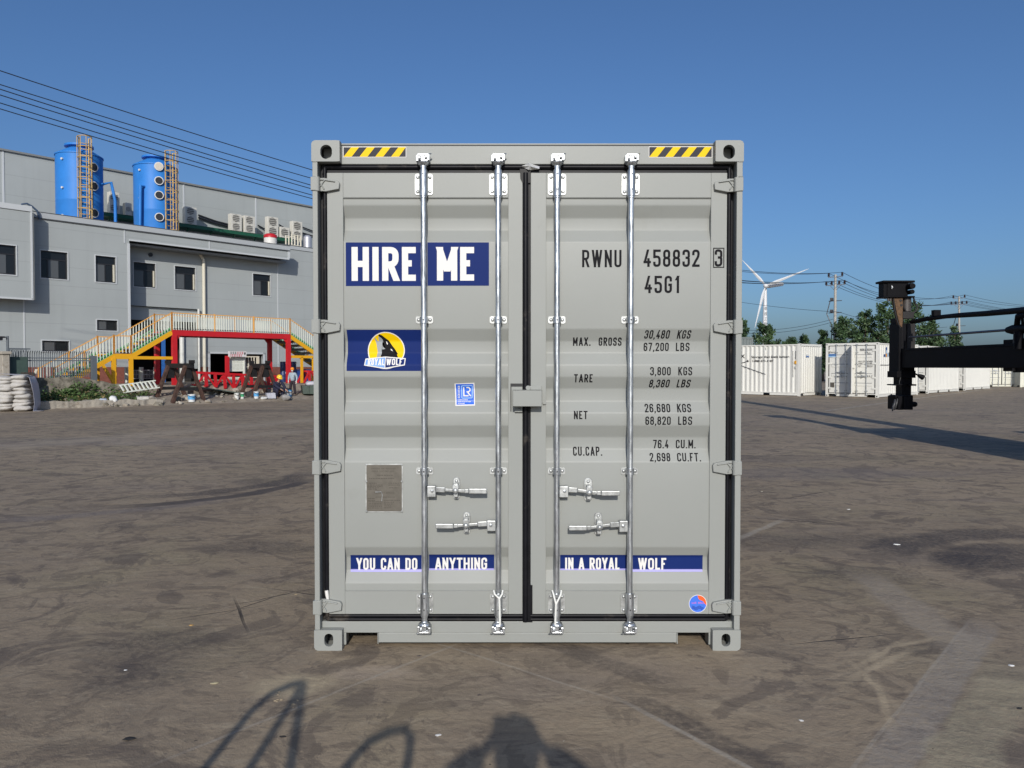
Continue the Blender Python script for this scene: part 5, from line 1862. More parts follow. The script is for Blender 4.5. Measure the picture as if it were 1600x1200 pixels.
# ---------------------------------------------------------------- stack of sacks
SACK = mat('white_woven_sack', (0.42, 0.40, 0.37), .75, var=.10, scale=8, dirt=(.33, .30, .26), dscale=3, bump=.35, bscale=30)
SHEET = mat('milky_plastic_sheet', (0.44, 0.43, 0.47), .45, var=.08, scale=4)
base_s = on_z(20, 643)
def sack_mesh(seed, w, d, h):
    mb = MB()
    nu, nv = 18, 10
    vs, fs = [], []
    for i in range(nv + 1):
        ph = -math.pi / 2 + math.pi * i / nv
        for j in range(nu):
            th = 2 * math.pi * j / nu
            def sp(x, e): return math.copysign(abs(x) ** e, x)
            x = sp(math.cos(ph), .40) * sp(math.cos(th), .38) * w / 2
            y = sp(math.cos(ph), .55) * sp(math.sin(th), .45) * d / 2
            z = sp(math.sin(ph), .8) * h / 2
            z *= 1 - .55 * (abs(2 * x / w)) ** 4 - .12 * math.sin(x * 9 + seed)
            n = noise.noise(Vector((x * 5 + seed * 3.1, y * 5, z * 7 + seed))) * .05 + noise.noise(Vector((x * 14 + seed, y * 14, z * 16))) * .014
            vs.append((x + n, y + n, z + n * .8 + h / 2))
    for i in range(nv):
        for j in range(nu):
            fs.append((i * nu + j, i * nu + (j + 1) % nu, (i + 1) * nu + (j + 1) % nu, (i + 1) * nu + j))
    mb.add(vs, fs)
    return mb
WORD = ['bottom', 'second', 'third', 'fourth', 'fifth', 'sixth', 'seventh', 'eighth', 'top']
CW, LH = .56, .142
X_r = on_z(45, 643).x
PROT = R(16)
def prot(x, y):
    dx, dy = x - X_r, y - base_s.y
    return X_r + dx * math.cos(PROT) - dy * math.sin(PROT), base_s.y + dx * math.sin(PROT) + dy * math.cos(PROT)
for col in range(3):
    zc = 0.0
    for k in range(9):
        w = CW * random.uniform(.94, 1.10)
        hh = LH * random.uniform(.85, 1.15)
        o = sack_mesh(col * 11 + k, w, .85, hh * 1.5).build('sack', SACK, None, smooth=70)
        off = -.05 * (k / 8) ** 2 * 2 if col == 0 else 0
        x, y = X_r - CW * (col + .5) + random.uniform(-.035, .035) + off, base_s.y + .45 + .03 * k * .4 + random.uniform(-.05, .05)
        o.location = (*prot(x, y), zc)
        o.rotation_euler = (random.uniform(-.05, .05), random.uniform(-.12, .10), PROT + random.uniform(-.10, .10))
        zc += hh
        tag(o, 'white woven sack in the %s stack column, %s layer from the ground' % (('right hand', 'middle', 'left hand')[col], WORD[k]) if k < 8 else 'white woven sack topping the %s column of the stack' % ('right hand', 'middle', 'left hand')[col], 'sack', 'sacks in the white stack')
zt3 = 9 * LH + .06
mb = MB()
path = [(X_r - CW * 3.2, zt3 - .02), (X_r - CW * 2, zt3 + .03), (X_r - CW, zt3), (X_r - .25, zt3 - .02), (X_r - .04, zt3 - .10), (X_r + .05, zt3 - .35), (X_r + .10, zt3 - .7), (X_r + .13, .25), (X_r + .15, .02), (X_r + .30, .012), (X_r + .42, .02)]
NYS = 16
vs, fs = [], []
for i, (x, z) in enumerate(path):
    for j in range(NYS + 1):
        y = base_s.y + (.34 if i < 4 else .20 if i < 8 else .05) + .72 * j / NYS
        n = noise.noise(Vector((x * 3, y * 3, z * 3))) * .06
        vs.append((*prot(x + n * (.6 if i > 4 else 0), y + n), max(.012, z + n * (.8 if i < 5 else .2))))
for i in range(len(path) - 1):
    for j in range(NYS):
        if i >= 8 and j > 6:
            continue
        q = i * (NYS + 1) + j
        fs.append((q, q + 1, q + NYS + 2, q + NYS + 1))
mb.add(vs, fs)
o = mb.build('plastic_sheet', SHEET, None, smooth=60)
sd = o.modifiers.new('thickness', 'SOLIDIFY'); sd.thickness = .006
tag(o, 'milky lilac plastic sheet draped over the top and right side of the sack stack', 'sheet')
# dark planks behind the sacks
for k, (px, py, lab) in enumerate(((50, 583, 'uppermost dark plank of the small stack behind the sacks'), (50, 586, 'middle dark plank of the small stack behind the sacks'), (49, 589, 'lowest dark plank of the small stack behind the sacks'))):
    a = fac(px - 15, py, 7.3); b = fac(px + 2, py, 7.3)
    mb = MB()
    mb.bar(F(a[0], 7.3, a[1]), F(b[0], 7.3, b[1]), .35, .06)
    if k == 2:
        mb.box(*[c for p in ((F((a[0] + b[0]) / 2, 7.3, 0).x - .3, F((a[0] + b[0]) / 2, 7.3, 0).x + .3),) for c in p], F((a[0] + b[0]) / 2, 7.3, 0).y - .1, F((a[0] + b[0]) / 2, 7.3, 0).y + .1, .3, a[1] - .02)
    tag(mb.build('plank', mat('dark_old_timber', (.05, .04, .032), .8, var=.3)), lab, 'plank')
a, b = fac(57, 577, 7.2), fac(51, 589, 7.2)
mb = MB()
mb.bar(F(a[0], 7.2, a[1]), F(b[0], 7.2, b[1] - .1), .14, .05)
tag(mb.build('plank', CREAM), 'short pale board leaning against the dark planks behind the sacks', 'plank')

# ---------------------------------------------------------------- trestles
TIMB = mat('black_oily_steel', (0.009, 0.008, 0.008), .65, var=.4, scale=6)
RUST = mat('brown_rusty_leg', (0.058, 0.028, 0.019), .75, var=.5, scale=5, dirt=(.11, .075, .05), dscale=6, dlo=.55, dhi=.7)
def trestle(px, py, blen, spread, h, label):
    p = on_z(px, py, .06)
    o = empty('trestle', (p.x, p.y, .05), FA, label, 'trestle', 'rusty trestles at the yard edge')
    for s in (-1, 1):
        for q in (-1, 1):
            mb = MB()
            mb.bar((q * spread / 2, s * blen * .36, 0), (q * .13, s * blen * .36, h * .94), .16, .14)
            mb.build('leg', RUST, o, bevel=.01)
        mb = MB()
        mb.box(-spread * .30, spread * .30, s * blen * .36 - .05, s * blen * .36 + .05, h * .32, h * .40)
        mb.build('cross_brace', TIMB, o)
        mb = MB()
        mb.prism([(-.16, h * .62), (.16, h * .62), (.10, h * .93), (-.10, h * .93)], s * blen * .36 - .06, s * blen * .36 + .06)
        mb.build('gusset', TIMB, o)
    mb = MB()
    mb.box(-.11, .11, -blen / 2, blen / 2, h * .88, h)
    for s in (-1, 1):
        mb.box(-.10, .10, s * blen / 2 - .08, s * blen / 2 + .08, h, h + .14)
    mb.build('top_beam', TIMB, o)
    return o
trestle(281, 628.5, 2.25, 1.45, 1.72, 'black and rust brown trestle by the bucket at the left, the larger one')
trestle(406, 623.5, 1.45, 1.5, 1.72, 'black and rust brown trestle at the right, in front of the red lattice')

# ---------------------------------------------------------------- red lattice, sign, gates
VL = 6.55
la = empty('red_lattice_barrier', FO, FA, 'long red steel lattice lying along the bank between the two trestles', 'lattice')
def lattice(v, dz=0):
    mb = MB()
    A, B = fac(306, 582, v), fac(392, 588.5, v)
    C_, D_ = fac(306, 601, v), fac(436, 607, v)
    B = (u_at(432, 590, v), B[1])
    mb.bar((A[0], -v, A[1] + dz), (B[0], -v, B[1] + dz), .09, .11)
    return mb, A, B, C_, D_
mb, A, B, C_, D_ = lattice(VL)
n = 9
top = [(A[0] + (B[0] - A[0]) * i / n, A[1] + (B[1] - A[1]) * i / n) for i in range(n + 1)]
zb_ = lambda i: z_at(300 + 14 * i, 602 + 6.5 * min(i / 4, 1), VL)
bot = [(top[i][0] + .05, min(zb_(i), top[i][1] - .5)) for i in range(n + 1)]
mb.build('top_chord', RED, la)
for i in range(n + 1):
    mb = MB()
    mb.bar((top[i][0], -VL, top[i][1]), (bot[i][0], -VL, bot[i][1]), .13, .08)
    mb.build('upright', RED, la)
for i in range(n):
    mb = MB()
    a, b = (top[i], bot[i + 1]) if i % 2 else (bot[i], top[i + 1])
    mb.bar((a[0], -VL + .03, a[1]), (b[0], -VL + .03, b[1]), .07, .07)
    mb.build('brace', RED, la)
mb = MB()
mb.bar((bot[0][0], -VL + .5, bot[0][1]), (bot[n][0], -VL + .5, bot[n][1]), .10, .12)
mb.bar((top[0][0], -VL + .5, top[0][1]), (top[n][0], -VL + .5, top[n][1]), .10, .10)
for i in range(n + 1):
    mb.bar((bot[i][0], -VL, bot[i][1]), (bot[i][0], -VL + .5, bot[i][1]), .08, .08)
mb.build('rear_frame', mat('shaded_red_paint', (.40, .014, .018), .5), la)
# grey-green slab and boards under the lattice
for k, (x0, y0, x1, y1, w, th, c, lab) in enumerate(((300, 604, 372, 614, .7, .05, (.10, .12, .10), 'grey green sheet of board lying in front of the red lattice'), (316, 596, 420, 604, .5, .06, (.26, .22, .16), 'long pale plank lying behind the red lattice'), (322, 593, 430, 598.5, .5, .06, (.24, .20, .15), 'upper pale plank on the bank behind the red lattice'))):
    v = (7.0, 5.9, 5.5)[k]
    a, b = fac(x0, y0, v), fac(x1, y1, v)
    mb = MB()
    mb.bar(F(a[0], v, a[1]), F(b[0], v, b[1]), w, th)
    tag(mb.build('plank', mat('plank_%s' % ('green grey', 'pale dusty', 'pale worn')[k].replace(' ', '_'), c, .8, var=.25)), lab, 'plank')

VS = 5.0
sg = empty('notice_stand', F(u_at(355, 580, VS), VS, YZ), FA, 'red post with braced foot holding a white notice board with red writing', 'sign')
zs0 = YZ
uo = u_at(355, 580, VS)
mb = MB()
zt4 = z_at(355, 556, VS)
mb.box(-.09, .09, -.06, .06, 0, zt4 - zs0)
for s in (-1, 1):
    mb.bar((s * .45, 0, .02), (0, 0, .55), .08, .08)
mb.build('post', RED, sg)
a, b, c, d = px_rect(355.5, 383.5, 549, 557.5, VS)
mb = MB()
mb.box(a - uo, b - uo, -.10, -.06, c - zs0, d - zs0)
bd = mb.build('board', mat('white_notice_board', (.66, .64, .64), .5), sg)
mb = MB()
random.seed(5)
for r in range(2):
    x = a - uo + .10
    while x < b - uo - .25:
        w = random.uniform(.05, .10)
        zc = c - zs0 + (d - c) * (.68 if r == 0 else .24)
        for q in range(3):
            mb.box(x, x + w, -.104, -.1015, zc - .05 + q * .045, zc - .035 + q * .045, 1 if (r or x - a + uo > .45) else 0)
        mb.box(x + w * .4, x + w * .6, -.1042, -.1015, zc - .06, zc + .07, 1 if (r or x - a + uo > .45) else 0)
        x += w + .035
mb.prism([(b - uo - .14, d - zs0 - .05), (b - uo - .04, d - zs0 - .05), (b - uo - .06, d - zs0 - .16), (b - uo - .09, d - zs0 - .20), (b - uo - .12, d - zs0 - .16)], -.104, -.1015, 0)
mb.build('lettering', [FRAME, mat('red_lettering', (.5, .03, .06), .5)], bd)
def picket_gate(x0, x1, y0, y1, v, n, label, m):
    a, b, c, d = px_rect(x0, x1, y0, y1, v)
    zb = bank(v)
    o = empty('picket_gate', F(a, v, zb), FA, label, 'gate', 'cream gates under the footbridge')
    w, z0, z1 = b - a, max(.02, c - zb), d - zb
    mb = MB()
    for zz in (z0 + .02, (z0 + z1) / 2, z1 - .03):
        mb.box(0, w, -.02, .02, zz - .03, zz + .03)
    for x in (0, w):
        mb.box(x - .04, x + .04, -.04, .04, 0, z1)
    mb.build('frame', m, o)
    mb = MB()
    for i in range(n):
        x = w * (i + .5) / n
        mb.box(x - .03, x + .03, -.015, .015, z0, z1)
    mb.build('pickets', m, o)
picket_gate(356, 381, 557.5, 580, 4.8, 12, 'white picket gate under the notice board', WPK)
picket_gate(381.5, 403.5, 556.5, 590, 4.6, 5, 'cream panel gate right of the white picket gate', CREAM)
picket_gate(355.5, 374, 589, 606, 6.0, 8, 'low white picket gate behind the middle of the red lattice', WPK)

# white ladder lying on the bank
a, b = fac(186, 602, 7.6), fac(243, 594.5, 7.6)
ld = empty('white_ladder', F(a[0], 7.6, a[1]), FA, 'white ladder lying tilted on the rubble left of the trestles', 'ladder')
dx, dz = b[0] - a[0], b[1] - a[1]
for k in (0, 1):
    mb = MB()
    o3 = Vector((.05, -.15, -.20)) * (k * 1.5)
    mb.bar(Vector((0, 0, 0)) + o3, Vector((dx, 0, dz)) + o3, .05, .05)
    mb.build('rail', WPK, ld)
for i in range(9):
    t = (i + .3) / 9
    mb = MB()
    mb.bar(Vector((dx * t, 0, dz * t)), Vector((dx * t, 0, dz * t)) + Vector((.05, -.15, -.20)) * 1.5, .06, .04)
    mb.build('rung', WPK, ld)
# white low rails with bollards behind (by the dark bay)
a, b = fac(198, 590, 3.5), fac(243, 590, 3.5)
rl = empty('white_rail_barrier', F(a[0], 3.5, YZ), FA, 'low white barrier with round posts in front of the dark open bay', 'barrier')
for i in range(3):
    mb = MB()
    mb.tube([((b[0] - a[0]) * i / 2, 0, 0), ((b[0] - a[0]) * i / 2, 0, .85)], .10, 10)
    mb.build('post', WPK, rl)
mb = MB()
for zz in (.3, .5, .7):
    mb.box(0, b[0] - a[0], -.02, .02, zz - .02, zz + .02)
for i in range(18):
    mb.box((b[0] - a[0]) * i / 18, (b[0] - a[0]) * i / 18 + .02, -.015, .015, .3, .7)
mb.build('mesh_panel', mat('grey_mesh', (.25, .26, .28), .5), rl)

# ---------------------------------------------------------------- buckets, drums, bags
def bucket(px, py, w, h, col, band, label, name='bucket'):
    u, v, z = spot(px, py)
    o = empty(name, F(u, v, z - .01), FA, label, 'bucket', 'buckets in the rubble')
    k = F(u, v, 0).y / FPX
    r, hh = w * k / 2, h * k
    mb = MB()
    mb.lathe([(r * .86, 0), (r, hh), (r * 1.06, hh), (r * 1.06, hh * .93), (r * .99, hh * .93)], n=16)
    mb.lathe([(r * .93, hh * .97), (r * .92, hh * .975)], n=16, mi=0)
    mb.build('pail', mat('pail_' + name + label.split()[0], col, .45), o, smooth=40)
    if band:
        mb = MB()
        mb.lathe([(r * .935, hh * .32), (r * 1.0, hh * .80), (r * .97, hh * .80), (r * .90, hh * .32)], n=16)
        mb.build('printed_band', mat('band_' + label.split()[0], band, .45), o, smooth=40)
    mb = MB()
    mb.tube([(r * math.cos(t) * 1.05, -r * .75 * math.sin(t) - r * .3, hh * (.9 - .25 * math.sin(t))) for t in [math.pi * i / 10 for i in range(11)]], .012, 5)
    mb.build('wire_handle', FRAME, o)
WB = (.62, .62, .58)
bucket(299.5, 627.5, 11.5, 12, (.60, .61, .60), (.10, .34, .62), 'white bucket with a blue and yellow print under the larger trestle')
bucket(370, 624, 7, 10, WB, None, 'plain white bucket left of the two by the right trestle')
bucket(378.5, 622.5, 6, 9.5, (.60, .60, .57), (.05, .35, .16), 'small white bucket with a green print by the right trestle')
bucket(400.5, 622.5, 8, 11, (.58, .60, .60), (.10, .28, .52), 'white bucket with a blue print between the legs of the right trestle')
bucket(283, 591, 7.5, 8.5, (.56, .56, .52), None, 'cream pot with a lid on the bank behind the larger trestle')
bucket(450.5, 620, 11, 11, (.08, .30, .55), (.60, .62, .62), 'sky blue tub beside the standing worker')
u, v, z = spot(299.5, 627.5)
# bags, blocks and boxes
def lump(name, px, py, w, h, d, col, label, cat, seed, rough=.8, ang=.25, sq=.7):
    u, v, z = spot(px, py)
    k = F(u, v, 0).y / FPX
    mb = sack_mesh(seed, w * k, d, h * k * 1.05) if sq < 1 else MB()
    if sq >= 1:
        hw, hh = w * k / 2, h * k
        j = lambda: random.uniform(-.12, .12)
        vs = []
        for zz in (0, 1):
            for (a, b) in ((-1, -1), (1, -1), (1, 1), (-1, 1)):
                vs.append((a * hw * (1 + j()), b * d / 2 * (1 + j()), zz * hh * (1 + j())))
        mb.add(vs, [(0, 3, 2, 1), (4, 5, 6, 7), (0, 1, 5, 4), (1, 2, 6, 5), (2, 3, 7, 6), (3, 0, 4, 7)])
    o = mb.build(name, mat('m_' + name + '_%d' % seed, col, rough, var=.15, scale=6, bump=.4, bscale=20), None, smooth=60 if sq < 1 else None, bevel=0 if sq < 1 else .02)
    o.location, o.rotation_euler = F(u, v, z - .02), (0, 0, FA * .3 + ang)
    return tag(o, label, cat)
lump('white_bag', 177, 631, 12, 13, .35, (.66, .66, .64), 'bright white stuffed bag standing on the kerb rubble', 'bag', 51)
lump('grey_bag', 161, 630.5, 13, 9, .4, (.36, .40, .46), 'pale grey blue bag lying left of the bright white bag', 'bag', 52)
lump('concrete_block', 223, 627, 16, 9, .4, (.46, .44, .40), 'large pale concrete block left of the larger trestle', 'block', 53, sq=1)
lump('brick', 83, 633, 5, 5, .2, (.30, .12, .07), 'single reddish brick in the kerb rubble', 'brick', 54, sq=1)
lump('white_block', 89, 633.5, 5, 5, .2, (.55, .52, .46), 'small pale block beside the reddish brick', 'block', 55, sq=1)
lump('cement_bag', 446, 625, 14, 9, .5, (.26, .25, .24), 'grey slumped bag on the ground by the sky blue tub', 'bag', 56)
lump('carton', 423, 622, 13, 9, .4, (.42, .43, .48), 'pale carton with a bluish side behind the right trestle', 'carton', 57, sq=1)
lump('white_bag', 412, 624, 10, 5, .3, (.55, .55, .53), 'flat white bag at the foot of the right trestle', 'bag', 58)
lump('dark_crate', 389, 619, 10, 8, .4, (.03, .03, .03), 'dark crate behind the left legs of the right trestle', 'crate', 59, sq=1)
# rubble lumps
random.seed(21)
for i in range(150):
    px = random.choice([random.uniform(58, 250), random.uniform(235, 345), random.uniform(330, 440), random.uniform(58, 250)])
    py = (random.uniform(626.5, 635.5) if px < 250 and random.random() < .6 else random.uniform(614, 631.5)) - max(0, (px - 250) * .028)
    u, v, z = spot(px, py)
    s = random.choice((random.uniform(.04, .10), random.uniform(.04, .10), random.uniform(.09, .19)))
    bm = bmesh.new()
    bmesh.ops.create_icosphere(bm, subdivisions=1 if s < .09 else 2, radius=s)
    for q in bm.verts:
        q.co *= 1 + .75 * noise.noise(q.co * (2.2 / s) * .5 + Vector((i * 7.3, 0, 0)))
        q.co.z *= .7
    me = bpy.data.meshes.new('rubble_stone')
    bm.to_mesh(me); bm.free()
    o = finish(me, 'rubble_stone', STONE2 if i % 3 else STONE)
    o.location, o.rotation_euler = F(u, v, z + s * .25), (0, 0, random.uniform(0, 6))
    tag(o, 'rough lump of broken concrete in the rubble along the yard edge', 'rubble', 'rubble lumps along the yard edge')

# drums, bin and skip at the right
DRB = mat('navy_drum_paint', (0.025, 0.045, 0.14), .4, var=.1)
def drum(px, py, wpx, hpx, v, label, z=None):
    u = u_at(px, py, v)
    k = F(u, v, 0).y / FPX
    zb = z_at(px, py, v) if z is None else z
    o = empty('drum', F(u, v, zb), FA, label, 'drum', 'navy drums under the footbridge')
    r, h = wpx * k / 2, hpx * k
    mb = MB()
    pr = [(r * .98, 0), (r, .02)]
    for q in (.33, .66):
        pr += [(r, h * q - .03), (r * 1.05, h * q), (r, h * q + .03)]
    mb.lathe(pr + [(r, h - .02), (r * .97, h), (r * .9, h - .015)], n=22)
    mb.build('body', DRB, o, smooth=40)
    mb = MB()
    mb.box(r * .3, r * .7, -r * 1.03, -r * .8, h * .78, h * .93)
    mb.build('paper_tag', WHITEV, o)
    return u, zb + h
drum(442.5, 590, 9, 17, 3.2, 'navy drum standing left of the red front post', YZ)
drum(457.8, 590, 10, 17, 3.2, 'navy drum standing right of the red front post', YZ)
k_ = F(u_at(442.5, 590, 3.2), 3.2, 0).y / FPX
drum(442.5, 590, 9, 15, 3.2, 'navy drum stacked on the left drum', YZ + 17 * k_)
drum(457.8, 590, 10, 15, 3.2, 'navy drum stacked on the right drum', YZ + 17 * k_)
a, b, c, d = px_rect(462, 477.5, 577.5, 594, 5.0)
o = empty('blue_bin', F(a, 5.0, YZ), FA, 'blue sheeted bin behind the standing worker', 'bin')
mb = MB()
mb.prism([(.05, 0), (b - a - .05, 0), (b - a, d - YZ), (0, d - YZ)], -.45, .45)
mb.build('body', mat('blue_tarp', (.02, .065, .26), .5, var=.2, scale=5, bump=.5, bscale=8), o, bevel=.03)
mb = MB()
mb.box(-.03, b - a + .03, -.48, .48, d - YZ - .06, d - YZ + .02)
mb.build('rim', DRB, o)
u, v, z = spot(484, 617)
k = F(u, v, 0).y / FPX
o = empty('green_skip', F(u, v, z), FA * .4, 'low dark green skip heaped with a white sheet beside the container', 'skip')
W_ = 28 * k
mb = MB()
mb.prism([(-W_ * .40, .06), (W_ * .5, .06), (W_ * .5, 15 * k), (-W_ * .46, 15 * k)], -.5, .5)
for x in (-.1, .35):
    mb.box(W_ * x - .03, W_ * x + .03, -.53, -.5, .06, 15 * k)
mb.build('body', mat('dark_green_skip', (.045, .065, .05), .6, var=.2, scale=5), o, bevel=.02)
mb = sack_mesh(77, W_ * .7, .8, 8 * k)
mb.v = [(p[0] + W_ * .12, p[1], p[2] + 14 * k) for p in mb.v]
mb.build('white_sheet', SHEET, o, smooth=60)
# red saw stand at the container's edge
u, v = u_at(481, 590, 5.9), 5.9
o = empty('red_stand', F(u, v, bank(v)), FA, 'red A shaped steel stand between the blue bin and the container', 'stand')
mb = MB()
hs = z_at(481, 580, v) - bank(v)
for y in (-.3, .3):
    mb.bar((-.45, y, 0), (-.12, y, hs), .07, .09)
    mb.bar((.45, y, 0), (.0, y, hs), .07, .09)
    mb.bar((-.1, y, 0), (-.1, y, hs), .09, .09)
mb.bar((-.15, -.3, hs), (-.15, .3, hs), .08, .08)
mb.bar((-.15, -.3, hs), (.55, -.3, hs - .02), .08, .08)
mb.build('frame', RED, o)
# dark vent opening and notice on the wall right of the doorway

# ================================================================= RIGHT SIDE: WHITE CONTAINERS
WHC = mat('white_container_paint', (0.66, 0.65, 0.60), .45, var=.03, scale=1, dirt=(.50, .47, .41), dscale=2.2, dlo=.60, dhi=.85, spec=.3)
WHC2 = mat('creamy_container_paint', (0.62, 0.61, 0.52), .45, var=.04, scale=1, dirt=(.46, .43, .35), dscale=2.2, dlo=.6, dhi=.85, spec=.3)
GREYG = mat('grey_hut_paint', (0.15, 0.17, 0.165), .5, var=.05)
THIN = mat('grey_thin_lettering', (.06, .06, .065), .6, spec=.1)

def font_mesh(name, s, mats, parent, origin, ux, uz, width, height, nrm, bold=0.0):
    """text laid flat on a face: origin = lower left corner, ux / uz = reading and up directions"""
    cu = bpy.data.curves.new('text_source', 'FONT')
    cu.body = s
    cu.offset = bold
    ob = bpy.data.objects.new('text_source', cu)
    COL.objects.link(ob)
    dg = bpy.context.evaluated_depsgraph_get()
    me = bpy.data.meshes.new_from_object(ob.evaluated_get(dg))
    bpy.data.objects.remove(ob)
    xs = [v.co.x for v in me.vertices]; ys = [v.co.y for v in me.vertices]
    x0, x1, y0, y1 = min(xs), max(xs), min(ys), max(ys)
    ux, uz, nrm, origin = Vector(ux), Vector(uz), Vector(nrm), Vector(origin)
    for v in me.vertices:
        a, b = (v.co.x - x0) / (x1 - x0) * width, (v.co.y - y0) / (y1 - y0) * height
        v.co = origin + ux * a + uz * b + nrm * .004
    me.name = name
    me.materials.clear()
    return finish(me, name, mats, parent)

def white_container(corner, rz, side, label, L=6.058, H=2.896, doors=True, m=None, cat='container', group='white containers across the yard', sx=1.0):
    """corner: ground position of one front corner; side -1/+1 says which (left/right seen from its front)"""
    m = m or WHC
    M = Matrix.Rotation(rz, 3, 'Z')
    c = Vector((corner[0], corner[1], 0)) - M @ Vector((side * 1.219 * sx, 0, 0))
    o = empty('white_container' if m is not GREYG else 'grey_hut', c, rz, label, cat, group)
    o.scale.x = sx
    mb = MB()
    for x in (-1, 1):
        for y0, y1 in ((0, .15), (L - .15, L)):
            mb.box(min(x * 1.219, x * 1.10), max(x * 1.219, x * 1.10), y0, y1, 0, H)
        mb.box(min(x * 1.215, x * 1.15), max(x * 1.215, x * 1.15), .15, L - .15, H - .10, H - .03)
        for a, b in ((.15, L * .5 - 1.25), (L * .5 - .85, L * .5 + .85), (L * .5 + 1.25, L - .15)) if L < 8 else ((.15, L - .15),):
            mb.box(min(x * 1.215, x * 1.17), max(x * 1.215, x * 1.17), a, b, .03, .17)
        mb.box(min(x * 1.215, x * 1.17), max(x * 1.215, x * 1.17), .15, L - .15, .155, .20)
    for y in (0.004, L - .104):
        mb.box(-1.10, 1.10, y, y + .1, H - .13, H - .01)
        mb.box(-.70, .70, y, y + .1, .03, .19)
        mb.box(-1.10, 1.10, y, y + .1, .15, .19)
    mb.box(-1.16, 1.16, .1, L - .1, H - .06, H - .03)
    mb.build('frame', m, o)
    mb = MB()
    mb.box(-1.12, 1.12, .2, L - .2, .14, .18)
    for x in (-1, 1):
        for y in (-.004, L - .09):
            mb.box(x * 1.165 - .032, x * 1.165 + .032, y, y + .094, .035, .10)
            mb.box(x * 1.165 - .03, x * 1.165 + .03, y, y + .094, H - .10, H - .05)
    mb.build('underside', BLACK, o)
    for x in (-1, 1):
        mb = MB()
        prof, y = [(1.205, .15)], .15
        per = (L - .3) / round((L - .3) / .278)
        while y < L - .3:
            prof += [(1.205, y + per * .26), (1.170, y + per * .50), (1.170, y + per * .76), (1.205, y + per)]
            y += per
        vs, fs = [], []
        for xx, yy in prof:
            vs += [(x * xx, yy, .18), (x * xx, yy, H - .08)]
        fs = [(2 * i, 2 * i + 2, 2 * i + 3, 2 * i + 1) for i in range(len(prof) - 1)]
        mb.add(vs, fs)
        mb.build('side_panel', m, o)
    ends = [('end_panel', L - .03, L - .065)]
    if not doors:
        ends.append(('end_panel', .03, .065))
    for nm, ya, yb in ends:
        mb = MB()
        prof, x = [(-1.10, ya)], -1.10
        per = 2.20 / 9
        while x < 1.05:
            prof += [(x + per * .26, ya), (x + per * .5, yb), (x + per * .76, yb), (x + per, ya)]
            x += per
        vs = []
        for xx, yy in prof:
            vs += [(xx, yy, .18), (xx, yy, H - .12)]
        mb.add(vs, [(2 * i, 2 * i + 2, 2 * i + 3, 2 * i + 1) for i in range(len(prof) - 1)])
        mb.build(nm, m, o)
    if doors:
        zt, zb = H - .16, .22
        for x0, x1 in ((-1.08, -.01), (.01, 1.08)):
            mb = MB()
            mb.box(x0 + .02, x1 - .02, .03, .07, zb, zt)
            hgt = (zt - zb) / 5
            for i in range(4):
                z = zb + hgt * (i + 1)
                mb.prism([(.012, z - .10), (.03, z - .16), (.03, z + .04), (.012, z + .02)], x0 + .14, x1 - .14, 0, 'yz')
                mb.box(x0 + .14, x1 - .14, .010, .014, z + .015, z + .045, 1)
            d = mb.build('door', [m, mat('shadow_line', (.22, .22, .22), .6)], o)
            mb = MB()
            for q in ((x0 - .005, x0 + .025), (x1 - .025, x1 + .005)):
                mb.box(q[0], q[1], .02, .09, zb - .04, zt + .04)
            mb.box(x0, x1, .02, .09, zt, zt + .04)
            mb.box(x0, x1, .02, .09, zb - .04, zb)
            mb.build('door_seal', BLACK, d)
            s = -1 if x0 < 0 else 1
            xo = x0 if s < 0 else x1
            for z in (.42, 1.0, 1.75, H - .45):
                mb = MB()
                mb.box(min(xo - s * .13, xo + s * .05), max(xo - s * .13, xo + s * .05), -.006, .03, z, z + .09)
                mb.build('hinge', m, d)
        for x in (-.70, -.26, .26, .70):
            mb = MB()
            mb.tube([(x, -.03, .10), (x, -.03, H - .06)], .018, 8)
            r = mb.build('locking_rod', GALV, o)
            mb = MB()
            for z in (.12, .34, 1.1, 1.75, H - .5, H - .10):
                mb.box(x - .05, x + .05, -.04, .03, z - .025, z + .025)
            mb.build('guide_bracket', ZINC, r)
            mb = MB()
            s = 1 if x in (-.70, .26) else -1
            zh = 1.32 if x in (-.70, .26) else 1.12
            mb.bar((x, -.05, zh), (x + s * .38, -.05, zh - .01), .02, .04)
            mb.box(x + s * .2 - .02, x + s * .2 + .02, -.06, .03, zh - .08, zh + .08)
            mb.build('handle', GALV, r)
        mb = MB()
        mb.box(-.14, .16, -.05, .03, 1.55, 1.72)
        mb.build('lock_box', m, o)
    return o

ROW = R(44.4)
def gp(px, d):
    r = ray(px, 600)
    return (r.x / r.y * d, d)
hit_face = None
def face_px(o, px, py, axis, val):
    """photo point -> local point on the container's plane axis = val"""
    Mi = (Matrix.Translation(o.location) @ Matrix.Rotation(o.rotation_euler.z, 4, 'Z') @ Matrix.Diagonal((*o.scale, 1))).inverted()
    p0, d = Mi @ Vector((0, 0, EYE)), Mi.to_3x3() @ ray(px, py)
    t = (val - p0[axis]) / d[axis]
    return p0 + d * t

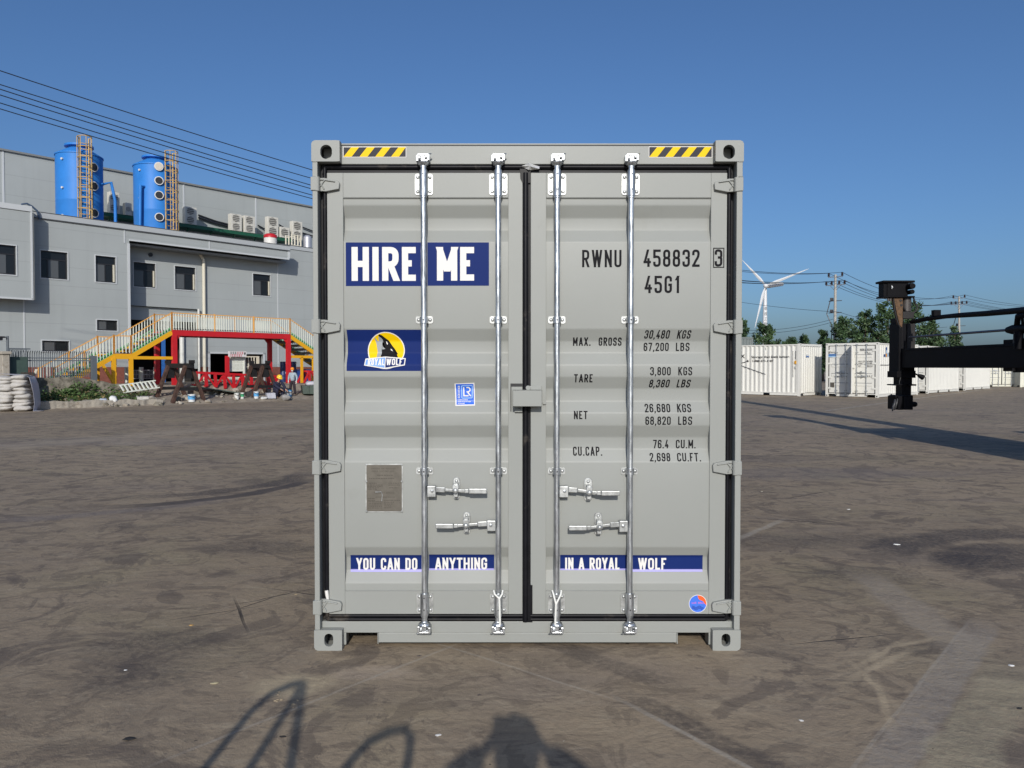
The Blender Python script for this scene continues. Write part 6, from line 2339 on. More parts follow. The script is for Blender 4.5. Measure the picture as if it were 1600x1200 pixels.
cB = white_container(gp(1372, 40.1), ROW - R(90), 1, 'white container with one door ajar, grey plate and small blue sign on its doors', sx=1.135)
cC = white_container(gp(1450, 46.3), ROW - R(90), 1, 'white container half hidden behind the black post, next in the row after the one ajar')
cD = white_container(gp(1508, 52.3), ROW - R(90), 1, 'white container at the far end of the straight row under the black beam')
cA = white_container(gp(1250, 42.2), ROW, -1, 'white container with black slogan lettering on its long side, nearest the grey container', doors=False, sx=1.13)
cE = white_container(gp(1540, 66), R(-6), -1, 'cream container far back at the end of the row behind the dark cart', L=6.058, m=WHC2, doors=False)
cF = white_container(gp(1591, 61.5), R(-8), 1, 'cream container with doors to the right of the dark cart under the beam sleeve', m=WHC2)
cH = white_container(gp(1594, 60.5), R(-98), 1, 'cream container at the right edge of the picture, its long side showing', m=WHC2, doors=False)
# shadow of the row's neighbour falls on the ajar door: a door leaf standing open
mb = MB()
mb.box(0, 1.05, -.02, .02, .22, 2.74)
op = mb.build('open_door', WHC, cB)
op.location = (-.02, -.02, 0)
op.rotation_euler = (0, 0, R(-68))
op['label'] = 'door leaf of the white container standing ajar'

# lettering on the near white containers
H_ = 2.896
def side_text(name, o, s, x0, x1, y0, y1, m, axis, val, rd, nrm, bold=0.0):
    a = face_px(o, x0, y1, axis, val)
    b = face_px(o, x1, y1, axis, val)
    c = face_px(o, x0, y0, axis, val)
    return font_mesh(name, s, m, o, a, rd, (0, 0, 1), (b - a).length, c.z - a.z, nrm, bold)
XA = -1.211
side_text('lettering', cA, 'OX', 1151, 1164, 554, 559.5, INK, 0, XA, (0, -1, 0), (-1, 0, 0), .03)
side_text('lettering', cA, 'Storage that feels better.', 1174, 1234.5, 556, 560.5, INK, 0, XA, (0, -1, 0), (-1, 0, 0), .012)
side_text('lettering', cA, '1-888-373-1187', 1176, 1208.5, 562.4, 565.6, INK, 0, XA, (0, -1, 0), (-1, 0, 0), .015)
mb = MB()
for (xa, ya, xb, yb) in ((1157, 568, 1169, 564), (1157, 571, 1196, 585)):
    mb.bar(face_px(cA, xa, ya, 0, XA - .004), face_px(cA, xb, yb, 0, XA - .004), .035, .01, up=(1, 0, 0))
mb.bar(face_px(cA, 1167, 563.2, 0, XA - .004), face_px(cA, 1169.5, 565, 0, XA - .004), .09, .01, up=(1, 0, 0))
mb.build('painted_line_mark', THIN, cA)
mb = MB()
def plate(mb, o, x0, x1, y0, y1, axis, val, th, mi=0):
    a, b = face_px(o, x0, y1, axis, val), face_px(o, x1, y0, axis, val)
    lo = [min(a[i], b[i]) for i in range(3)]; hi = [max(a[i], b[i]) for i in range(3)]
    lo[axis], hi[axis] = val - th, val
    mb.box(lo[0], hi[0], lo[1], hi[1], lo[2], hi[2], mi)
plate(mb, cA, 1241.3, 1244.6, 563.6, 568.6, 0, XA, .006, 0)
plate(mb, cA, 1241.5, 1244.4, 572, 576, 0, XA, .006, 1)
plate(mb, cA, 1196, 1197.2, 543, 547, 0, XA, .005, 1)
plate(mb, cA, 1229.5, 1230.7, 542, 546, 0, XA, .005, 1)
for i in range(20):
    plate(mb, cA, 1238.4, 1239.6, 549 + i * 2.05, 550.2 + i * 2.05, 0, XA, .005, 2)
for i in range(6):
    plate(mb, cA, 1242.6, 1243.6, 548.5 + i * 2.2, 549.9 + i * 2.2, 0, XA, .005, 2)
mb.build('side_marking', [mat('orange_label', (.62, .30, .02), .5), mat('grey_label', (.42, .42, .40), .5), THIN], cA)
mb = MB()
plate(mb, cA, 1259.6, 1264, 554, 556.4, 1, .028, .006, 0)
plate(mb, cA, 1259.6, 1264, 556.4, 558.4, 1, .028, .006, 1)
mb.build('end_sticker', [mat('sticker_pale', (.55, .58, .6), .5), mat('sticker_blue', (.05, .14, .36), .5)], cA)
# door markings of the ajar container
FY = .008
mb = MB()
plate(mb, cB, 1294.3, 1308, 553, 556.2, 1, FY, .004, 0)
plate(mb, cB, 1294.3, 1307.6, 556.4, 558, 1, FY, .004, 1)
mb.build('blue_sign', [mat('sign_blue', (.06, .16, .38), .5), mat('sign_sky', (.30, .50, .72), .5)], cB)
side_text('lettering', cB, 'STORAGE', 1295, 1307.5, 549.6, 551.6, THIN, 1, FY, (1, 0, 0), (0, -1, 0))
mb = MB()
plate(mb, cB, 1297.4, 1303.6, 597.6, 605, 1, FY, .006, 0)
mb.build('data_plate', PLATE, cB)
for s, x0, x1, y0, y1 in (('BSBU 202914 0', 1344.0, 1369.6, 544.8, 548.2), ('22G1', 1354, 1361, 551, 553.6), ('MAX GR', 1341, 1351.5, 563.5, 566.2), ('30480', 1354, 1363.5, 563.5, 566.2), ('TARE', 1341, 1347.5, 567, 569.4), ('2230', 1354, 1363, 567, 569.4),
                            ('NET', 1341, 1345.5, 570.6, 573.4), ('28250', 1354, 1363.5, 570.6, 573.4), ('CU CAP', 1339.5, 1350.5, 586.4, 589.2), ('33.2', 1354.5, 1363.5, 586.4, 589.2)):
    side_text('lettering', cB, s, x0, x1, y0, y1, THIN, 1, FY, (1, 0, 0), (0, -1, 0))
XB = 1.211
for s, x0, x1, y0, y1, m in (('S', 1391.5, 1396, 551, 557.5, 'a'), ('te', 1396.8, 1400, 552, 557.5, 'b'), ('E', 1400.3, 1404, 550, 557.5, 'c')):
    side_text('logo_lettering', cB, s, x0, x1, y0, y1, {'a': mat('logo_blue', (.05, .22, .48), .5), 'b': mat('logo_sky', (.12, .36, .60), .5), 'c': INK}[m], 0, XB, (0, 1, 0), (1, 0, 0), .03)
mb = MB()
for x0, x1, y0, y1, mi in ((1381.3, 1383.2, 553.4, 557.4, 0), (1384.3, 1386, 542.4, 547, 0), (1384.3, 1386, 547, 552.4, 3), (1384.3, 1386, 552.4, 557.4, 1), (1386.8, 1388, 551.4, 557.4, 2), (1388.8, 1390, 550.6, 557.4, 4)):
    a, b = face_px(cB, x0, y1, 0, XB), face_px(cB, x1, y0, 0, XB)
    mb.box(XB, XB + .006, min(a.y, b.y), max(a.y, b.y), min(a.z, b.z), max(a.z, b.z), mi)
mb.build('logo_bars', [mat('logo_navy', (.02, .07, .22), .5), mat('logo_orange', (.65, .28, .06), .5), mat('logo_sky', None), mat('logo_pale', (.40, .52, .66), .5), THIN], cB)
mb = MB()
pts = [face_px(cB, x, y, 0, XB + .006) for x, y in ((1376, 570.2), (1386, 570.4), (1393, 569.6), (1404, 566.2))]
for a, b in zip(pts, pts[1:]):
    mb.bar(a, b, .03, .008, up=(1, 0, 0))
mb.build('painted_line_mark', THIN, cB)
gh = white_container(gp(1176.5, 56), R(10), 1, 'plain grey hut roof and wall rising behind the white container with the slogan', L=6.0, H=3.78, doors=False, m=GREYG, cat='hut', group=None)

# dark hand truck parked between the far containers
p = on_z(1549, 603.5)
ct = empty('hand_cart', p, R(20), 'small dark cart with upright handles parked between the far cream containers', 'cart')
mb = MB()
mb.box(-.36, .36, -.25, .25, .12, .62)
mb.box(-.22, .30, -.2, .2, .62, .80)
mb.build('body', BLACK, ct, bevel=.03)
mb = MB()
for x in (-.30, .26):
    mb.tube([(x, .2, .3), (x, .2, 1.22)], .03, 8)
mb.tube([(-.30, .2, 1.2), (.26, .2, 1.2)], .03, 8)
mb.box(-.2, .2, .12, .2, .85, 1.30)
mb.build('handle_frame', FRAME, ct)
for x in (-.3, .3):
    mb = MB()
    mb.tube([(x - .05, -.26, .13), (x + .05, -.26, .13)], .13, 14)
    mb.build('wheel', BLACK, ct)

# ================================================================= TREES
BARK = mat('grey_brown_bark', (.11, .085, .06), .9, var=.3, bump=.5)
TL1 = mat('tree_leaf', (.036, .072, .026), .65, var=.55, scale=.5)
TL2 = mat('tree_leaf_light', (.062, .105, .034), .65, var=.45, scale=.5)
def tree(px, py, wpx, Y, label, seed, form=.5):
    random.seed(seed)
    top = on_y(px, py, Y)
    h, w = top.z, wpx / FPX * Y
    o = empty('tree', (top.x, Y, 0), random.uniform(0, 6), label, 'tree', 'trees behind the white containers')
    mb = MB()
    mb.tube([(0, 0, 0), (.1, 0, h * .3), (0, .1, h * .6), (0, 0, h * .93)], [.19, .15, .09, .03], 8)
    for i in range(9):
        a, z0 = random.uniform(0, 6.28), h * random.uniform(.25, .7)
        r = w * .42 * random.uniform(.6, 1)
        mb.tube([(0, 0, z0), (math.cos(a) * r * .5, math.sin(a) * r * .5, z0 + r * .35), (math.cos(a) * r, math.sin(a) * r, z0 + r * .8)], [.07, .045, .015], 6)
    mb.build('trunk', BARK, o)
    mb = MB()
    nc = int(40 + w * h * 1.25)
    for i in range(nc):
        t = random.random() ** .8
        z = h * (.20 + .78 * t)
        prof = math.sin(math.pi * min(1, (.12 + .88 * (1 - t)) ** form * .5 + .02)) if form < 1 else (1 - t) ** .8
        rr = w * .5 * max(.10, prof) * random.uniform(.3, 1.0)
        a = random.uniform(0, 6.28)
        c = Vector((rr * math.cos(a), rr * math.sin(a), z))
        cs = random.uniform(.30, .62) * (w / 4) ** .35
        lt = random.random() < .4
        for k in range(36):
            d = Vector((random.gauss(0, 1), random.gauss(0, 1), random.gauss(0, .9)))
            p = c + d.normalized() * cs * random.uniform(.3, 1.1) + Vector((0, 0, .1))
            u = (d.normalized() + Vector((random.gauss(0, .7), random.gauss(0, .7), random.gauss(.3, .6)))).normalized()
            v = u.cross(Vector((random.gauss(0, 1), random.gauss(0, 1), random.gauss(0, 1)))).normalized()
            s = random.uniform(.09, .21)
            mb.add([p - u * s, p - v * s * .5, p + u * s * 1.2, p + v * s * .5], [(0, 1, 2, 3)], 1 if lt and k % 2 else 0)
    mb.build('crown', [TL1, TL2], o)
TREES = [(1162, 502, 16, 88, 'small dark tree directly at the right edge of the grey container', 1, .6), (1194, 507, 36, 84, 'rounded dark tree at the foot of the wind turbine', 2, .6), (1237, 528, 22, 95, 'low pale tree top behind the slogan container, left one', 3, .6),
         (1256, 526, 18, 95, 'low pale tree top behind the slogan container, right one', 4, .6), (1286, 517, 18, 86, 'slim pointed tree left of the nearer power pole', 5, .9), (1318, 496, 38, 82, 'dark tree just right of the nearer power pole', 6, .6),
         (1353, 487, 36, 82, 'tall dark tree left of the black post, second from the power pole', 7, .6), (1336, 514, 24, 78, 'short dense tree filling the gap right of the nearer power pole', 13, .6), (1389, 474, 50, 80, 'tallest broad tree directly behind the black post', 8, .6),
         (1427, 475, 46, 82, 'tall tree directly right of the black post', 9, .6), (1451, 496, 34, 82, 'pointed tree behind the black cable, right of the tall tree', 10, .6), (1408, 512, 40, 78, 'low bushy tree at the foot of the black post', 14, .6),
         (1466, 522, 34, 84, 'low light tree just left of the farther power pole', 11, .6), (1492, 511, 20, 90, 'small sparse tree at the farther power pole', 12, .6), (1296, 533, 22, 78, 'low bush behind the ajar container', 15, .6), (1220, 533, 26, 90, 'low bush right of the turbine tower', 16, .6), (1372, 520, 34, 78, 'low bushy tree behind the ajar container', 17, .6)]
for t_ in TREES:
    tree(*t_)

# ================================================================= POLES, CABLES, TURBINE
CONC = mat('pale_concrete_pole', (.38, .36, .32), .8, var=.1)
CABLE = mat('black_cable', (.012, .013, .02), .5)
INSU = mat('brown_insulator', (.035, .02, .018), .4)
LINE = (Vector((1, 0, 0)) * math.cos(FA) + Vector((0, 1, 0)) * math.sin(FA))
ACR = Vector((math.sin(FA), -math.cos(FA), 0))
def power_pole(px, pytop, Y, label, lean=0.0, scale=1.0, detail=True):
    top = on_y(px, pytop, Y)
    o = empty('power_pole', (top.x + lean, Y, 0), FA, label, 'power pole', 'power poles')
    h = top.z
    mb = MB()
    mb.tube([(0, 0, 0), (-lean, 0, h)], [.19 * scale, .12 * scale], 10)
    mb.build('pole', CONC, o)
    ins = []
    for z, w, xs in ((h - .25, 1.55 * scale, (-.72, .72)), (h - 1.15 * scale, 2.1 * scale, (-.98, -.40, .40, .98))):
        mb = MB()
        mb.box(-.05 - lean, .05 - lean, -w / 2, w / 2, z - .05, z + .05)
        if len(xs) == 4:
            for s in (-1, 1):
                mb.bar((-lean, 0, z - .7), (-lean, s * .6, z), .05, .05)
        mb.build('crossarm', GALV, o)
        for x in xs:
            mb = MB()
            mb.lathe([(.05, z + .05), (.15, z + .12), (.08, z + .2), (.15, z + .26), (.08, z + .34), (.12, z + .42), (.04, z + .48)], (-lean, x * scale, 0), 10)
            mb.build('insulator', INSU, o)
            ins.append(o.location + Matrix.Rotation(FA, 3, 'Z') @ Vector((-lean, x * scale, z + .45)))
    if detail:
        mb = MB()
        for z in (h - 2.9, h - 4.2):
            mb.box(-.04, .04, -.7, .7, z - .04, z + .04)
            mb.box(-.2, .2, .25, .5, z + .05, z + .35)
        mb.tube([(0, .35, 0.2), (0, .35, h - 5.6), (0, .9, h - 4.3), (0, .55, h - 2.9)], .05, 6)
        mb.build('fittings', mat('dark_pole_fittings', (.07, .07, .075), .5), o)
    return o, ins, h
P1, INS1, H1 = power_pole(1305.4, 429, 85.0, 'nearer power pole with dark insulators, standing left of the trees')
P2, INS2, H2 = power_pole(1490, 464, 112.0, 'farther leaning power pole, seen above the black beam', lean=1.0)

def cable(pts, r, label, grp):
    mb = MB()
    mb.tube(pts, r, 5)
    tag(mb.build('power_cable', CABLE), label, 'cable', grp)

def plane_hit(px, py, p0, n):
    d = ray(px, py)
    o = Vector((0, 0, EYE))
    return o + d * ((p0 - o).dot(n) / d.dot(n))
yl0 = (110.4, 132, 139.3, 148.3, 160.8, 170)
yl1 = (264.7, 278, 289, 294.5, 304, 309.6)
# insulators as seen from the left span, the nearer side first: its cables look highest
order = sorted(range(6), key=lambda i: (0 if i < 2 else 1, -(INS1[i] - INS1[0]).dot(ACR)))
nth = ('topmost', 'second from the top', 'third from the top', 'fourth from the top', 'second lowest', 'lowest')
for k, idx in enumerate(order):
    a = INS1[idx]
    q1, q2 = plane_hit(485, yl1[k], a, ACR), plane_hit(0, yl0[k], a, ACR)
    s1, s2 = (a - q1).dot(LINE), (a - q2).dot(LINE)
    # parabola through the pole and the two sighted points
    A_ = ((q2.z - a.z) / s2 - (q1.z - a.z) / s1) / (s2 - s1)
    B_ = (q1.z - a.z) / s1 - A_ * s1
    pts = []
    for i in range(41):
        s = (s2 + 8) * i / 40
        p = a - LINE * s
        pts.append(Vector((p.x, p.y, a.z + B_ * s + A_ * s * s)))
    cable(pts, [.024 - .008 * (i / 40) for i in range(41)], 'black cable crossing the sky at upper left, %s of the six' % nth[k], 'six cables over the factory')
for k in range(6):
    a, b = INS1[k], INS2[k]
    pts = []
    for i in range(21):
        t = i / 20
        p = a.lerp(b, t)
        p.z -= 1.5 * 4 * t * (1 - t)
        pts.append(p)
    cable(pts, .024, 'black cable sagging from the nearer to the farther power pole', 'cables between the two power poles')
far = gp(1720, 118)
for k in range(6):
    a = INS2[k]
    b = Vector((far[0] + (INS2[k] - INS2[0]).x, far[1] + (INS2[k] - INS2[0]).y, a.z - .6))
    pts = []
    for i in range(21):
        t = i / 20
        p = a.lerp(b, t)
        p.z -= 4.2 * t * (1 - t)
        pts.append(p)
    cable(pts, .022, 'black cable sagging from the farther power pole to the right', 'cables leaving the farther power pole')
for (x0, y0, d0, x1, y1, d1, sag, lab) in ((1150, 471, 92, 1310, 487.5, 84, .15, 'single thin cable crossing below the turbine blades to the nearer pole'), (1310, 487.5, 84, 1480, 511, 110, .7, 'single thin cable running from the nearer pole into the trees'),
                                    (1150, 515, 92, 1302, 498.5, 84, .5, 'upper of the two low cables climbing to the nearer pole from the left'), (1150, 520, 92, 1300, 503.5, 84, .5, 'lower of the two low cables climbing to the nearer pole from the left')):
    a, b = on_y(x0, y0, d0), on_y(x1, y1, d1)
    cable([a.lerp(b, i / 14) - Vector((0, 0, sag * 4 * (i / 14) * (1 - i / 14))) for i in range(15)], .02, lab, 'low cables at the nearer power pole')

TW = mat('white_turbine_paint', (.62, .63, .64), .4)
D_ = 830.0
hub = on_y(1195.3, 446.5, D_)
wt = empty('wind_turbine', (on_y(1198.5, 447, D_).x, D_ + 6, 0), 0, 'white three bladed wind turbine rising behind the trees', 'wind turbine')
rx = hub.x - wt.location.x
mb = MB()
mb.lathe([(2.9, 0), (2.55, hub.z * .5), (1.75, hub.z - 2)], n=20)
mb.build('tower', TW, wt, smooth=40)
mb = MB()
mb.tube([(rx + 1, -6, hub.z), (rx + 6, 0, hub.z + .7), (rx + 24, 9, hub.z + 3.5)], [2.2, 2.6, 2.1], 8)
mb.build('nacelle', TW, wt)
mb = MB()
mb.ball((rx, -8, hub.z), 2.6, 12)
mb.build('hub', TW, wt, smooth=60)
for tx, ty in ((1158, 406), (1263, 420), (1178.5, 513)):
    tip = on_y(tx, ty, D_)
    d = Vector((tip.x - hub.x, 0, tip.z - hub.z))
    L = d.length
    d.normalize()
    s = Vector((d.z, 0, -d.x))
    mb = MB()
    prof = [(0, 1.2), (.06, 1.3), (.16, 2.6), (.25, 3.2), (.45, 2.4), (.7, 1.5), (.93, .7), (1, .15)]
    o0 = Vector((rx, -8, hub.z))
    le = [o0 + d * L * t - s * w * .4 for t, w in prof]
    te = [o0 + d * L * t + s * w * .6 for t, w in prof]
    ft = [o0 + d * L * t + Vector((0, -.35 * w, 0)) for t, w in prof]
    bk = [o0 + d * L * t + Vector((0, .35 * w, 0)) for t, w in prof]
    k = len(prof)
    vs = le + ft + te + bk
    fs = []
    for i in range(k - 1):
        for a, b in ((0, 1), (1, 2), (2, 3), (3, 0)):
            fs.append((a * k + i, a * k + i + 1, b * k + i + 1, b * k + i))
    fs += [tuple(a * k for a in range(4)), tuple(a * k + k - 1 for a in (3, 2, 1, 0))]
    mb.add(vs, fs)
    mb.build('blade', TW, wt, smooth=50)
mb = MB()
def cj(z, bars):
    for x0, x1, z0, z1 in bars:
        mb.box(x0, x1, -2.62, -2.4, z + z0, z + z1)
zc = [on_y(1198, y, D_).z for y in (482, 490, 498, 504.5)]
cj(zc[0], [(-1.1, 1.1, 1.0, 1.4), (-1.1, 1.1, -.6, -.2), (-1.1, -.8, -.6, 1.4), (.8, 1.1, -.6, 1.4), (-.15, .15, -1.8, 2.2)])
cj(zc[1], [(-1.1, 1.1, 1.3, 1.6), (-1.1, -.8, -1.5, 1.6), (.8, 1.1, -1.5, 1.6), (-1.1, 1.1, -1.5, -1.2), (-.6, .6, 0, .3), (-.15, .15, -.9, 1.0)])
cj(zc[2], [(-1.0, 1.0, 1.2, 1.6), (-1.2, 1.2, -1.5, -1.1), (-.18, .18, -1.5, 1.6)])
cj(zc[3], [(-1.2, 1.2, -1.5, -1.1), (-.5, -.2, -1.5, 1.6), (.2, .5, -1.5, 1.6), (-1.1, -.8, -.4, .7), (.8, 1.1, -.4, .7)])
mb.build('lettering', mat('grey_tower_lettering', (.20, .21, .22), .6), wt)

# ================================================================= CONTAINER HANDLER (spreader in view, machine right of the frame)
HBLK = mat('black_machine_paint', (0.0035, 0.0035, 0.0050), .55, var=.3, scale=3, spec=.12)
HBRN = mat('dirty_dark_steel', (0.012, 0.010, 0.010), .7, var=.4, scale=8)
HRST = mat('rusty_ochre_bracket', (0.11, 0.062, 0.03), .8, var=.4, scale=14, dirt=(.07, .02, .012), dscale=10)
HGRY = mat('grey_cylinder_paint', (0.06, 0.052, 0.048), .5, var=.15, scale=8)
YP = 17.4
hd = empty('container_handler', (10.9, 10.9, 0), 0, 'black container handler beam with a hanging end post, reaching in from the right', 'machine')
OFF = Vector(hd.location)
def hp(px, py, Y=YP):
    return on_y(px, py, Y) - OFF
def hbox(mb, x0, x1, y0, y1, Ya, Yb, mi=0):
    """box whose front face fills a photo rectangle at depth Ya"""
    a, b = hp(x0, y1, Ya), hp(x1, y0, Ya)
    mb.box(a.x, b.x, Ya - OFF.y, Yb - OFF.y, a.z, b.z, mi)
# hanging end post
mb = MB()
hbox(mb, 1404, 1430, 505, 582, YP, YP + .45)
hbox(mb, 1404.5, 1412, 497, 505, YP + .02, YP + .4)
hbox(mb, 1401.5, 1410, 580, 590, YP - .05, YP + .4)
hbox(mb, 1410, 1431, 579, 590.5, YP - .04, YP + .4)
hbox(mb, 1407, 1425.5, 590, 603, YP + .02, YP + .35)
hbox(mb, 1409, 1424, 603, 618.5, YP + .04, YP + .33)
hbox(mb, 1399, 1413, 600.5, 602.5, YP - .10, YP + .3)
hbox(mb, 1420, 1432, 600.3, 602.8, YP - .06, YP + .3)
post = mb.build('end_post', HBLK, hd, bevel=.006)
mb = MB()
hbox(mb, 1417.5, 1430.2, 506, 545, YP - .03, YP)
hbox(mb, 1411, 1428, 487, 497.5, YP - .04, YP + .3)
hbox(mb, 1408, 1410, 500, 640, YP - .012, YP)
mb.build('rusty_face_plate', HBRN, post)
mb = MB()
a, b = hp(1420, 486), hp(1420, 463)
r = 7.2 / FPX * YP
mb.tube([(a.x, a.y + .12, a.z), (a.x, a.y + .12, b.z)], r, 18)
mb.build('gas_cylinder', HGRY, hd, smooth=40)
mb = MB()
q = [(1396, 464), (1410, 463), (1410.5, 500), (1409, 512), (1405, 508), (1400, 486)]
mb.prism([(hp(*p).x, hp(*p).z) for p in q], hp(1400, 480).y - .02, hp(1400, 480).y + .12)
mb.build('rusty_bracket', HRST, hd, bevel=.01)
mb = MB()
for px, py in ((1406.5, 469.5), (1407.5, 477)):
    p = hp(px, py)
    mb.tube([(p.x, p.y - .03, p.z), (p.x, p.y, p.z)], .028, 10)
mb.build('bolt', BLACK, hd)
# control box on top, open at its right
mb = MB()
hbox(mb, 1386.5, 1419, 439.5, 464, YP - .05, YP + .25)
hbox(mb, 1380.5, 1386.5, 440.5, 463, YP - .03, YP + .22)
hbox(mb, 1380, 1430, 438, 441.4, YP - .10, YP + .28)
hbox(mb, 1380.5, 1430, 462.2, 464.8, YP - .08, YP + .28)
p = hp(1417.5, 448.5)
mb.tube([(p.x, p.y - .25, p.z), (p.x, p.y + .2, p.z)], .065, 14)
p = hp(1419, 457)
mb.tube([(p.x, p.y - .20, p.z), (p.x, p.y + .2, p.z)], .05, 12)
mb.build('control_box', HBLK, hd, bevel=.012)
mb = MB()
a = hp(1393.2, 448.8, YP - .075)
mb.tube([(a.x, a.y, a.z - .04), (a.x + .012, a.y - .005, a.z), (a.x, a.y, a.z + .035)], [.012, .022, .012], 8)
mb.build('latch', ZINC, hd, smooth=60)
mb = MB()
for px in (1388, 1391.5):
    a = hp(px, 468)
    mb.tube([(a.x, a.y, a.z + .05), (a.x, a.y, a.z - .04)], .025, 8)
mb.build('cable_gland', HGRY, hd)
# foot with spool and knob
mb = MB()
hbox(mb, 1403.5, 1412, 619, 640.5, YP - .10, YP + .40)
hbox(mb, 1412.2, 1427, 618, 640.3, YP - .14, YP + .42)
hbox(mb, 1399, 1404, 617.5, 622, YP - .05, YP + .25)
mb.build('foot_block', HBLK, hd, bevel=.012)
mb = MB()
p = hp(1426, 632)
mb.tube([(p.x, p.y + .1, p.z), (p.x + .10, p.y + .1, p.z)], .062, 14)
mb.ball((p.x + .10, p.y + .1, p.z), .060, 12)
mb.build('side_knob', HBLK, hd, smooth=50)
mb = MB()
for k, (px, py) in enumerate(((1396.5, 633), (1400, 631))):
    p = hp(px, py)
    pts = [(p.x + .05 * math.cos(t) + .03 * math.sin(t), p.y + .12 * math.cos(t), p.z + .125 * math.sin(t)) for t in [2 * math.pi * i / 20 for i in range(20)]]
    mb.tube(pts, .016, 8, closed=True)
mb.build('hose_coil', mat('grey_hose', (.07, .07, .072), .4), hd, smooth=60)
# work lamp
mb = MB()
a, b, c = hp(1430, 584), hp(1434, 586), hp(1442.5, 590)
mb.tube([a, b], .018, 8)
mb.tube([b, b.lerp(c, .3), c], [.025, .045, .062], 14)
mb.build('work_lamp', HBLK, hd, smooth=40)
# telescopic beam and its sleeve, running towards the machine
XB0 = hp(1411, 560, 17.3).x
zb0, zb1 = hp(1411, 574.6, 17.3).z, hp(1411, 544.5, 17.3).z
mb = MB()
mb.box(XB0, XB0 + .40, 13.0 - OFF.y, 17.40 - OFF.y, zb0, zb1)
mb.box(XB0 - .012, XB0, 13.0 - OFF.y, 17.3 - OFF.y, zb1 - .05, zb1 - .035)
mb.build('telescopic_beam', HBLK, hd, bevel=.01)
mb = MB()
ys = 13.86
xs0 = hp(1567, 560, ys).x
zs0_, zs1_ = hp(1567, 580, ys).z, hp(1567, 531, ys).z
mb.box(xs0, xs0 + .52, 8.2 - OFF.y, ys - OFF.y, zs0_, zs1_)
for y in (ys - .30, 12.2, 10.6):
    mb.box(xs0 - .02, xs0 + .54, y - .05 - OFF.y, y + .0 - OFF.y, zs0_ - .02, zs1_ + .02)
mb.build('beam_sleeve', HBLK, hd, bevel=.01)
mb = MB()
mb.box(xs0 - .03, xs0 - .005, ys - .36 - OFF.y, ys - .31 - OFF.y, zs0_, zs1_)
mb.build('wear_strip', HGRY, hd)
# cylinder rod, clevis and hoses
mb = MB()
a, b = hp(1421, 527, 17.2), hp(1583, 515, 13.62)
mb.tube([a, b], .024, 10)
mb.build('cylinder_rod', mat('steel_rod', (.11, .115, .14), .3, .8), hd, smooth=40)
mb = MB()
d = (b - a).normalized()
mb.tube([b - d * .15, b, b + d * 1.2], [.055, .085, .085], 14)
mb.box(b.x - .05, b.x + .06, b.y - .20, b.y - .08, zs1_, b.z)
mb.tube([(b.x - .1, b.y - .3, b.z - .05), (b.x - .1, b.y - .3, b.z - .35)], .07, 10)
mb.tube([b + Vector((0, -.1, .05)), b + Vector((-.05, -.2, .22)), b + Vector((0, -.5, .26)), b + Vector((0, -.9, .24))], .05, 10)
mb.tube([b + Vector((-.02, -.3, .0)), b + Vector((-.06, -.33, .2)), b + Vector((0, -.55, .24))], .03, 8)
mb.build('hydraulic_cylinder', HBLK, hd, smooth=40)
mb = MB()
pts = [hp(1424, 503, 17.25), hp(1450, 498, 16.6), hp(1478, 494.5, 15.9), hp(1500, 492.6, 15.3), hp(1540, 490, 14.5), hp(1600, 484.5, 13.3), hp(1700, 474, 11.5)]
mb.tube(pts, [.045, .05, .045, .052, .055, .058, .06], 10)
a = hp(1463, 488.5, 16.3)
mb.box(a.x - .075, a.x + .065, a.y - .06, a.y + .06, a.z - .07, a.z + .055)
mb.build('hose_bundle', HBLK, hd, smooth=40)
mb = MB()
mb.tube([hp(1427, 464), hp(1430, 474), hp(1434, 480), hp(1431, 486), hp(1424, 492), hp(1417, 490), hp(1412, 480)], .02, 8)
mb.tube([hp(1423, 503), hp(1419, 510), hp(1421, 516), hp(1426, 512), hp(1428, 504)], .016, 8)
mb.tube([hp(1396, 466), hp(1398, 485), hp(1403, 505), hp(1407, 512)], .016, 8)
mb.tube([hp(1407, 590, YP - .04), hp(1405, 597, YP - .06), hp(1406, 604, YP - .05)], .012, 6)
mb.build('loose_hose', BLACK, hd, smooth=60)
# the rest of the machine stands right of the picture; its mast and body throw the long shadow
mb = MB()
for y in (-.95, .75):
    mb.box(-.45, .18, y - .11, y + .11, .5, 12.4)
for z in (1.2, 4.2, 8.0, 12.2):
    mb.box(-.3, .1, -.9, .8, z - .12, z + .12)
mb.build('mast', mat('machine_orange', (.55, .17, .02), .5), hd)
mb = MB()
mb.box(-1.9, -.45, -.5, .5, zs0_ + .1, zs1_ + .3)
mb.box(-1.75, -.42, -.4, .6, 1.6, 3.9)
mb.build('carriage', HBLK, hd)
mb = MB()
mb.box(.1, 5.4, -1.15, 1.15, .8, 1.9)
mb.box(3.2, 5.6, -1.1, 1.1, 1.9, 2.4)
mb.build('chassis', mat('machine_orange', None), hd, bevel=.05)
mb = MB()
mb.box(1.6, 3.2, -.8, .8, 1.9, 3.4)
mb.build('cab', GLASS, hd, bevel=.05)
for x in (.7, 4.5):
    for y in (-1.3, 1.3):
        mb = MB()
        mb.tube([(x, y - .28, .78), (x, y + .28, .78)], .78, 24)
        mb.build('wheel', BLACK, hd, bevel=.05)

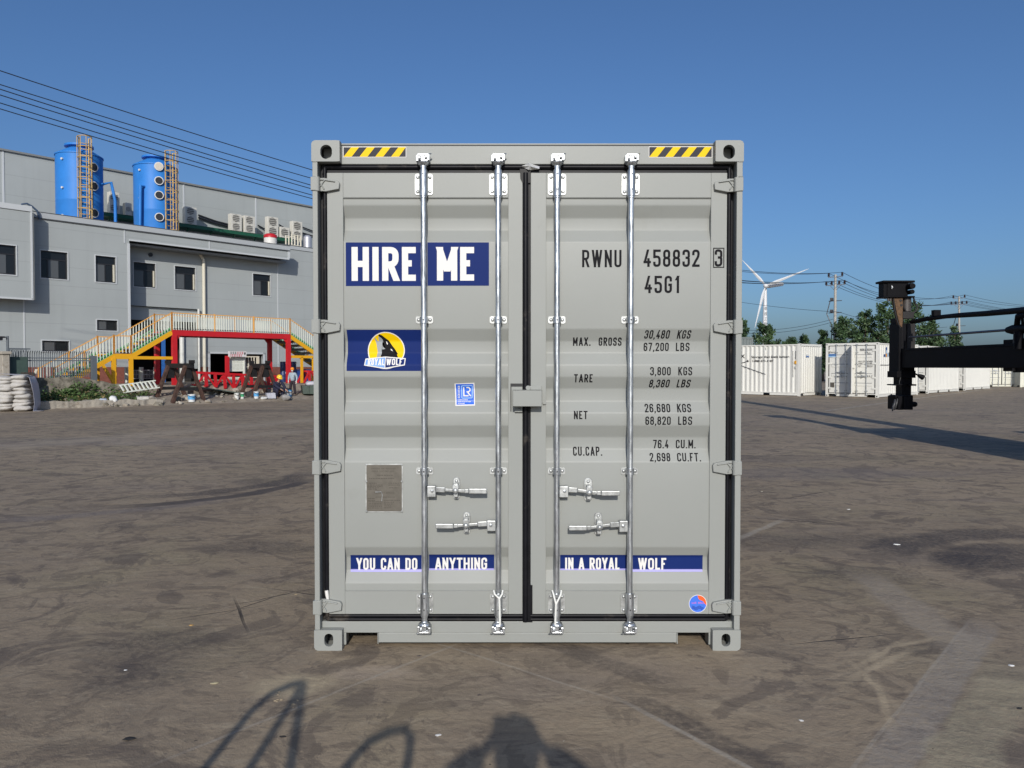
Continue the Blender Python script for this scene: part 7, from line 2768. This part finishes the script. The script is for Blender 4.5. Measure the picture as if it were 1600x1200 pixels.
# ================================================================= PEOPLE
SKIN = mat('skin', (.42, .24, .16), .6)
def skin_mesh(name, verts, edges, m, parent, root=0, levels=2):
    """verts: (co, radius); a Skin modifier grows one continuous surface round the edges"""
    bm = bmesh.new()
    lay = bm.verts.layers.skin.verify()
    vs = []
    for i, (co, r) in enumerate(verts):
        v = bm.verts.new(co)
        rr = r if isinstance(r, tuple) else (r, r)
        v[lay].radius = rr
        v[lay].use_root = i == root
        vs.append(v)
    for a, b in edges:
        bm.edges.new((vs[a], vs[b]))
    me = bpy.data.meshes.new(name)
    bm.to_mesh(me)
    bm.free()
    o = finish(me, name, m, parent)
    sk = o.modifiers.new('skin', 'SKIN')
    sk.use_smooth_shade = True
    sk.branch_smoothing = .4
    su = o.modifiers.new('subsurf', 'SUBSURF')
    su.levels = su.render_levels = levels
    return o

class Chain:
    def __init__(s):
        s.v, s.e = [], []
    def add(s, co, r, link=None):
        s.v.append((tuple(co), r))
        if link is not None:
            s.e.append((link, len(s.v) - 1))
        return len(s.v) - 1
    def run(s, pts, link=None):
        for co, r in pts:
            link = s.add(co, r, link)
        return link

def hand(c, wrist_i, wrist, fdir, palm_n, thumb_dir, k=1.0, curl=.5):
    """palm, five bent fingers of unequal length"""
    f, n, t = Vector(fdir).normalized(), Vector(palm_n).normalized(), Vector(thumb_dir).normalized()
    w = Vector(wrist)
    palm = c.add(w + f * .045 * k, (.020 * k, .036 * k), wrist_i)
    kn = c.add(w + f * .085 * k, (.016 * k, .040 * k), palm)
    for i, L in enumerate((.070, .080, .074, .058)):
        s = t * (.030 - .020 * i) * k
        p0 = w + f * .095 * k + s
        p1 = p0 + (f * (1 - curl * .4) + n * curl * .5).normalized() * L * .5 * k
        p2 = p1 + (f * (1 - curl) + n * curl).normalized() * L * .5 * k
        a = c.add(p0, .010 * k, kn)
        a = c.add(p1, .009 * k, a)
        c.add(p2, .007 * k, a)
    p0 = w + f * .035 * k + t * .034 * k
    a = c.add(p0, .013 * k, palm)
    a = c.add(p0 + (f * .5 + t * .6 + n * .3).normalized() * .035 * k, .011 * k, a)
    c.add(p0 + (f * .8 + t * .3 + n * .5).normalized() * .062 * k, .009 * k, a)

def person(name, loc, rz, label, J, k=1.0, skin=SKIN, clothes=(), hand_dirs=None, curl=.5):
    """J: joints in metres; one continuous body, clothing as children"""
    o = empty('person', loc, rz, label, 'person')
    V = {a: Vector(b) * k for a, b in J.items()}
    c = Chain()
    pel = c.add(V['pelvis'], .095 * k)
    ch = c.run([(V['waist'], .085 * k), (V['chest'], .100 * k), (V['neck0'], .062 * k)], pel)
    chest = pel + 2
    nk = c.run([(V['neck'], .052 * k)], ch)
    up = (V['crown'] - V['neck']).normalized()
    fw = Vector(J['face']).normalized()
    fw = (fw - up * fw.dot(up)).normalized()
    sd = fw.cross(up)
    jaw = c.add(V['neck'] + up * .065 * k + fw * .022 * k, (.062 * k, .066 * k), nk)
    mid = c.add(V['neck'] + up * .135 * k + fw * .012 * k, (.078 * k, .090 * k), jaw)
    c.add(V['neck'] + up * .195 * k, (.066 * k, .076 * k), mid)
    c.add(V['neck'] + up * .105 * k + fw * .115 * k, .014 * k, mid)
    for s in (-1, 1):
        c.add(V['neck'] + up * .115 * k + sd * s * .088 * k, .016 * k, mid)
    for S in ('l', 'r'):
        sh = c.run([(V[S + 'sho'], .045 * k), (V[S + 'elb'], .034 * k), (V[S + 'wri'], .026 * k)], chest)
        fd, pn, td = hand_dirs[S]
        hand(c, sh, V[S + 'wri'], fd, pn, td, k, curl)
        c.run([(V[S + 'hip'], .070 * k), (V[S + 'kne'], .044 * k), (V[S + 'ank'], .034 * k), (V[S + 'toe'], .030 * k)], pel)
    skin_mesh('body', c.v, c.e, skin, o, pel)
    m_top, m_leg, m_shoe = clothes
    c = Chain()
    pel = c.add(V['pelvis'] - (V['waist'] - V['pelvis']) * .25, .165 * k)
    ch = c.run([(V['waist'], .160 * k), (V['chest'], .180 * k), (V['neck0'], .090 * k)], pel)
    for S in ('l', 'r'):
        c.run([(V[S + 'sho'], .088 * k), (V[S + 'elb'], .068 * k), (V[S + 'wri'].lerp(V[S + 'elb'], .08), .052 * k)], pel + 2)
    skin_mesh('jacket', c.v, c.e, m_top, o, pel)
    c = Chain()
    pel = c.add(V['pelvis'], .140 * k)
    c.add(V['pelvis'].lerp(V['waist'], .7), .140 * k, pel)
    for S in ('l', 'r'):
        c.run([(V[S + 'hip'], .112 * k), (V[S + 'kne'], .088 * k), (V[S + 'ank'], .072 * k)], pel)
    skin_mesh('trousers', c.v, c.e, m_leg, o, pel)
    for S in ('l', 'r'):
        c = Chain()
        a = c.run([(V[S + 'ank'], .050 * k), (V[S + 'ank'] * .5 + V[S + 'toe'] * .5 - Vector((0, 0, .008)), .048 * k), (V[S + 'toe'], .042 * k)])
        skin_mesh('shoe', c.v, c.e, m_shoe, o)
    # eyes
    mb = MB()
    for s in (-1, 1):
        q = V['neck'] + up * .125 * k + fw * .098 * k + sd * s * .032 * k
        mb.ball(q, .011 * k, 8)
    mb.build('eyes', BLACK, o)
    return o, V, up, fw, sd

def cap(o, V, up, fw, k, m, name, brim=.03, r=.105, tall=.10):
    base = V['neck'] + up * .165 * k
    sd = fw.cross(up)
    mb = MB()
    vs, fs = [], []
    n = 20
    rings = [(1.0 + brim * 4, -.012), (1.0, 0), (.97, tall * .45), (.78, tall * .8), (.40, tall * .98), (.05, tall * 1.02)]
    for f, h in rings:
        for j in range(n):
            t = 2 * math.pi * j / n
            ext = 1 + (.28 if f > 1 and math.cos(t) > 0 else 0) * max(0, math.cos(t))
            vs.append(base + fw * math.cos(t) * r * f * ext * k * 1.12 + sd * math.sin(t) * r * f * k + up * h * k)
    for i in range(len(rings) - 1):
        for j in range(n):
            fs.append((i * n + j, i * n + (j + 1) % n, (i + 1) * n + (j + 1) % n, (i + 1) * n + j))
    fs.append(tuple(range((len(rings) - 1) * n, len(rings) * n)))
    mb.add(vs, fs)
    ob = mb.build(name, m, o, smooth=60)
    sd_ = ob.modifiers.new('thickness', 'SOLIDIFY'); sd_.thickness = .004

DNAVY = mat('dark_navy_cloth', (.012, .013, .035), .8, var=.2)
DTROU = mat('dark_plum_trousers', (.022, .015, .022), .85, var=.2)
BOOT = mat('dark_boot', (.02, .018, .016), .6)
JKT = mat('pale_blue_grey_jacket', (.30, .36, .40), .8, var=.12, scale=12, bump=.2, bscale=20)
GLOVE = mat('white_glove', (.62, .60, .56), .8)
# standing worker
u, v, z = spot(457.5, 617.5)
ph = (617.5 - 573.5) / FPX * F(u, v, 0).y
KW = ph / 1.80
STAND = dict(pelvis=(0, 0, .92), waist=(0, -.01, 1.10), chest=(0, -.02, 1.30), neck0=(0, -.01, 1.45), neck=(0, -.03, 1.51), crown=(.02, -.06, 1.74), face=(.42, -.9, -.15),
             lsho=(-.20, -.01, 1.41), lelb=(-.29, .01, 1.14), lwri=(-.24, -.12, .93), rsho=(.20, -.01, 1.41), relb=(.30, .02, 1.15), rwri=(.33, -.08, .93),
             lhip=(-.10, 0, .88), lkne=(-.15, -.03, .49), lank=(-.19, .02, .09), ltoe=(-.24, -.13, .045), rhip=(.10, 0, .88), rkne=(.15, -.04, .49), rank=(.18, .01, .09), rtoe=(.30, -.08, .045))
o, V, up, fw, sd = person('worker', F(u, v, z), R(-18), 'standing worker in a pale grey jacket, orange head cover, white mask and white gloves', STAND, KW, SKIN, (JKT, DTROU, BOOT),
                          {'l': ((.1, -.25, -1), (.5, -1, 0), (.8, -.5, 0)), 'r': ((.05, -.15, -1), (-.5, -1, 0), (-.8, -.5, 0))})
ORC = mat('bright_orange_cloth', (.80, .24, .015), .7)
cap(o, V, up, fw, KW, ORC, 'head_cover', .02, .112, .12)
mb = MB()
mb.ball(V['neck'] + up * .075 * KW + fw * .075 * KW, .058 * KW, 12, 0, (1, .8, .8))
mb.build('face_mask', WHITEV, o, smooth=60)
mb = MB()
mb.ball(V['neck'] + up * .12 * KW - fw * .03 * KW, .112 * KW, 14, 0, (.95, .95, 1.1))
mb.build('hood', ORC, o, smooth=60)
for S in ('l', 'r'):
    c = Chain()
    fd, pn, td = {'l': ((.1, -.25, -1), (.5, -1, 0), (.8, -.5, 0)), 'r': ((.05, -.15, -1), (-.5, -1, 0), (-.8, -.5, 0))}[S]
    w_ = c.add(V[S + 'wri'] - Vector(fd).normalized() * .05 * KW, .042 * KW)
    i_ = c.add(V[S + 'wri'], .038 * KW, w_)
    hand(c, i_, V[S + 'wri'], fd, pn, td, KW * 1.18, .5)
    skin_mesh('glove', c.v, c.e, GLOVE, o, 0)
# crouching worker behind the right trestle
u, v, z = spot(434, 622)
kc = .98
CROUCH = dict(pelvis=(-.12, .10, .34), waist=(-.09, .04, .50), chest=(-.02, -.06, .68), neck0=(.05, -.12, .80), neck=(.08, -.15, .86), crown=(.13, -.22, 1.06), face=(.6, -.7, -.5),
              lsho=(-.16, -.12, .76), lelb=(-.02, -.30, .58), lwri=(.20, -.36, .44), rsho=(.20, -.04, .76), relb=(.34, -.16, .56), rwri=(.42, -.32, .42),
              lhip=(-.16, .06, .32), lkne=(.02, -.30, .44), lank=(-.06, -.10, .08), ltoe=(.02, -.24, .045), rhip=(.00, .12, .32), rkne=(.32, -.06, .42), rank=(.18, .08, .08), rtoe=(.30, -.02, .045))
o, V, up, fw, sd = person('worker', F(u, v, z), R(10), 'crouching worker in dark navy clothes and a yellow helmet, reaching down behind the trestle leg', CROUCH, kc, SKIN, (DNAVY, DNAVY, BOOT),
                          {'l': ((.7, -.3, -.5), (.3, -.2, -1), (0, -1, .2)), 'r': ((.6, -.6, -.5), (.2, -.2, -1), (-.8, -.3, .2))})
cap(o, V, up, fw, kc, mat('yellow_helmet', (.78, .50, .03), .35), 'helmet', .035, .125, .13)

# the photographer: only the shadow is in the picture
PH = dict(pelvis=(0, -.34, .93), waist=(0, -.34, 1.09), chest=(0, -.33, 1.21), neck0=(0, -.32, 1.34), neck=(.005, -.31, 1.385), crown=(.01, -.29, 1.60), face=(0, 1, -.05),
          lsho=(.22, -.32, 1.34), lelb=(.36, -.20, 1.345), lwri=(.115, -.13, 1.51), rsho=(-.22, -.32, 1.34), relb=(-.35, -.20, 1.335), rwri=(-.11, -.13, 1.51),
          lhip=(.10, -.34, .89), lkne=(.12, -.32, .49), lank=(.13, -.36, .09), ltoe=(.16, -.21, .045), rhip=(-.10, -.34, .89), rkne=(-.12, -.32, .49), rank=(-.13, -.36, .09), rtoe=(-.16, -.21, .045))
o, V, up, fw, sd = person('photographer', (0.01, 0, 0), 0, 'person in dark clothes holding up a phone, seen only by the shadow at the bottom', PH, 1.0, SKIN, (DNAVY, DTROU, BOOT),
                          {'l': ((-.6, .1, .6), (-.4, .9, -.2), (.2, -.2, 1)), 'r': ((.6, .1, .6), (.4, .9, -.2), (-.2, -.2, 1))}, .6)
mb = MB()
for i in range(5):
    mb.ball(V['neck'] + up * (.165 + .006 * i) * 1.0 - fw * .012, .098 - .004 * i, 14, 0, (1, 1.12, .75))
mb.build('hair', BLACK, o, smooth=60)
mb = MB()
mb.box(-.088, .084, -.112, -.104, 1.535, 1.628)
tag(mb.build('phone', BLACK, None, bevel=.003), 'black phone held up in both hands by the photographer', 'phone')

# bent tube rack beside the photographer; its blurred shadow lies at the lower left
TUBE = mat('dark_tube_steel', (.05, .05, .055), .5)
tr = empty('tube_rack', (-1.08, .4, 0), 0, 'rack of bent steel tubes whose blurred shadow falls at the lower left', 'rack')
for pts in ([(-.17, 0, 0), (-.168, 0, 1.2), (-.155, 0, 1.42), (-.12, 0, 1.51), (-.06, 0, 1.555), (0, 0, 1.57)], [(.02, 0, 0), (.016, 0, 1.2), (.01, 0, 1.45), (0, 0, 1.57)], [(.76, 0, 0), (.17, 0, 1.215), (.06, 0, 1.45), (0, 0, 1.57)],
            [(.05, .02, 0), (.30, .02, .9), (.415, .02, 1.215), (.46, .02, 1.285), (.53, .02, 1.325), (.60, .02, 1.335), (.635, .02, 1.30), (.65, .02, 1.215), (.66, .02, 0)]):
    mb = MB()
    mb.tube(pts, .021, 10)
    mb.build('tube', TUBE, tr, smooth=60)

# ================================================================= SMALL THINGS ON THE GROUND
random.seed(77)
def chip(px, py, s, col, label, kind, flat=.25, cat=None):
    s *= .62
    p = on_z(px, py)
    bm = bmesh.new()
    bmesh.ops.create_icosphere(bm, subdivisions=2, radius=s)
    sd0 = random.uniform(0, 50)
    for q in bm.verts:
        q.co *= 1 + .6 * noise.noise(q.co * (1.4 / s) + Vector((sd0, 0, 0)))
        q.co.x *= 1.5
        q.co.z *= flat
    me = bpy.data.meshes.new(kind)
    bm.to_mesh(me); bm.free()
    o = finish(me, kind, mat('chip_' + '_'.join(label.split()[:2]), col, .8, var=.2, scale=60))
    o.location, o.rotation_euler = (p.x, p.y, s * flat * .6), (0, 0, random.uniform(-.5, .5))
    tag(o, label, cat or kind.replace('_', ' '))
chip(299, 977, .016, (.50, .30, .10), 'orange brown leaf lying left of the container', 'dry_leaf')
chip(335, 1068, .022, (.42, .36, .22), 'yellowish leaf above the tube shadow at lower left', 'dry_leaf')
chip(196, 1047, .010, (.70, .70, .68), 'tiny white scrap at lower left', 'paper_scrap')
chip(203, 1155, .026, (.02, .018, .017), 'flat black scrap at the bottom left', 'rubber_scrap')
chip(442, 1151, .014, (.025, .022, .02), 'black twig inside the tube shadow', 'twig')
chip(684, 1149, .015, (.62, .61, .58), 'white crumpled scrap left of the photographer shadow', 'paper_scrap')
chip(749, 1086, .012, (.10, .08, .07), 'dark pebble above the photographer shadow', 'pebble')
chip(655, 1025, .014, (.11, .09, .08), 'dark pebble below the container', 'pebble')
chip(462, 929, .011, (.44, .34, .20), 'tan leaf near the lower left corner of the container', 'dry_leaf')
chip(1580, 1040, .018, (.70, .70, .68), 'white scrap at the right edge of the pale strip', 'paper_scrap')
chip(1593, 1107, .016, (.03, .028, .026), 'small black scrap at the right edge', 'rubber_scrap')
chip(1252, 1126, .012, (.66, .65, .62), 'small white pebble right of the photographer shadow', 'pebble')
chip(1401, 851, .03, (.60, .59, .56), 'white scrap by the dark stain at right', 'paper_scrap')
chip(1326, 796, .022, (.66, .65, .62), 'white scrap farther right on the yard', 'paper_scrap')
chip(1190, 768, .02, (.55, .5, .4), 'pale pebble right of the container hinge', 'pebble')
for i in range(9):
    chip(436 + random.gauss(0, 13), 1096 + random.gauss(0, 6), random.uniform(.004, .011), (.30, .24, .16), 'crumb of dry earth in the small heap at lower left', 'earth_crumb', .7, 'earth crumb')
for o in bpy.data.objects:
    if o.name.startswith('earth_crumb'):
        o['group'] = 'crumbs of the earth heap'
